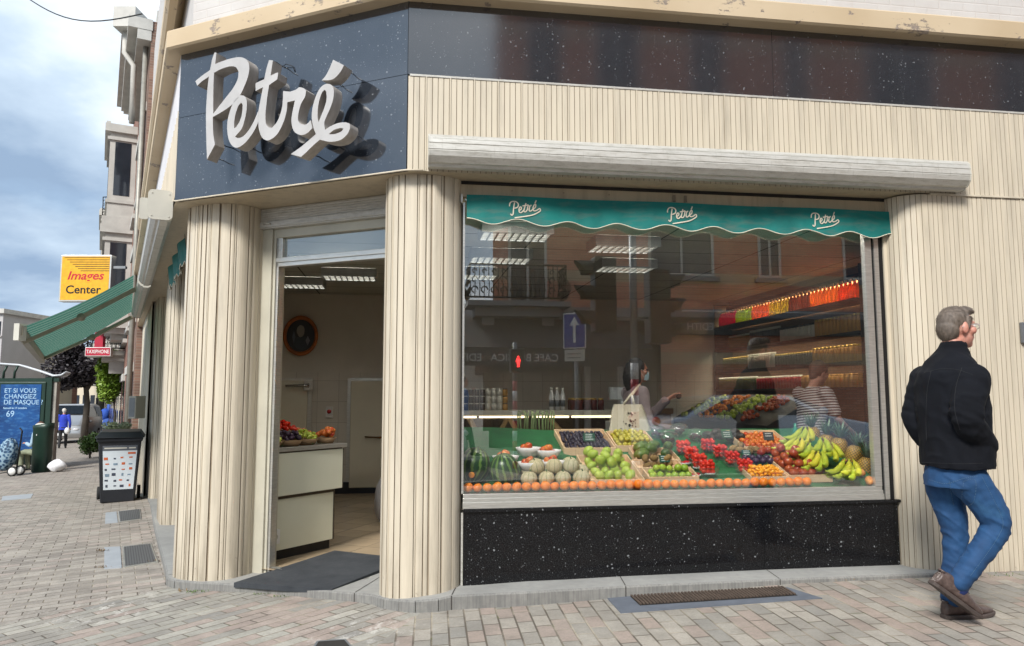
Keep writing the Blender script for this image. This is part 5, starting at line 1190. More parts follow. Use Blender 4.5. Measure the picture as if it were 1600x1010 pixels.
for a in ((2.2,3.2,3.6,6.2),(5.9,7.7,4.4,6.4),(8.95,9.6,4.4,6.4),(11.4,13.2,4.4,6.4),(15,16.5,4.4,6.4),(2.6,3.5,8.4,10.8),(4.4,5.6,8.4,10.9),(7.0,7.9,8.6,10.9),(9.6,10.3,8.7,10.8),(12.0,14.1,8.6,10.9),(16,17.5,8.6,10.9)): owin(*a)
# balcony
bal=thing('iron_balcony','black wrought iron balcony on a stone slab at the brick corner building','balcony',tuple(F1(2.4,-D+.5,3.4)))
IRON=plain('wrought_iron',(.012,.012,.013),.5,.5)
m=MB(); obox(m,1.1,3.6,3.42,3.54,-1.0,.1); obox(m,1.3,3.4,3.2,3.42,-.7,.1); obox(m,1.5,1.8,2.6,3.2,-.4,.1); obox(m,3.0,3.3,2.7,3.2,-.4,.1); m.build('slab',BSTONE,bal)
m=MB()
path=[F1(1.15,-D+.0,0),F1(1.15,-D+.95,0),F1(3.5,-D+.95,0),F1(3.5,-D,0)]
def railpts(step):
    out_=[]
    for a,b in zip(path[:-1],path[1:]):
        n=int((b-a).length/step)
        for i in range(n): out_.append((a.lerp(b,i/n),(b-a).normalized()))
    return out_
for z in (3.62,4.42): m.tube([p+Vector((0,0,z)) for p in path],.025,6)
m.build('rail',IRON,bal)
m=MB()
for p,d in railpts(.11):
    nn=Vector((d.y,-d.x,0)); b=[p+nn*(-.0+.12*math.sin(PI*min(1,u*1.6))**2*(1 if u<.7 else .4))*-1+Vector((0,0,3.62+.8*u)) for u in [i/7 for i in range(8)]]
    m.tube(b,.011,4)
for p,d in railpts(.22):
    for zc,r in ((3.8,.08),(4.05,.07),(4.25,.05)):
        m.tube([p+d*(.11+r*math.cos(a))+Vector((0,0,zc+r*math.sin(a))) for a in [k*.9 for k in range(6)]],.018,4)
m.build('scrollwork',IRON,bal)
# cafe awnings with their names
aw=thing('cafe_awning','wide charcoal cafe awning under the brick corner building, lettered along its front','awning',tuple(F1(3,-D+1.2,2.0)))
m=MB(); m.hexa([F1(-.6,-D+1.7,2.35),F1(5.4,-D+1.7,2.35),F1(5.4,-D-.2,3.25),F1(-.2,-D-.2,3.25),F1(-.6,-D+1.72,2.37),F1(5.4,-D+1.72,2.37),F1(5.4,-D-.2,3.29),F1(-.2,-D-.2,3.29)])
m.build('canopy',DAWN,aw)
m=MB(); m.box((-.6,-D+1.69,1.95),(5.4,-D+1.72,2.36),0,F1); m.build('front_flap',DAWN,aw)
LET2=plain('pale_lettering',(.7,.68,.64),.6)
# text faces the shop: local x runs along -d
textobj('CAFE BELGICA   EDITH',.24,lambda x,y,z:F1(1.9-x*1.0,-D+1.725+z,2.06+y),LET2,'lettering',aw)
aw2=thing('cafe_awning','flat dark shop front board lettered EDITH with a thin lamp above','sign board',tuple(F1(8,-D+.3,2.9)))
m=MB(); m.box((6.3,-D+.02,2.85),(12,-D+.2,3.3),0,F1); m.build('board',plain('olive_dark_board',(.05,.05,.042),.6),aw2)
textobj('EDITH',.26,lambda x,y,z:F1(7.2-x,-D+.205+z,2.97+y),LET2,'lettering',aw2)
m=MB(); m.tube([F1(6.6,-D+.5,3.42),F1(11.7,-D+.5,3.42)],.025,6); m.build('lamp_rail',ALU,aw2)
m=MB(); 
for s0,s1,z0,z1 in ((4.2,5.2,-.3,2.75),): obox(m,s0,s1,z0,z1,.10,.25)
m.build('door',FRAMEW,ob)
m=MB(); obox(m,4.35,5.05,.2,2.55,.08,.1); m.build('door_glass',DGLASS,ob)
m=MB()
for a,b in ((-.2,1.6),(2.0,3.9),(5.5,6.3)): obox(m,max(a,1.8),b,.4,1.9,.22,.25)
m.build('cafe_window',plain('warm_dim_window',(.10,.07,.045),.2,0,.5,4,world=True),ob)
# low houses far behind to the left of the corner
FARW=plain('far_render',srgb(176,170,158)[:3],.8,0,.1,1,world=True)
fh=thing('distant_house','low pale house far down the side street, mirrored at the left edge of the window','house',tuple(F1(-2,-45,0)))
m=MB(); m.box((-14,-52,-1),(12,-44,5.6),0,F1); m.build('wall',FARW,fh)
m=MB(); m.hexa([F1(-14.3,-52.3,5.6),F1(12.3,-52.3,5.6),F1(12.3,-43.7,5.6),F1(-14.3,-43.7,5.6),F1(-14.3,-49,7.4),F1(12.3,-49,7.4),F1(12.3,-47,7.4),F1(-14.3,-47,7.4)]); m.build('roof',plain('slate_roof',(.08,.08,.09),.7),fh)
for s in (-12,-9.5,-7,-4.5,-2,0,2.2,4.4,6.6,8.8,10.6):
    m=MB(); m.box((s,-43.98,2.6),(s+1,-43.93,4.4),0,F1); m.build('window',DGLASS,fh)
# gabled house that shows in the door's transom glass
gh=thing('gabled_house','gabled house beyond the side street, mirrored in the door transom','house',tuple(F1(-18,-10,0)))
# ---- traffic light ----
GALV=plain('galvanised_steel',srgb(128,132,136)[:3],.5,.5,.1,4,world=True)
tl=thing('traffic_light','traffic light column with two dark hooded heads and a red white banded foot','traffic light',tuple(F1(2.71,-4.4,ground_z(2))))
g0=ground_z(3)
m=MB(); m.tube([F1(2.71,-4.4,g0+1.75),F1(2.71,-4.4,3.5)],.052,14); m.build('pole',GALV,tl)
RW_R=plain('red_band',(.45,.02,.04),.5); RW_W=plain('white_band',(.7,.7,.7),.5)
def banded(s,t,r,z0,z1,n,parent,name='banded_foot'):
    m=MB()
    for i in range(n): a=z0+(z1-z0)*i/n; b=z0+(z1-z0)*(i+1)/n; m.tube([F1(s,t,a),F1(s,t,b)],r,14,i%2,True)
    return m.build(name,[RW_R,RW_W],parent,merge=False)
banded(2.71,-4.4,.055,g0,g0+1.75,8,tl)
def sighead(s,t,z0,hd,n=3,parent=tl):
    """dark signal box with hooded lenses pointing along hd (+1/-1 in s)"""
    m=MB(); m.box((s-.15,t-.14,z0),(s+.15,t+.14,z0+.34*n),0,F1); b=m.build('signal_head',plain('dark_signal_housing',(.018,.018,.018),.45),parent,bevel=.02)
    m=MB()
    for k in range(n):
        zc=z0+.17+.34*k; x0=s+hd*.15; vs=[];nn=14
        for L,top in ((0,1),(.26,1)):
            for i in range(nn+1):
                a=-.5+(PI+1.0)*i/nn; Lx=L*(1 if L==0 else (.55+.45*max(0,math.sin(a)))); vs.append(F1(x0+hd*Lx,t+.125*math.cos(a),zc+.125*math.sin(a)))
        m.add(vs,[(i,i+1,nn+2+i,nn+1+i) for i in range(nn)])
    h=m.build('visor',plain('dark_visor',(.015,.015,.015),.5),b,fix=False)
    return b
sighead(2.28,-4.38,2.15,-1,3); sighead(3.06,-4.42,2.0,1,3)
m=MB(); 
for z in (2.35,3.05): m.tube([F1(2.4,-4.4,z),F1(2.95,-4.4,z)],.02,6)
m.build('bracket',GALV,tl)
# one way sign
owp=thing('one_way_sign','square blue one way sign with a white arrow pointing up on a grey post','road sign',tuple(F1(2.25,-6.0,ground_z(2))))
m=MB(); m.tube([F1(2.28,-6.0,g0),F1(2.28,-6.0,2.6)],.03,12); m.build('post',GALV,owp)
FS=Frame(F1(2.25,-5.96,0)[:2],(math.cos(R(8.45+35)),math.sin(R(8.45+35))))
m=MB(); m.box((-.19,0,2.02),(.19,.012,2.58),0,FS); m.build('sign_border',WHITE,owp,bevel=.008)
m=MB(); m.box((-.172,.0122,2.038),(.172,.016,2.562),0,FS); m.build('sign_face',plain('traffic_blue',(.012,.045,.30),.35),owp)
m=MB(); m.prism([(-.022,2.11),(.022,2.11),(.022,2.38),(.085,2.38),(0,2.52),(-.085,2.38),(-.022,2.38)],lambda u,v,w:FS(u,w,v),.0163,.018); m.build('arrow',WHITE,owp)
m=MB(); m.box((-.17,0,1.82),(.17,.012,2.0),0,FS); m.build('sub_plate',GREY_PL,owp,bevel=.006)
m=MB(); 
for k in range(2): m.box((-.12+.0,.0122,1.87+.06*k),(.10,.014,1.885+.06*k),0,FS)
m.build('sub_plate_text',BLACKM,owp)
# pedestrian light
pl=thing('pedestrian_light','pedestrian signal on a red white banded post showing the red standing figure','pedestrian light',tuple(F1(1.62,-8,g0)))
banded(1.61,-8,.042,g0-.05,1.55,9,pl); m=MB(); m.tube([F1(1.61,-8,1.55),F1(1.61,-8,2.25)],.04,10); m.build('pole',GALV,pl)
m=MB(); m.box((1.50,-7.98,1.70),(1.76,-7.80,2.12),0,F1); m.build('signal_head',BLACKM,pl,bevel=.02)
m=MB(); REDL=emit('red_signal_figure',(1,.03,.03),3.5)
FM=lambda u,v,w:F1(1.64+u,-7.797+w,1.90+v)
m.prism([(-.02,-.11),(-.005,-.11),(0,-.03),(.005,-.11),(.02,-.11),(.03,.0),(.05,-.02),(.03,.05),(-.03,.05),(-.05,-.02),(-.03,0)],FM,0,.004); m.ball(FM(0,.075,.002),.02,8,6); m.build('red_figure',REDL,pl)
# cars parked behind the photographer
CARP=NT('silver_blue_paint').fin(srgb(206,214,224),.25,.35,Coat_Weight=.6)
TYRE=plain('tyre_rubber',(.02,.02,.02),.85); RIM=plain('alloy_rim',(.4,.4,.42),.3,.8); LAMPG=plain('lamp_glass',(.6,.6,.62),.08); TAIL=plain('tail_lamp_red',(.4,.01,.01),.15); CGL=plain('car_glass',(.015,.02,.025),.04,0,.1,spec=1.6)
def car(name,label,fr,paint,L=4.5,W=1.78,H=1.42,van=False):
    """fr: frame at the middle of the car on the ground, d = forward"""
    z0=ground_z(fr.o.x); c=thing(name,label,'car' if not van else 'van',(fr.o.x,fr.o.y,z0))
    if not van: prof=[(-2.2,.35),(-2.25,.62),(-2.2,.92),(-1.75,1.0),(-1.15,1.38),(-.35,1.44),(.35,1.40),(1.05,1.02),(1.95,.86),(2.2,.68),(2.25,.45),(2.15,.28),(-2.1,.26)]
    else: prof=[(-2.2,.35),(-2.25,.7),(-2.22,1.15),(-2.05,1.75),(-1.2,1.86),(.2,1.84),(.95,1.35),(1.85,1.08),(2.15,.88),(2.25,.5),(2.15,.28),(-2.1,.26)]
    k=L/4.5; belt=1.0 if not van else 1.15
    m=MB(); n=len(prof); rows=[]
    ys=[-.5,-.47,-.38,0,.38,.47,.5]
    for y in ys:
        r_=[]
        for x,z in prof:
            inset=0
            if abs(y)>.4: z2=z; 
            yy=y*W*(1-.13*max(0,(z-belt)/.5)) if z>belt-.05 else y*W
            xx=x*k*(1-.03*(abs(y)/.5)**3); zz=z*(H/1.42 if z>.5 and not van else 1)-(0.03 if abs(y)==.5 and z>.5 else 0)
            r_.append(fr(xx,yy,z0+zz))
        rows.append(r_)
    vs=[p for r_ in rows for p in r_]; fs=[(j*n+i,j*n+(i+1)%n,(j+1)*n+(i+1)%n,(j+1)*n+i) for j in range(len(ys)-1) for i in range(n)]
    fs+= [tuple(range(n)),tuple(range(len(vs)-1,len(vs)-1-n,-1))]
    m.add(vs,fs,0,True); bo=m.build('body',paint,c); md=bo.modifiers.new('b','BEVEL'); md.width=.05; md.segments=3; md.limit_method='ANGLE'; md.angle_limit=R(35)
    hh=H/1.42 if not van else 1
    for sg in (-1,1):
        if not van: wins=[[(-1.45,1.04),(-.98,1.32),(-.40,1.36),(-.42,1.03)],[(-.36,1.03),(-.34,1.36),(.32,1.33),(.82,1.03)]]
        else: wins=[[(-1.9,1.22),(-1.8,1.68),(-.9,1.74),(-.9,1.2)],[(-.82,1.2),(-.82,1.74),(.15,1.72),(.72,1.25)]]
        for w_ in wins:
            m=MB(); q=[fr(x*k,sg*(W*.5*(1-.13*max(0,(z-belt)/.5))+.006),z0+z*hh) for x,z in w_]; q2=[fr(x*k,sg*(W*.5*(1-.13*max(0,(z-belt)/.5))-.02),z0+z*hh) for x,z in w_]
            m.add(q+q2,[(0,1,2,3),(7,6,5,4)]+[(i,i+4,(i+1)%4+4,(i+1)%4) for i in range(4)]); m.build('side_window',CGL,c)
        for x in (-1.38,1.38):
            mw=MB(); ce=fr(x*k,sg*(W*.5-.10),z0+.32); Mx=Matrix((tuple(fr.e),tuple(fr.d),(0,0,1))).transposed()
            axis=Matrix.Rotation(math.atan2(fr.d.y,fr.d.x),3,'Z')@Matrix.Rotation(-PI/2*sg,3,'X')
            mw.lathe([(.0,0),(.20,0),(.2,.10),(.31,.10),(.32,.05),(.32,-.08),(.28,-.1),(0,-.1)],ce,20,0,True,axis); wo=mw.build('wheel',TYRE,c)
            mr=MB(); mr.lathe([(.20,.09),(.19,.115),(.05,.10),(0,.12)],ce,14,0,True,axis); mr.build('rim',RIM,wo)
        m=MB(); m.ball(fr(.85*k,sg*(W*.5+.08),z0+1.02),(.09,.09,.07),8,6); m.build('mirror',paint,c)
        m=MB(); m.ball(fr(2.12*k,sg*W*.37,z0+.70),(.10,.16,.07),10,6,0,None,Matrix.Rotation(math.atan2(fr.d.y,fr.d.x),3,'Z')); m.build('headlight',LAMPG,c)
        m=MB(); m.ball(fr(-2.18*k,sg*W*.40,z0+.84),(.07,.13,.08),10,6,0,None,Matrix.Rotation(math.atan2(fr.d.y,fr.d.x),3,'Z')); m.build('tail_light',TAIL,c)
    m=MB(); 
    ws=[(.42,1.38*hh),(1.02,1.05)] if not van else [(.28,1.80),(.93,1.40)]
    q=[fr(ws[0][0]*k+.03,-W*.40,z0+ws[0][1]),fr(ws[0][0]*k+.03,W*.40,z0+ws[0][1]),fr(ws[1][0]*k+.03,W*.45,z0+ws[1][1]),fr(ws[1][0]*k+.03,-W*.45,z0+ws[1][1])]
    m.add(q+[p-Vector((0,0,.03)) for p in q],[(0,1,2,3),(7,6,5,4)]+[(i,i+4,(i+1)%4+4,(i+1)%4) for i in range(4)]); m.build('windscreen',CGL,c)
    rs=[(-1.2,1.36*hh),(-1.78,1.04)] if not van else [(-2.12,1.70),(-2.26,1.2)]
    q=[fr(rs[0][0]*k-.03,-W*.40,z0+rs[0][1]),fr(rs[0][0]*k-.03,W*.40,z0+rs[0][1]),fr(rs[1][0]*k-.03,W*.45,z0+rs[1][1]),fr(rs[1][0]*k-.03,-W*.45,z0+rs[1][1])]
    m.add(q+[p-Vector((0,0,.03)) for p in q],[(0,1,2,3),(7,6,5,4)]+[(i,i+4,(i+1)%4+4,(i+1)%4) for i in range(4)]); m.build('rear_window',CGL,c)
    m=MB(); m.box((2.235*k,-.25,z0+.42),(2.262*k,.25,z0+.53),0,fr); m.build('number_plate',WHITE,c)
    m=MB(); m.box((2.2*k,-.45,z0+.56),(2.26*k,.45,z0+.68),0,fr); m.build('grille',BLACKM,c)
    return c
car('parked_car','silver blue saloon car parked across the road behind the photographer, mirrored in the window',Frame(F1(6.2,-8.0,0)[:2],F1.d[:2]),CARP,H=1.30)
car('parked_car','white hatchback parked farther left across the road, mirrored low in the window left corner',Frame(F1(-1.2,-9.3,0)[:2],F1.d[:2]),NT('white_car_paint').fin(srgb(200,204,206),.25,.2,Coat_Weight=.5),L=4.1)
del gh
bpy.data.objects.remove(bpy.data.objects['gabled_house'])
# ---------------- the street at the left ----------------
# extended green canopy
STR=NT('green_cream_striped_cloth'); _P=STR.pos(); _u=STR.math('DIVIDE',STR.dot(_P,tuple(F0.d)),.27); _f=STR.math('FRACT',_u)
_c=STR.ramp(_f,[(0,(.015,.16,.12,1)),(.52,(.40,.50,.42,1)),(.66,(.012,.12,.09,1)),(.84,(.40,.50,.42,1)),(.94,(.015,.16,.12,1))],True)
STR=STR.fin(_c,.8,0,Subsurface_Weight=0.0)
_tr=STR.node_tree.nodes.new('ShaderNodeBsdfTranslucent'); _mx=STR.node_tree.nodes.new('ShaderNodeMixShader'); _mx.inputs[0].default_value=.35
_l=STR.node_tree.links; _l.new(STR.node_tree.nodes['Principled BSDF'].outputs[0],_mx.inputs[1]); _l.new(_tr.outputs[0],_mx.inputs[2]); _l.new(_mx.outputs[0],STR.node_tree.nodes['Material Output'].inputs[0])
for _n in STR.node_tree.nodes:
    if _n.type=='VALTORGB': _l.new(_n.outputs[0],_tr.inputs[0])
can=thing('green_striped_awning','extended green and cream striped awning hanging over the street pavement','awning',tuple(F0(6.8,.2,2.8)))
A_=at(209,430,10.25); B_=at(206,487,15.0); Cc=at(66,560,14.8); Dd=at(30,513,9.6)
m=MB(); m.grid(lambda u,v:A_.lerp(B_,u).lerp(Dd.lerp(Cc,u),v)+Vector((0,0,-.05*math.sin(PI*v)+.0)),30,14); m.build('canopy',STR,can,fix=False)
AWM=plain('taupe_awning_metal',srgb(150,144,128)[:3],.5,.2,.15,5,world=True)
m=MB(); m.bar(Dd+Vector((0,0,-.03)),Cc+Vector((0,0,-.03)),.09,.13); m.build('front_bar',AWM,can)
m=MB(); m.box((-.05,-.03,-.16),(.02,.12,.06),0,lambda x,y,z:Dd+Vector((x,y,z))); m.build('bar_end_cap',GREY_PL,can)
for nm,a,b,k in (('folding_arm',at(212,447,10.9)-Vector((0,0,.05)),at(36,536,10.2),.5),('folding_arm',at(206,492,14.6)-Vector((0,0,.05)),at(70,560,14.6),.45)):
    mid=a.lerp(b,k)+Vector((0,0,-.03)); m=MB(); m.bar(a,mid,.07,.06); m.bar(mid,b,.055,.05); m.ball(mid,.06,10,6); m.build(nm,AWM,can)
# row of houses beyond the shop
rnd=random.Random(4)
HB=[brickwall('brown_brick',tuple(F0.d),srgb(118,92,80),srgb(150,116,100),srgb(140,128,116)),plain('grey_render',srgb(170,166,160)[:3],.8,0,.12,1,world=True),brickwall('dark_red_brick',tuple(F0.d),srgb(122,80,66),srgb(146,98,82),srgb(140,128,116)),plain('cream_render',srgb(204,196,178)[:3],.8,0,.1,1,world=True)]
TRIM=plain('pale_stone_trim',srgb(188,186,180)[:3],.7,0,.12,3,world=True)
FH=Frame(F0(12.5,0,0)[:2],(-.487,.873))
def house(s0,s1,h,mt,label,bay=0,cor=.35,gr=None,gz=-.4,off=0.,storeys=3):
    s0-=12.5; s1-=12.5
    h_=thing('terraced_house',label,'house',tuple(FH((s0+s1)/2,off-2,gz)),'terraced houses along the street')
    m=MB(); m.box((s0,off-8,gz-1.2),(s1-.02,off,h),0,FH); m.build('wall',mt,h_)
    m=MB(); m.box((s0-.02,off,h-.5),(s1,off+cor*.6,h-.25),0,FH); m.box((s0-.03,off-.02,h-.25),(s1+.01,off+cor,h+.02),0,FH); m.box((s0,off-8,h+.0),(s1-.02,off-.1,h+.3),0,FH); m.build('roof_cornice',TRIM,h_)
    zb=[.6,3.9,7.0,10.0]
    for k in range(storeys):
        for j in range(2):
            a=s0+(s1-s0)*(.14+.46*j); b=a+(s1-s0)*.26; z=zb[k]+gz
            if z+2>h-.6: continue
            m=MB(); m.box((a,off-.0,z),(b,off+.02,z+2.0),0,FH); w_=m.build('window',DGLASS,h_)
            m=MB(); m.box((a-.12,off,z-.12),(b+.12,off+.12,z),0,FH); m.build('sill',TRIM,w_); m=MB(); m.box((a-.1,off,z+2.0),(b+.1,off+.07,z+2.22),0,FH); m.build('lintel',TRIM,w_)
    if bay:
        for z in (3.6,6.8):
            if z+2.6>h: continue
            a=s0+(s1-s0)*.12; b=s0+(s1-s0)*.62
            m=MB(); m.box((a,off,z),(b,off+bay,z+2.7),0,FH); m.box((a-.1,off,z+2.7),(b+.1,off+bay+.15,z+2.95),0,FH); m.box((a-.1,off,z-.25),(b+.1,off+bay+.12,z),0,FH); m.box((a+.3,off,z-.6),(b-.3,off+bay*.6,z-.25),0,FH); m.box((a-.04,off,z+.45),(b+.04,off+bay+.05,z+.55),0,FH); m.box((a-.05,off,z+2.45),(b+.05,off+bay+.07,z+2.55),0,FH)
            for q in range(6): m.box((a+.05+q*(b-a)/6,off,z-.42),(a+.15+q*(b-a)/6,off+bay*.85,z-.25),0,FH); m.box((a+.02+q*(b-a)/6,off+bay,z+2.95),(a+.14+q*(b-a)/6,off+bay+.12,z+3.05),0,FH)
            bb=m.build('bay_window',TRIM,h_)
            m=MB()
            for q in range(3): m.box((a+.1+q*(b-a)/3,off+bay,z+.7),(a-.1+(q+1)*(b-a)/3,off+bay+.01,z+2.4),0,FH)
            m.box((a-.01,off+.15,z+.7),(a,off+bay-.15,z+2.4),0,FH); m.build('pane',DGLASS,bb)
    return h_
hs=[(12.5,18.5,10.2,0,'narrow brown brick house directly beyond the corner shop',0,.5),(18.5,25,12.6,2,'dark red brick house with stacked bay windows, second beyond the shop',.75,.6),(25,31,11.4,3,'cream rendered house, third beyond the corner shop',.0,.5),(31,38,13.2,0,'tall brown brick house with bays, fourth beyond the shop',.9,.7),(38,45,12.0,1,'grey rendered house with bays, fifth beyond the shop',.8,.6),(45,53,13.0,2,'dark brick house, sixth beyond the shop',.8,.6),(53,70,12,3,'long cream building farther along the right side of the street',.7,.6),(70,100,13,1,'grey block at the far end of the right side of the street',.6,.6)]
for a,b,h,k,l,by,co in hs: house(a,b,h,HB[k],l,by,co,gz=-.5-.02*a)
# stone pilaster, downpipe, meter box on the first brick house
m=MB(); m.tube([F0(12.9,.10,-1.0),F0(12.9,.10,10.0)],.06,10); tag(m.build('downpipe',plain('grey_zinc_pipe',srgb(150,148,140)[:3],.5,.3,world=True)),'grey zinc downpipe running up the joint between the shop and the brick house','downpipe')
o=thing('meter_box','flat grey metal cabinet fixed at the end of the ribbed shop front','cabinet',tuple(at(209,680,11.9)))
m=MB(); a=at(209,680,11.9); f=Frame(a[:2],(1,-.0)); m.box((-.05,-.12,.26),(.07,.2,.62),0,lambda x,y,z:a+Vector((x,y,z))); m.build('housing',GREY_PL,o,bevel=.01)
m=MB(); m.box((-.035,-.125,.29),(.055,-.1205,.59),0,lambda x,y,z:a+Vector((x,y,z))); m.build('door',GALV,o)
# roof end gutter box and console up high
o=thing('gutter_box','pale boxed gutter end sticking out high above the street with a downpipe under it','gutter',tuple(F0(17.5,.6,9.9)))
pa=at(186,50,18.0); m=MB(); m.box((0,-.3,0),(.55,.5,.52),0,lambda x,y,z:pa+Vector((x,y,z))); m.build('box',TRIM,o)
m=MB(); m.tube([pa+Vector((.17,0,0)),pa+Vector((.17,0,-.55)),pa+Vector((.42,0,-.9)),pa+Vector((.44,0,-2.4))],.07,8); m.build('pipe',TRIM,o)
# street cable
CBL=plain('black_cable',(.015,.015,.015),.6)
m=MB(); p0,p1=at(30,-12,15),at(222,22,12); m.tube([p0.lerp(p1,i/14)+Vector((0,0,-.35*math.sin(PI*i/14))) for i in range(15)],.012,5); tag(m.build('overhead_cable',CBL),'thin black cable strung from the house fronts across the sky','cable')
# balconies over the street at the right-hand houses
def balc(s,z,label,w=2.0,dpt=.9,gr=0):
    s-=12.5
    o=thing('street_balcony',label,'balcony',tuple(FH(s,.4,z)))
    m=MB(); m.box((s,0,z-.15),(s+w,dpt,z),0,FH); m.box((s+.1,0,z-.35),(s+w-.1,dpt*.6,z-.15),0,FH); m.box((s+.2,0,z-.75),(s+.45,dpt*.4,z-.35),0,FH); m.build('slab',TRIM,o)
    m=MB(); pth=[FH(s,.0,0),FH(s+.05,dpt*.8,0),FH(s+.2,dpt,0),FH(s+w-.2,dpt,0),FH(s+w,.0,0)]
    for zz in (z+.08,z+.95): m.tube([p+Vector((0,0,zz)) for p in pth],.02,5)
    m.build('rail',IRON,o); m=MB()
    for a,b in zip(pth[:-1],pth[1:]):
        n=max(2,int((b-a).length/.12))
        for i in range(n):
            p=a.lerp(b,i/n); d=(b-a).normalized(); m.tube([p+Vector((0,0,z+.08)),p+Vector((0,0,z+.95))],.009,4)
            for zc in (.3,.55,.75): m.tube([p+d*(.05+.045*math.cos(t_))+Vector((0,0,z+zc+.09*math.sin(t_))) for t_ in (0,1,2,3,4,5,6)],.009,4)
    m.build('scrollwork',IRON,o); return o
balc(19.8,5.7,'curved white and black railed balcony above the yellow sign',1.8,.75)
balc(26.5,8.2,'pale balcony high on the third house beyond the shop',2.6,.9)
balc(33.5,6.2,'dark railed balcony on the fourth house beyond the shop',2.4,1.0)
balc(21.2,2.75,'dark iron balcony low over the pavement behind the green awning',2.4,1.1)
# yellow lightbox sign
YS=thing('yellow_shop_sign','yellow box sign with black lines and red and black lettering above the green awning','shop sign',tuple(at(137,470,20)))
c=at(137,436,20); k=20/1155.
fy=lambda u,v,w=0:c+Vector((u,-w,v))
m=MB(); m.box((-40*k,-.12,-37*k),(40*k,.12,37*k),0,lambda x,y,z:c+Vector((x,y,z))); m.build('case',ALU,YS,bevel=.01)
m=MB(); m.box((-37.5*k,-.125,-34.5*k),(37.5*k,-.1205,34.5*k),0,lambda x,y,z:c+Vector((x,y,z))); m.build('face',plain('yellow_sign_face',(.72,.38,.012),.4),YS)
m=MB()
for i in range(7):
    z=33*k-i*3.5*k; x0=-34*k+i*4.4*k; m.box((x0,-.127,z-.9*k),(37*k,-.1252,z),0,lambda x,y,z_:c+Vector((x,y,z_)))
m.build('black_lines',BLACKM,YS)
RED_=plain('red_lettering',(.50,.01,.025),.4); 
textobj('Images',18.5*k,lambda x,y,z:c+Vector((x*1.13,-.127-z,-2*k+y)),RED_,'lettering',YS,.002,.12*k*2.2,.25)
textobj('Center',18*k,lambda x,y,z:c+Vector((x*1.06-2*k,-.127-z,-24*k+y)),BLACKM,'lettering',YS,.002,.12*k*2.2,0)
m=MB(); m.box((40*k,-.05,-20*k),(60*k,.05,-16*k),0,lambda x,y,z:c+Vector((x,y,z))); m.box((40*k,-.05,16*k),(60*k,.05,20*k),0,lambda x,y,z:c+Vector((x,y,z))); m.build('bracket',GALV,YS)
# red sign
RS=thing('red_shop_sign','red projecting shop sign with white lettering beneath the green awning','shop sign',tuple(at(156,557,24)))
c2=at(155,550,24); k2=24/1155.
m=MB(); m.box((-20*k2,-.08,-7*k2),(20*k2,.08,7*k2),0,lambda x,y,z:c2+Vector((x,y,z))); m.build('case',WHITE,RS,bevel=.01)
m=MB(); m.box((-19*k2,-.085,-6*k2),(19*k2,-.0805,6*k2),0,lambda x,y,z:c2+Vector((x,y,z))); m.box((-6*k2,-.08,7*k2),(7*k2,.08,30*k2),0,lambda x,y,z:c2+Vector((x,y,z))); m.build('face',plain('red_sign_face',(.40,.015,.04),.4),RS)
textobj('TAXIPHONE',8*k2,lambda x,y,z:c2+Vector((x*.8,-.087-z,-2.6*k2+y)),WHITE,'lettering',RS,.002,.06*k2)
# gratings and cover stones in the pavement
GRT=NT('dark_grating'); _w=GRT.math('FRACT',GRT.math('DIVIDE',GRT.dot(GRT.pos(),tuple(F0.e)),.022)); GRT=GRT.fin(GRT.ramp(_w,[(0,(.03,.03,.032,1)),(.5,(.15,.15,.15,1))]),.6,.4)
CONC=plain('smooth_grey_concrete',srgb(158,163,168)[:3],.7,0,.08,6,world=True)
def gsheet(pts,dz_,name,mt,par=None,thick=.0):
    m=MB(); vs=[Vector((x,y,ground_z(x)+dz_)) for x,y in pts]; n=len(vs); m.add(vs+[v-Vector((0,0,.03)) for v in vs],[tuple(range(n)),tuple(range(2*n-1,n-1,-1))]+[(i,i+n,(i+1)%n+n,(i+1)%n) for i in range(n)]); return m.build(name,mt,par)
def gq(*px): return [tuple(atg(x,y)[:2]) for x,y in px]
def inset(q,k):
    cx=sum(p[0] for p in q)/4; cy=sum(p[1] for p in q)/4; return [(cx+(x-cx)*k,cy+(y-cy)*k) for x,y in q]
for l,frame_,gr_,slab_ in (('steel framed cellar grating in the pavement nearest the pillar',((191,855),(236,850),(247,880),(193,888)),None,((163,856),(188,855),(190,888),(163,890))),('second cellar grating in the pavement by the wheelie bin',((184,800),(219,796),(221,812),(186,817)),None,((165,802),(182,800),(184,817),(164,819)))):
    p=atg(*frame_[0]); o=thing('cellar_grating',l,'grating',tuple(p),'cellar gratings')
    q=gq(*frame_); gsheet(q,.008,'frame',ALU,o); gsheet(inset(q,.90),.0115,'grate',GRT,o); gsheet(gq(*slab_),.006,'cover_slab',CONC,o)
p=atg(60,778); o=thing('pavement_cover','flat inspection cover set in the pavement toward the left kerb','manhole cover',tuple(p)); gsheet(gq((4,776),(52,772),(48,779),(2,783)),.005,'cover',CONC,o)
p=atg(210,960); 
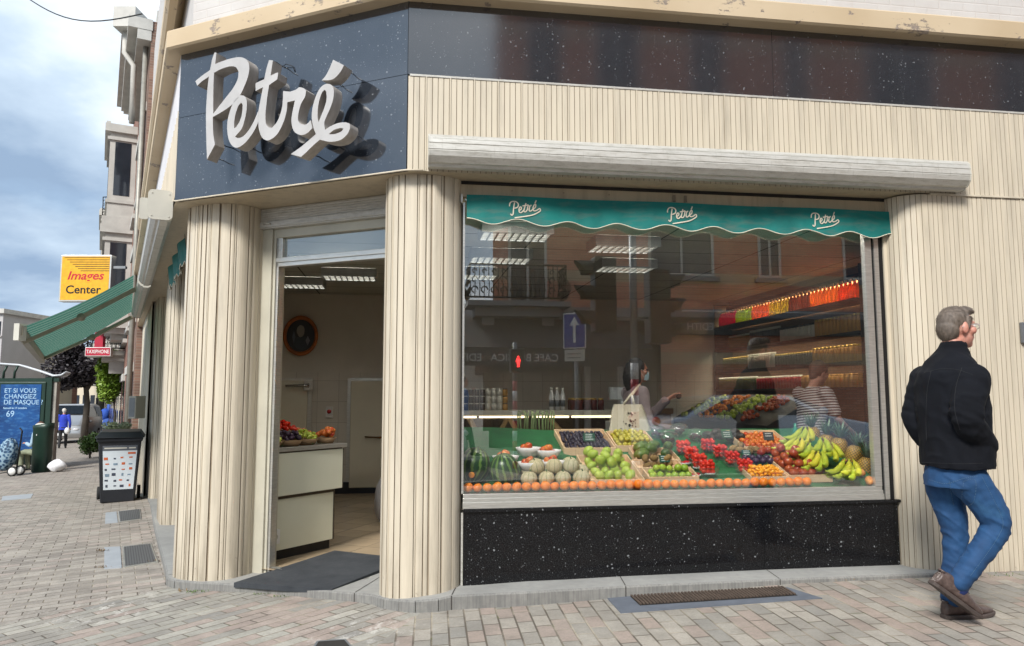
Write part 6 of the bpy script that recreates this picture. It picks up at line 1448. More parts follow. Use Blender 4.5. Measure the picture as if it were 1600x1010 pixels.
# bluestone framed vent in front of the window
BLS=plain('dark_bluestone',srgb(92,98,108)[:3],.7,0,.15,9,world=True); RUST=NT('rusty_grate'); _w=RUST.math('FRACT',RUST.math('DIVIDE',RUST.dot(RUST.pos(),tuple(F1.d)),.045)); RUST.bump(_w,.8,.01); RUST=RUST.fin(RUST.ramp(_w,[(0,(.10,.075,.06,1)),(.55,(.12,.09,.07,1)),(.6,(.01,.01,.01,1))]),.8,.2)
p=atg(1110,930); o=thing('vent_grate','rusty barred cellar vent in a dark bluestone surround below the window','grating',tuple(p))
gsheet(gq((948,935),(1230,919),(1285,936),(970,959)),.006,'surround',BLS,o)
m=MB(); q=gq((985,934),(1225,920),(1246,932),(1000,948)); a,b,c_,d_=[Vector((x,y,ground_z(x)+.012)) for x,y in q]
nb=46
for i in range(nb):
    u0=i/nb; u1=(i+.55)/nb; P=[a.lerp(b,u0),a.lerp(b,u1),d_.lerp(c_,u1),d_.lerp(c_,u0)]; P2=[x+Vector((0,0,.008)) for x in P]; m.hexa(P+P2)
m.build('bars',plain('rusted_bar',(.09,.065,.05),.8,.2,.3,20,world=True),o)
gsheet(q,.008,'pit',DARKGAP,o)
p=atg(515,1006); o=thing('drain_cover','square steel drain cover cut by the bottom edge of the picture','drain cover',tuple(p)); gsheet(gq((495,1003),(540,1000),(575,1040),(470,1040)),.006,'frame',GALV,o); gsheet(inset(gq((495,1003),(540,1000),(575,1040),(470,1040)),.88),.009,'lid',DARKGAP,o)
# weeds and dead leaves along the step
def weeds(px,py,n,h,label,spread=.05,col=LEAFG,name='weed'):
    p=atg(px,py); m=MB(); r=random.Random(px)
    for k in range(n):
        a=r.uniform(0,6.28); q=p+Vector((r.gauss(0,spread),r.gauss(0,spread*.35),0)); q.z=ground_z(q.x)+.004; d=Vector((math.cos(a)*.6,math.sin(a)*.6,r.uniform(.2,1.3))).normalized()*h*r.uniform(.4,1); sd=Vector((-math.sin(a),math.cos(a),0))*h*.16
        m.add([q,q+d*.5+sd,q+d,q+d*.5-sd],[(0,1,2,3)])
    tag(m.build(name,col,fix=False,merge=False),label,'weed','weeds along the step')
DRY=plain('dry_leaf',(.22,.14,.06),.8,0,.4)
WGR=plain('weed_green',(.09,.15,.03),.6,0,.4)
weeds(893,930,34,.06,'bright green weed sprouting at the foot of the step below the window',.02,WGR)
weeds(925,932,30,.035,'dry leaves beside the green weed at the step foot',.05,DRY); weeds(308,926,40,.025,'low weeds at the rounded left end of the step',.05,WGR); weeds(405,930,26,.02,'tiny weed tuft under the mat corner at the step foot',.03,WGR); weeds(440,934,26,.02,'second weed tuft along the entrance step',.04,WGR)
weeds(1290,905,60,.025,'line of dry grass and leaves along the right part of the step',.16,DRY); weeds(1330,901,40,.02,'green tufts in the joint right of the vent',.14,WGR); weeds(285,925,14,.03,'reddish dead leaf scraps at the left step corner',.03,DRY); weeds(158,862,20,.04,'dry leaf pile by the first grating',.03,DRY); weeds(160,888,16,.03,'dry leaves at the lower corner of the first grating',.03,DRY);weeds(250,878,20,.03,'dry scraps between grating and step',.06,DRY)
weeds(1540,900,26,.02,'sparse green tufts at the wall foot beside the walking man',.12,WGR)
# ---- wheelie bin ----
BINP=plain('black_bin_plastic',(.014,.016,.021),.45,0,.15,5)
bp=atg(183,785); WB_=thing('wheelie_bin','black two wheeled bin with a sorting poster on its front against the shop wall','wheelie bin',tuple(bp))
fb=Frame(bp[:2],(.90,.43)); z=bp.z; sc=11.9/1155
w0,w1,hb=.235,.30,1.0
m=MB(); m.hexa([fb(-w0,-.02,z),fb(w0,-.02,z),fb(w0,.50,z),fb(-w0,.50,z),fb(-w1,-.09,z+hb),fb(w1,-.09,z+hb),fb(w1,.62,z+hb),fb(-w1,.62,z+hb)]); m.box((-w1-.02,-.12,z+hb-.06),(w1+.02,.64,z+hb),0,fb); m.build('body',BINP,WB_,bevel=.015)
m=MB(); m.hexa([fb(-w1-.05,-.16,z+hb+.0),fb(w1+.05,-.16,z+hb+.0),fb(w1+.05,.66,z+hb),fb(-w1-.05,.66,z+hb),fb(-w1+.02,-.06,z+hb+.09),fb(w1-.02,-.06,z+hb+.09),fb(w1-.02,.56,z+hb+.11),fb(-w1+.02,.56,z+hb+.11)]); m.build('lid',BINP,WB_,bevel=.012)
for sx in (-1,1):
    m=MB(); m.lathe([(.0,-.025),(.10,-.025),(.105,0),(.10,.025),(0,.025)],fb(sx*(w0+.05),.48,z+.10),18,0,True,Matrix.Rotation(math.atan2(fb.d.y,fb.d.x),3,'Z')@Matrix.Rotation(PI/2,3,'Y')); m.build('wheel',TYRE,WB_)
def fp(u,v): # point on the sloping front face, u -1..1, v 0..1
    t=-.02-.07*v; ww=w0+(w1-w0)*v; return fb(u*ww,t-.004,z+hb*v)
m=MB(); 
def patch(u0,u1,v0,v1,dy=0): 
    n=Vector(fb.e)*(-dy); q=[fp(u0,v0)+n,fp(u1,v0)+n,fp(u1,v1)+n,fp(u0,v1)+n]; return q
m.add(patch(-.80,.86,.20,.88),[(0,1,2,3)]); m.build('poster',plain('poster_white',srgb(206,214,220)[:3],.4,0,.03),WB_,fix=False)
m=MB(); m.add(patch(-.80,.86,.80,.88,.002),[(0,1,2,3)]); m.build('poster_header',plain('poster_grey',(.10,.11,.13),.5),WB_,fix=False)
m=MB(); m2=MB(); m3=MB(); rr=random.Random(9)
for i in range(4):
    for j in range(6):
        u=-.62+.40*i+rr.uniform(-.06,.06); v=.26+.085*j+rr.uniform(-.01,.01); du=rr.uniform(.05,.11); dv=rr.uniform(.008,.022)
        [m,m2,m3][rr.choice((0,1,1,2))].add(patch(u-du,u+du,v-dv,v+dv,.003),[(0,1,2,3)])
m2.add(patch(.42,.80,.745,.775,.003),[(0,1,2,3)])
m.build('poster_picture',plain('print_dark',(.05,.06,.09),.5),WB_,fix=False); m2.build('poster_picture',plain('print_orange',(.55,.12,.04),.5),WB_,fix=False); m3.build('poster_picture',plain('print_blue_grey',(.20,.28,.36),.5),WB_,fix=False)
m=MB(); m.add(patch(-.72,.35,.83,.85,.004),[(0,1,2,3)]); m.add(patch(.45,.78,.83,.85,.004),[(0,1,2,3)]); m.build('poster_title',GREY_PL,WB_,fix=False)
# ---- foliage helper ----
def foliage(c,r,n,leaf,mat,name,parent=None,seed=1,flat=1,shell=.55,cl=14):
    rr=random.Random(seed); m=MB(); c=Vector(c); cls=[]
    for k in range(cl):
        d=Vector((rr.gauss(0,1),rr.gauss(0,1),rr.gauss(0,1))).normalized(); q=rr.uniform(.35,.85); cls.append((Vector((d.x*r[0],d.y*r[1],d.z*r[2]))*q,rr.uniform(.28,.5)))
    for k in range(n):
        cc,cr=rr.choice(cls); d=Vector((rr.gauss(0,1),rr.gauss(0,1),rr.gauss(0,1))).normalized()*rr.uniform(shell,1)**.5*cr
        p=c+cc+Vector((d.x*r[0],d.y*r[1],d.z*r[2]))
        a=Vector((rr.gauss(0,1),rr.gauss(0,1),rr.gauss(0,.6))).normalized(); b=a.cross(Vector((rr.gauss(0,1),rr.gauss(0,1),rr.gauss(0,1)))).normalized(); L=leaf*rr.uniform(.6,1.3)
        m.add([p-a*L,p+b*L*.45,p+a*L,p-b*L*.45],[(0,1,2,3)])
    return m.build(name,mat,parent,fix=False,merge=False)
def leafmat(name,a,b,tr=.25):
    t=NT(name); oi=t.noise(t.pos(),1.3,4,.6); i2=t.noise(t.pos(),14,2,.6)
    c=t.mixc(t.ramp(t.math('ADD',t.math('MULTIPLY',oi,.6),t.math('MULTIPLY',i2,.4)),[(.35,0),(.65,1)]),(*a,1),(*b,1)); return t.fin(c,.5,0)
PURP=leafmat('dark_purple_leaf',(.012,.010,.014),(.05,.042,.05)); LIMEL=leafmat('bright_green_leaf',(.10,.19,.02),(.28,.40,.05)); MIDL=leafmat('mid_green_leaf',(.03,.07,.015),(.10,.18,.04)); PALEL=leafmat('variegated_leaf',(.10,.15,.06),(.45,.50,.36))
BARK=plain('bark',(.06,.05,.04),.9,0,.3,5)
def tree(px,gy_y,cpx,cpy,r,Y,mat,label,n,leaf,seed,trunk=.12,name='street_tree'):
    c=at(cpx,cpy,Y); x=at(px,600,Y).x; gz=ground_z(x); o=thing(name,label,'tree',(x,Y,gz))
    m=MB(); m.tube([(x,Y,gz-.1),(x+.05,Y,(gz+c.z)/2),(c.x,Y,c.z+r[2]*.3)],[trunk,trunk*.8,trunk*.4],8)
    for k in range(6):
        a=k*1.05+.3; m.tube([(x+.03,Y,gz+(c.z-r[2]*.7-gz)*(.9+.05*k)),(c.x+r[0]*.5*math.cos(a),Y+r[1]*.5*math.sin(a),c.z-r[2]*.2+.1*k)],[trunk*.45,trunk*.15],6)
    m.build('trunk',BARK,o,merge=False); foliage(c,r,n,leaf,mat,'crown',o,seed,cl=34); return o
tree(136,600,130,566,(1.45,1.6,1.45),34,PURP,'dark purple leaved street tree spreading under the green awning',14000,.10,3,.16)
tree(180,600,171,590,(.36,.4,.98),26,LIMEL,'bright yellow green young tree at the house fronts behind the bin',6000,.10,5,.05)
# shrub and planter behind the bin
pp=atg(148,716); o=thing('shrub','bushy green shrub standing at the wall just behind the wheelie bin','shrub',tuple(pp)); foliage(at(141,697,pp.y),(.36,.34,.50),2600,.045,MIDL,'foliage',o,8); m=MB(); m.tube([pp+Vector((-.15,0,0)),at(140,695,pp.y)],.03,6); m.build('stem',BARK,o)
pp=atg(180,700)+Vector((.5,0,0)); o=thing('planter','white flowering plant in a pot seen over the lid of the wheelie bin','potted plant',tuple(pp)); c_=at(181,666,16); m=MB(); m.lathe([(.16,-.9),(.22,-.12),(.20,-.12),(.0,-.15)],c_,14); m.build('pot',GALV,o); foliage(c_,(.30,.3,.12),700,.035,PALEL,'foliage',o,9)
# terrace furniture and more greenery
pp=atg(118,678); Yt=pp.y
o=thing('terrace_planter','leafy planter box at the cafe terrace in front of the silver van','planter',tuple(pp)); m=MB(); m.box((-.9,-.25,0),(.9,.25,.55),0,lambda x,y,z:pp+Vector((x,y,z))); m.build('box',plain('grey_planter',(.12,.12,.12),.7),o); foliage(pp+Vector((0,0,.85)),(1.0,.4,.45),1500,.09,MIDL,'foliage',o,12)
o=thing('terrace_table','pale cafe table on slim white legs on the pavement','table',tuple(atg(119,681))); q=atg(119,681); m=MB(); m.box((-.45,-.35,.72),(.45,.35,.76),0,lambda x,y,z:q+Vector((x,y,z))); m.build('tabletop',WHITE,o)
for sx in (-.38,.38):
    for sy in (-.28,.28): m=MB(); m.tube([q+Vector((sx,sy,0)),q+Vector((sx*.8,sy*.8,.72))],.025,6); m.build('leg',WHITE,o)
o=thing('terrace_chair','dark slatted cafe chair beside the pale table','chair',tuple(atg(107,684))); q=atg(107,684)
m=MB(); m.box((-.25,-.25,.43),(.25,.25,.48),0,lambda x,y,z:q+Vector((x,y,z))); m.build('seat',BLACKM,o); m=MB(); m.box((-.25,.2,.5),(.25,.25,.95),0,lambda x,y,z:q+Vector((x,y,z))); m.build('backrest',BLACKM,o)
for sx in (-.22,.22):
    for sy in (-.22,.22): m=MB(); m.tube([q+Vector((sx,sy,0)),q+Vector((sx,sy,.45))],.02,6); m.build('leg',BLACKM,o)
# cars down the street
cp=atg(115,690); car('silver_van','silver people carrier parked at the kerb behind the terrace planter',Frame((at(113,650,37).x,37),(.3,-.95)),NT('silver_paint').fin((.42,.43,.44,1),.3,.6,Coat_Weight=.4),L=4.6,W=1.85,van=True)
car('white_van','white van parked behind the bus shelter, left of the silver one',Frame((at(97,650,44).x,44),(.3,-.95)),NT('white_paint_car').fin((.6,.62,.64,1),.3,.1,Coat_Weight=.4),L=5,W=1.9,van=True)
car('parked_car','red car far down the street under the dark tree',Frame((at(140,650,62).x,62),(.4,-.9)),NT('red_car_paint').fin((.25,.02,.02,1),.3,.1,Coat_Weight=.4))
car('parked_car','pale car far down the street right of the man in black',Frame((at(166,650,58).x,58),(.4,-.9)),NT('pale_car_paint').fin((.5,.5,.5,1),.3,.1,Coat_Weight=.4))
# far post
m=MB(); q=atg(131,682); banded_=[]
o=thing('banded_post','slim red and white banded post between the table and the man in black','post',tuple(q))
for i in range(6): m.tube([q+Vector((0,0,.45*i)),q+Vector((0,0,.45*(i+1)))],.045,8,i%2)
m.build('post',[RW_R,RW_W],o,merge=False)
# buildings closing the street and on its left side
def block(px0,px1,py0,Y,mt,label,nw,ns,roof=True,dep=8,yaw=0,wcol=DGLASS):
    a=at(px0,600,Y).x; b=at(px1,600,Y).x; top=at(px0,py0,Y).z; gz=ground_z(a)-.5
    o=thing('far_building',label,'building',((a+b)/2,Y,gz)); m=MB(); m.box((a,Y,gz),(b,Y+dep,top)); m.build('wall',mt,o)
    if roof: m=MB(); m.box((a-.2,Y-.25,top),(b+.2,Y+dep,top+.35)); m.build('roof',TRIM,o)
    H=(top-gz); st=H/ns
    for k in range(ns):
        for j in range(nw):
            w=(b-a)/nw; x=a+w*(j+.22); m=MB(); m.box((x,Y-.03,gz+st*(k+.3)),(x+w*.56,Y+.0-.005,gz+st*(k+.75))); q=m.build('window',wcol,o)
            m=MB(); m.box((x-.1,Y-.12,gz+st*(k+.3)-.12),(x+w*.56+.1,Y-.001,gz+st*(k+.3))); m.build('sill',TRIM,q)
    return o
FW1=plain('far_cream_wall',srgb(206,196,176)[:3],.8,0,.06,1,world=True); FW2=plain('far_grey_wall',srgb(178,176,176)[:3],.8,0,.06,1,world=True); FW3=brickwall('far_brick',(1,0,0),srgb(132,92,78),srgb(156,112,96),srgb(150,140,130))
block(92,152,548,88,FW1,'cream apartment block closing the street under the dark tree',5,4)
block(150,200,560,98,FW2,'pale grey building at the far end behind the green tree',4,4)
block(-24,-2,490,56,FW2,'grey white building at the left edge above the bus shelter',2,4,dep=6)
block(14,30,505,66,FW1,'narrow cream building second from the left edge',1,4)
block(28,50,545,76,FW3,'small brick house behind the bus shelter roof',2,3)
block(48,95,560,90,FW2,'pale low building behind the awning tip',4,3)
# far blue things: shoppers hanging goods
o=thing('street_stall','blue and red goods hung outside a shop far down the pavement','stall',tuple(atg(172,672))); q=at(172,655,50)
for k,(dx,dz_,cc) in enumerate(((-.3,0,(.02,.08,.4)),(.1,.5,(.05,.12,.45)),(.5,0,(.4,.03,.04)),(.3,-.5,(.3,.3,.35)),(-.1,-.6,(.03,.08,.3)),(.7,.5,(.03,.10,.4)))):
    m=MB(); m.ball(q+Vector((dx*1.2,0,dz_+.3)),(.35,.3,.42),8,6,0,lambda d,a,th:1+.15*math.sin(4*a+k)); m.build('hanging_garment',plain('garment_%d'%k,cc,.8),o)
m=MB(); m.box((-1,-.05,-2.2),(-.9,.05,1.4),0,lambda x,y,z:q+Vector((x,y,z))); m.box((-1,-.05,1.3),(1.2,.05,1.4),0,lambda x,y,z:q+Vector((x,y,z))); m.box((1.1,-.05,-2.2),(1.2,.05,1.3),0,lambda x,y,z:q+Vector((x,y,z))); m.build('rail',IRON,o)
# ---- bus shelter ----
DG=plain('dark_green_metal',(.012,.035,.024),.4,.2,.15,4); 
Ys=19.6
def S(px,py,dy=0): return at(px,py,Ys+dy)
bs=thing('bus_shelter','bus shelter with curved translucent roof and a blue backlit poster panel','bus shelter',tuple(atg(95,728)))
gzs=ground_z(S(95,700).x)
m=MB(); pts=[(-40,566),(0,567),(30,569),(60,578),(82,586),(95,585),(103,580)]
top=[S(x,y,0) for x,y in pts]; n=len(top); 
vs=[p for p in top]+[p+Vector((-.65,1.3,0.0)) for p in top]; vs+= [p+Vector((0,0,-.05)) for p in vs]
fs=[(i,i+1,n+i+1,n+i) for i in range(n-1)]+[(2*n+i,3*n+i,3*n+i+1,2*n+i+1) for i in range(n-1)]+[(i,2*n+i,2*n+i+1,i+1) for i in range(n-1)]+[(n-1,3*n-1,4*n-1,2*n-1)]
m.add(vs,fs,0,True); m.build('roof',plain('milky_roof_panel',(.50,.53,.56),.3,0,.05,3,world=True),bs)
m=MB(); a=S(-40,594); b=S(94,594); m.bar(a,b,.10,.09); m.bar(S(83,592),S(83,592)+Vector((-.65,1.3,0)),.1,.09); m.build('roof_beam',DG,bs)
m=MB()
for x in (5,22): m.tube([S(x,594),S(x+1,582),S(x+6,572)],.03,6)
m.build('roof_rib',DG,bs)
m=MB(); m.box((-.09,-.09,gzs-.05),(.09,.09,S(80,590).z),0,lambda x,y,z:Vector((S(79,600).x+x,Ys+y,z))); m.build('corner_post',DG,bs)
ax,bx_=S(-12,600).x,S(75,600).x
zt,zb_=S(0,597).z,S(0,726).z
m=MB(); m.box((ax-.1,Ys-.12,zb_),(bx_+.02,Ys+.12,zt)); m.build('poster_case',DG,bs,bevel=.02)
BLU=NT('blue_poster'); _n=BLU.noise(BLU.pos(),1.6,5,.6); _z=BLU.noise(BLU.map(BLU.pos(),(3,1,7)),2.2,3,.5)
_c=BLU.ramp(_n,[(.3,(.004,.025,.10,1)),(.7,(.012,.085,.28,1))]); _c=BLU.mixc(BLU.ramp(_z,[(.5,0),(.7,.45)]),_c,(.06,.20,.42,1)); BLU=BLU.fin(_c,.25,0)
px0,px1=S(7,600).x,S(70,600).x; m=MB(); m.box((px0,Ys-.135,S(0,708).z),(px1,Ys-.125,S(0,601).z)); m.build('poster',BLU,bs)
PT=plain('pale_poster_print',(.32,.50,.68),.5)
for i,(tx,yy) in enumerate((('ET SI VOUS',614),('CHANGIEZ',623),('DE MASQUE ?',632))):
    textobj(tx,.17,lambda x,y,z,yy=yy:Vector((S(13,600).x+x*1.0,Ys-.137-z,S(13,yy).z+y)),PT,'poster_text',bs,.001,.001,0,'LEFT')
textobj('69',.22,lambda x,y,z:Vector((S(18,600).x+x,Ys-.137-z,S(13,651).z+y)),PT,'poster_text',bs,.001,.001,0,'LEFT')
textobj('Samedi le 17 octobre',.065,lambda x,y,z:Vector((S(13,600).x+x*1.1,Ys-.137-z,S(13,639).z+y)),PT,'poster_text',bs,.001,.002,0,'LEFT')
CONCP=plain('stained_grey_panel',srgb(150,146,138)[:3],.6,0,.25,3,world=True)
m=MB(); a=S(82,600); m.hexa([Vector((a.x,Ys,gzs)),Vector((a.x+.08,Ys-.02,gzs)),Vector((a.x+.08-.42,Ys+.9,gzs)),Vector((a.x-.42,Ys+.9,gzs)),Vector((a.x,Ys,S(80,596).z)),Vector((a.x+.08,Ys-.02,S(80,596).z)),Vector((a.x+.08-.42,Ys+.9,S(80,596).z)),Vector((a.x-.42,Ys+.9,S(80,596).z))]); m.box((a.x,Ys-.02,gzs),(a.x+.13,Ys+.02,S(80,596).z),0); m.build('side_panel',CONCP,bs)
m=MB(); m.box((ax-1.5,Ys-.05,gzs+.42),(S(66,600).x-.1,Ys+.0-.2-.45,gzs+.47)); m.build('bench',DG,bs)
# litter bin
lp=atg(64,738); o=thing('litter_bin','tall dark green oval litter bin standing before the bus shelter','litter bin',tuple(lp)); hz=at(64,663,lp.y).z-lp.z
def sup(rx,ry,n=24): return [(rx*abs(math.cos(2*PI*i/n))**.7*(1 if math.cos(2*PI*i/n)>=0 else -1),ry*abs(math.sin(2*PI*i/n))**.7*(1 if math.sin(2*PI*i/n)>=0 else -1)) for i in range(n)]
m=MB(); rows=[(0.,.18),(.02,.205),(.9,.215),(.92,.225),(1.0,.225)]; vs=[]
for f_,r_ in rows:
    for x,y in sup(r_,r_*.8): vs.append(lp+Vector((x,y,f_*hz+(.03*x/.2 if f_==1 else 0))))
n=24; m.add(vs,[(j*n+i,j*n+(i+1)%n,(j+1)*n+(i+1)%n,(j+1)*n+i) for j in range(4) for i in range(n)]+[tuple(range(n-1,-1,-1)),tuple(range(4*n,5*n))],0,True); m.build('body',DG,o,bevel=.0)
m=MB(); m.ball(lp+Vector((0,-.12,hz*.985)),(.14,.06,.05),12,6); m.build('opening',GREY_PL,o)
m=MB(); m.ball(lp+Vector((-.05,-.178,hz*.78)),(.012,.01,.02),8,5); m.build('lock',WHITE,o)
# white plastic bag on the ground
q=atg(87,738); m=MB(); m.ball(q+Vector((.02,0,.13)),(.2,.16,.15),16,10,0,lambda d,a,th:(1+.2*math.sin(2*a+1+2*d.z)+.13*math.sin(5*a+5*d.z)+.08*math.sin(11*a-6*d.z)+.5*max(0,d.z-.75))*(.8 if d.z<0 else .95)); tag(m.build('rubbish_bag',plain('white_bag_film',(.70,.70,.72),.35)),'small knotted white plastic bag on the ground beside the green litter bin','rubbish bag')
# shopping trolley bag
q=atg(17,744); o=thing('shopping_trolley','blue patterned wheeled shopping trolley leaning beside the bus shelter','shopping trolley',tuple(q))
TB=NT('blue_patterned_cloth'); _v=TB.vor(TB.obj(),16); TB=TB.fin(TB.ramp(_v,[(.2,(.01,.03,.07,1)),(.45,(.03,.10,.20,1)),(.6,(.25,.36,.44,1))]),.7,0)
m=MB(); m.ball(q+Vector((-.12,0,.50)),(.22,.17,.38),16,12,0,lambda d,a,th:1+.06*math.sin(6*a),Matrix.Rotation(R(14),3,'Y')); m.build('bag',TB,o)
m=MB(); m.tube([q+Vector((.12,0,.12)),q+Vector((.20,0,1.05)),q+Vector((.14,0,1.12))],.018,6); m.tube([q+Vector((.12,0,.12)),q+Vector((-.35,0,.05)),q+Vector((-.38,0,.0))],.014,6); m.build('frame',BLACKM,o)
for dy in (-.14,.14):
    m=MB(); m.lathe([(.07,-.02),(.115,-.02),(.12,0),(.115,.02),(.07,.02)],q+Vector((.12,dy,.12)),18,0,True,Matrix.Rotation(PI/2,3,'X')); wo=m.build('wheel',TYRE,o); m=MB(); m.lathe([(0,-.022),(.085,-.022),(.085,.022),(0,.022)],q+Vector((.12,dy,.12)),14,0,True,Matrix.Rotation(PI/2,3,'X')); m.build('rim',WHITE,wo)
# ---------------- shelves, counter and lamps deep in the shop ----------------
SHELFM=plain('dark_shelf',(.05,.042,.035),.6,0,.2,6,world=True)
sh=thing('wall_shelves','long dark wall shelves of bottles and jars running back along the right wall','shelf unit',tuple(F1(4.1,3.7,-.1)))
levels=[2.33,1.98,1.66,1.38]
for z in levels: m=MB(); m.box((4.37,1.90,z-.02),(4.675,5.6,z),0,F1); m.build('shelf',SHELFM,sh)
for t in (1.88,5.6): m=MB(); m.box((4.39,t,-.1),(4.675,t+.02,2.7),0,F1); m.build('upright',SHELFM,sh)
WARM=emit('warm_strip_lamp',(1,.68,.34),30.0)
o=thing('strip_lamp','warm glowing strip lamp over the top row of juice bottles','strip lamp',tuple(F1(4.1,3.7,2.64))); m=MB(); m.box((4.57,1.95,2.62),(4.66,5.5,2.64),0,F1); m.box((4.54,1.95,2.565),(4.565,5.5,2.64),0,F1); m.build('housing',BLACKM,o); m=MB(); m.box((4.58,1.96,2.612),(4.65,5.49,2.619),0,F1); m.build('lamp',WARM,o)
SHELF_FILL=emit('added_shelf_light',(1,.86,.62),9.0)  # unseen lamps added under the shelves to brighten the lower rows
for i_,(zz,ll_) in enumerate(((1.945+.38,'added fill strip under the top shelf brightening the second row of jars'),(1.945,'added fill strip under the second shelf brightening the third row'),(1.625,'added fill strip under the third shelf brightening the lowest jars'))):
    o=thing('strip_lamp',ll_,'strip lamp',tuple(F1(4.5,3.7,zz))); m=MB(); m.box((4.375,1.95,zz-.012),(4.385,5.5,zz+.015),0,F1); m.box((4.385,1.95,zz-.012),(4.42,1.965,zz+.015),0,F1); m.build('housing',BLACKM,o); m=MB(); m.box((4.39,2.0,zz-.004),(4.41,5.49,zz+.002),0,F1); m.build('lamp',SHELF_FILL,o)
def juice(name,col,lab): 
    t=NT(name); t.fin((*col,1),.12,0); tr=t.new('ShaderNodeBsdfTranslucent'); tr.inputs[0].default_value=(*col,1); mx=t.new('ShaderNodeMixShader'); mx.inputs[0].default_value=.5
    t.L.new(t.b.outputs[0],mx.inputs[1]); t.L.new(tr.outputs[0],mx.inputs[2]); t.L.new(mx.outputs[0],t.out.inputs[0]); return t.mat
CAPW=plain('white_cap',(.7,.68,.6),.4)
cols=[('deep_orange_juice',(.90,.22,.015),'deep orange',5),('orange_juice',(.92,.44,.02),'orange',7),('brown_pink_juice',(.40,.13,.07),'brownish pink',6),('yellow_green_juice',(.72,.66,.10),'yellow green',6),('coral_juice',(.85,.34,.09),'coral',6),('lime_juice',(.48,.66,.05),'lime green',6),('magenta_juice',(.55,.03,.14),'magenta',7)]
t=1.96
for nm,col,word,n in cols:
    mt=juice(nm,col,word); root=thing('juice_bottle','%s juice bottle on the lit top shelf, one of a block of that colour'%word,'bottle',(0,0,0),'%s juice bottles on the top shelf'%word)
    m=MB(); m.lathe([(.0,0),(.036,0),(.038,.01),(.038,.135),(.018,.185),(.014,.205),(.0,.205)],(0,0,0),12); m.build('bottle_body',mt,root)
    m=MB(); m.lathe([(.016,.205),(.016,.235),(.0,.236)],(0,0,0),10); m.build('cap',CAPW,root)
    for i in range(n):
        p=F1(4.44,t,levels[0]+.001)
        if i==0: root.location=p
        else: dup(root,p,(0,0,random.uniform(0,6)))
        t+=.0835
# jars and packs
def jar(cname,mt,lidm,r,h,lab,cat,grp):
    root=thing(cname,lab,cat,(0,0,0),grp); h=h*(1.25 if 'shelf' in lab else 1); m=MB(); m.lathe([(0,0),(r,0),(r,h*.8),(r*.85,h*.86),(0,h*.86)],(0,0,0),10); m.build('body',mt,root); m=MB(); m.lathe([(r*.88,h*.86),(r*.88,h),(0,h)],(0,0,0),10); m.build('lid',lidm,root); return root
GOLD=plain('gold_lid',(.55,.38,.10),.3,.8); LBLW=plain('pale_label',(.55,.52,.45),.6); DKJ=plain('dark_jar',(.04,.03,.025),.2); OLV=plain('olive_jar',(.12,.12,.03),.2); REDP=plain('red_pack',(.38,.03,.03),.4); MIXP=plain('ochre_pack',(.45,.24,.06),.5)
sets=[(1,[('jar',MIXP,GOLD,.033,.16,'ochre packet jar',12),('jar',LBLW,BLACKM,.03,.14,'pale labelled jar',12),('jar',DKJ,LBLW,.026,.17,'dark jar with pale lid',14),('jar',OLV,CAPW,.03,.15,'olive green jar',10)]),
      (2,[('jar',MIXP,GOLD,.036,.15,'ochre jar with gold lid',12),('jar',DKJ,GOLD,.028,.13,'dark jar with gold lid',14),('jar',LBLW,CAPW,.028,.16,'white labelled jar',12),('jar',OLV,GOLD,.03,.15,'olive jar with gold lid',12)]),
      (3,[('box',MIXP,MIXP,.04,.12,'ochre packet',14),('jar',REDP,CAPW,.032,.13,'red jar with white lid',16),('jar',OLV,CAPW,.03,.14,'green jar with white lid',18)])]
for lv,ss in sets:
    t=1.98
    for cn,mt,ld,r,h,lab,n in ss:
        full='%s on the %s shelf of the right wall'%(lab,('second','third','fourth')[lv-1])
        root=jar('jar' if cn=='jar' else 'packet',mt,ld,r,h,full,'jar' if cn=='jar' else 'packet',full.replace(lab,lab+'s'))
        for i in range(n):
            p=F1(4.43,t,levels[lv]+.001)
            if i==0: root.location=p
            else: dup(root,p)
            t+=2*r+.008
# slanting produce rack under the shelves
o=thing('produce_rack','slanting rack of red and green produce under the wall shelves','produce rack',tuple(F1(3.6,3.4,-.1)))
m=MB(); m.hexa([F1(3.65,2.6,-.1),F1(4.35,2.6,-.1),F1(4.35,5.5,-.1),F1(3.65,5.5,-.1),F1(3.65,2.6,.95),F1(4.35,2.6,1.3),F1(4.35,5.5,1.3),F1(3.65,5.5,.95)]); m.build('rack',plain('dark_rack',(.03,.03,.03),.6),o)
for k,(t0,mt,nm) in enumerate(((3.05,APPLE,'apple_heap'),(3.65,PEAR,'green_heap'),(4.25,NECT,'peach_heap'),(4.85,GGRAPE,'grape_heap'))):
    m=MB(); rr=random.Random(k)
    for q in range(60): a=rr.uniform(3.7,4.3); m.ball(F1(a,t0+rr.uniform(0,.5),.95+(a-3.65)*.46+.03),.03,7,5)
    q=m.build(nm,mt,o,merge=False,fix=False); q['kind']='stuff'
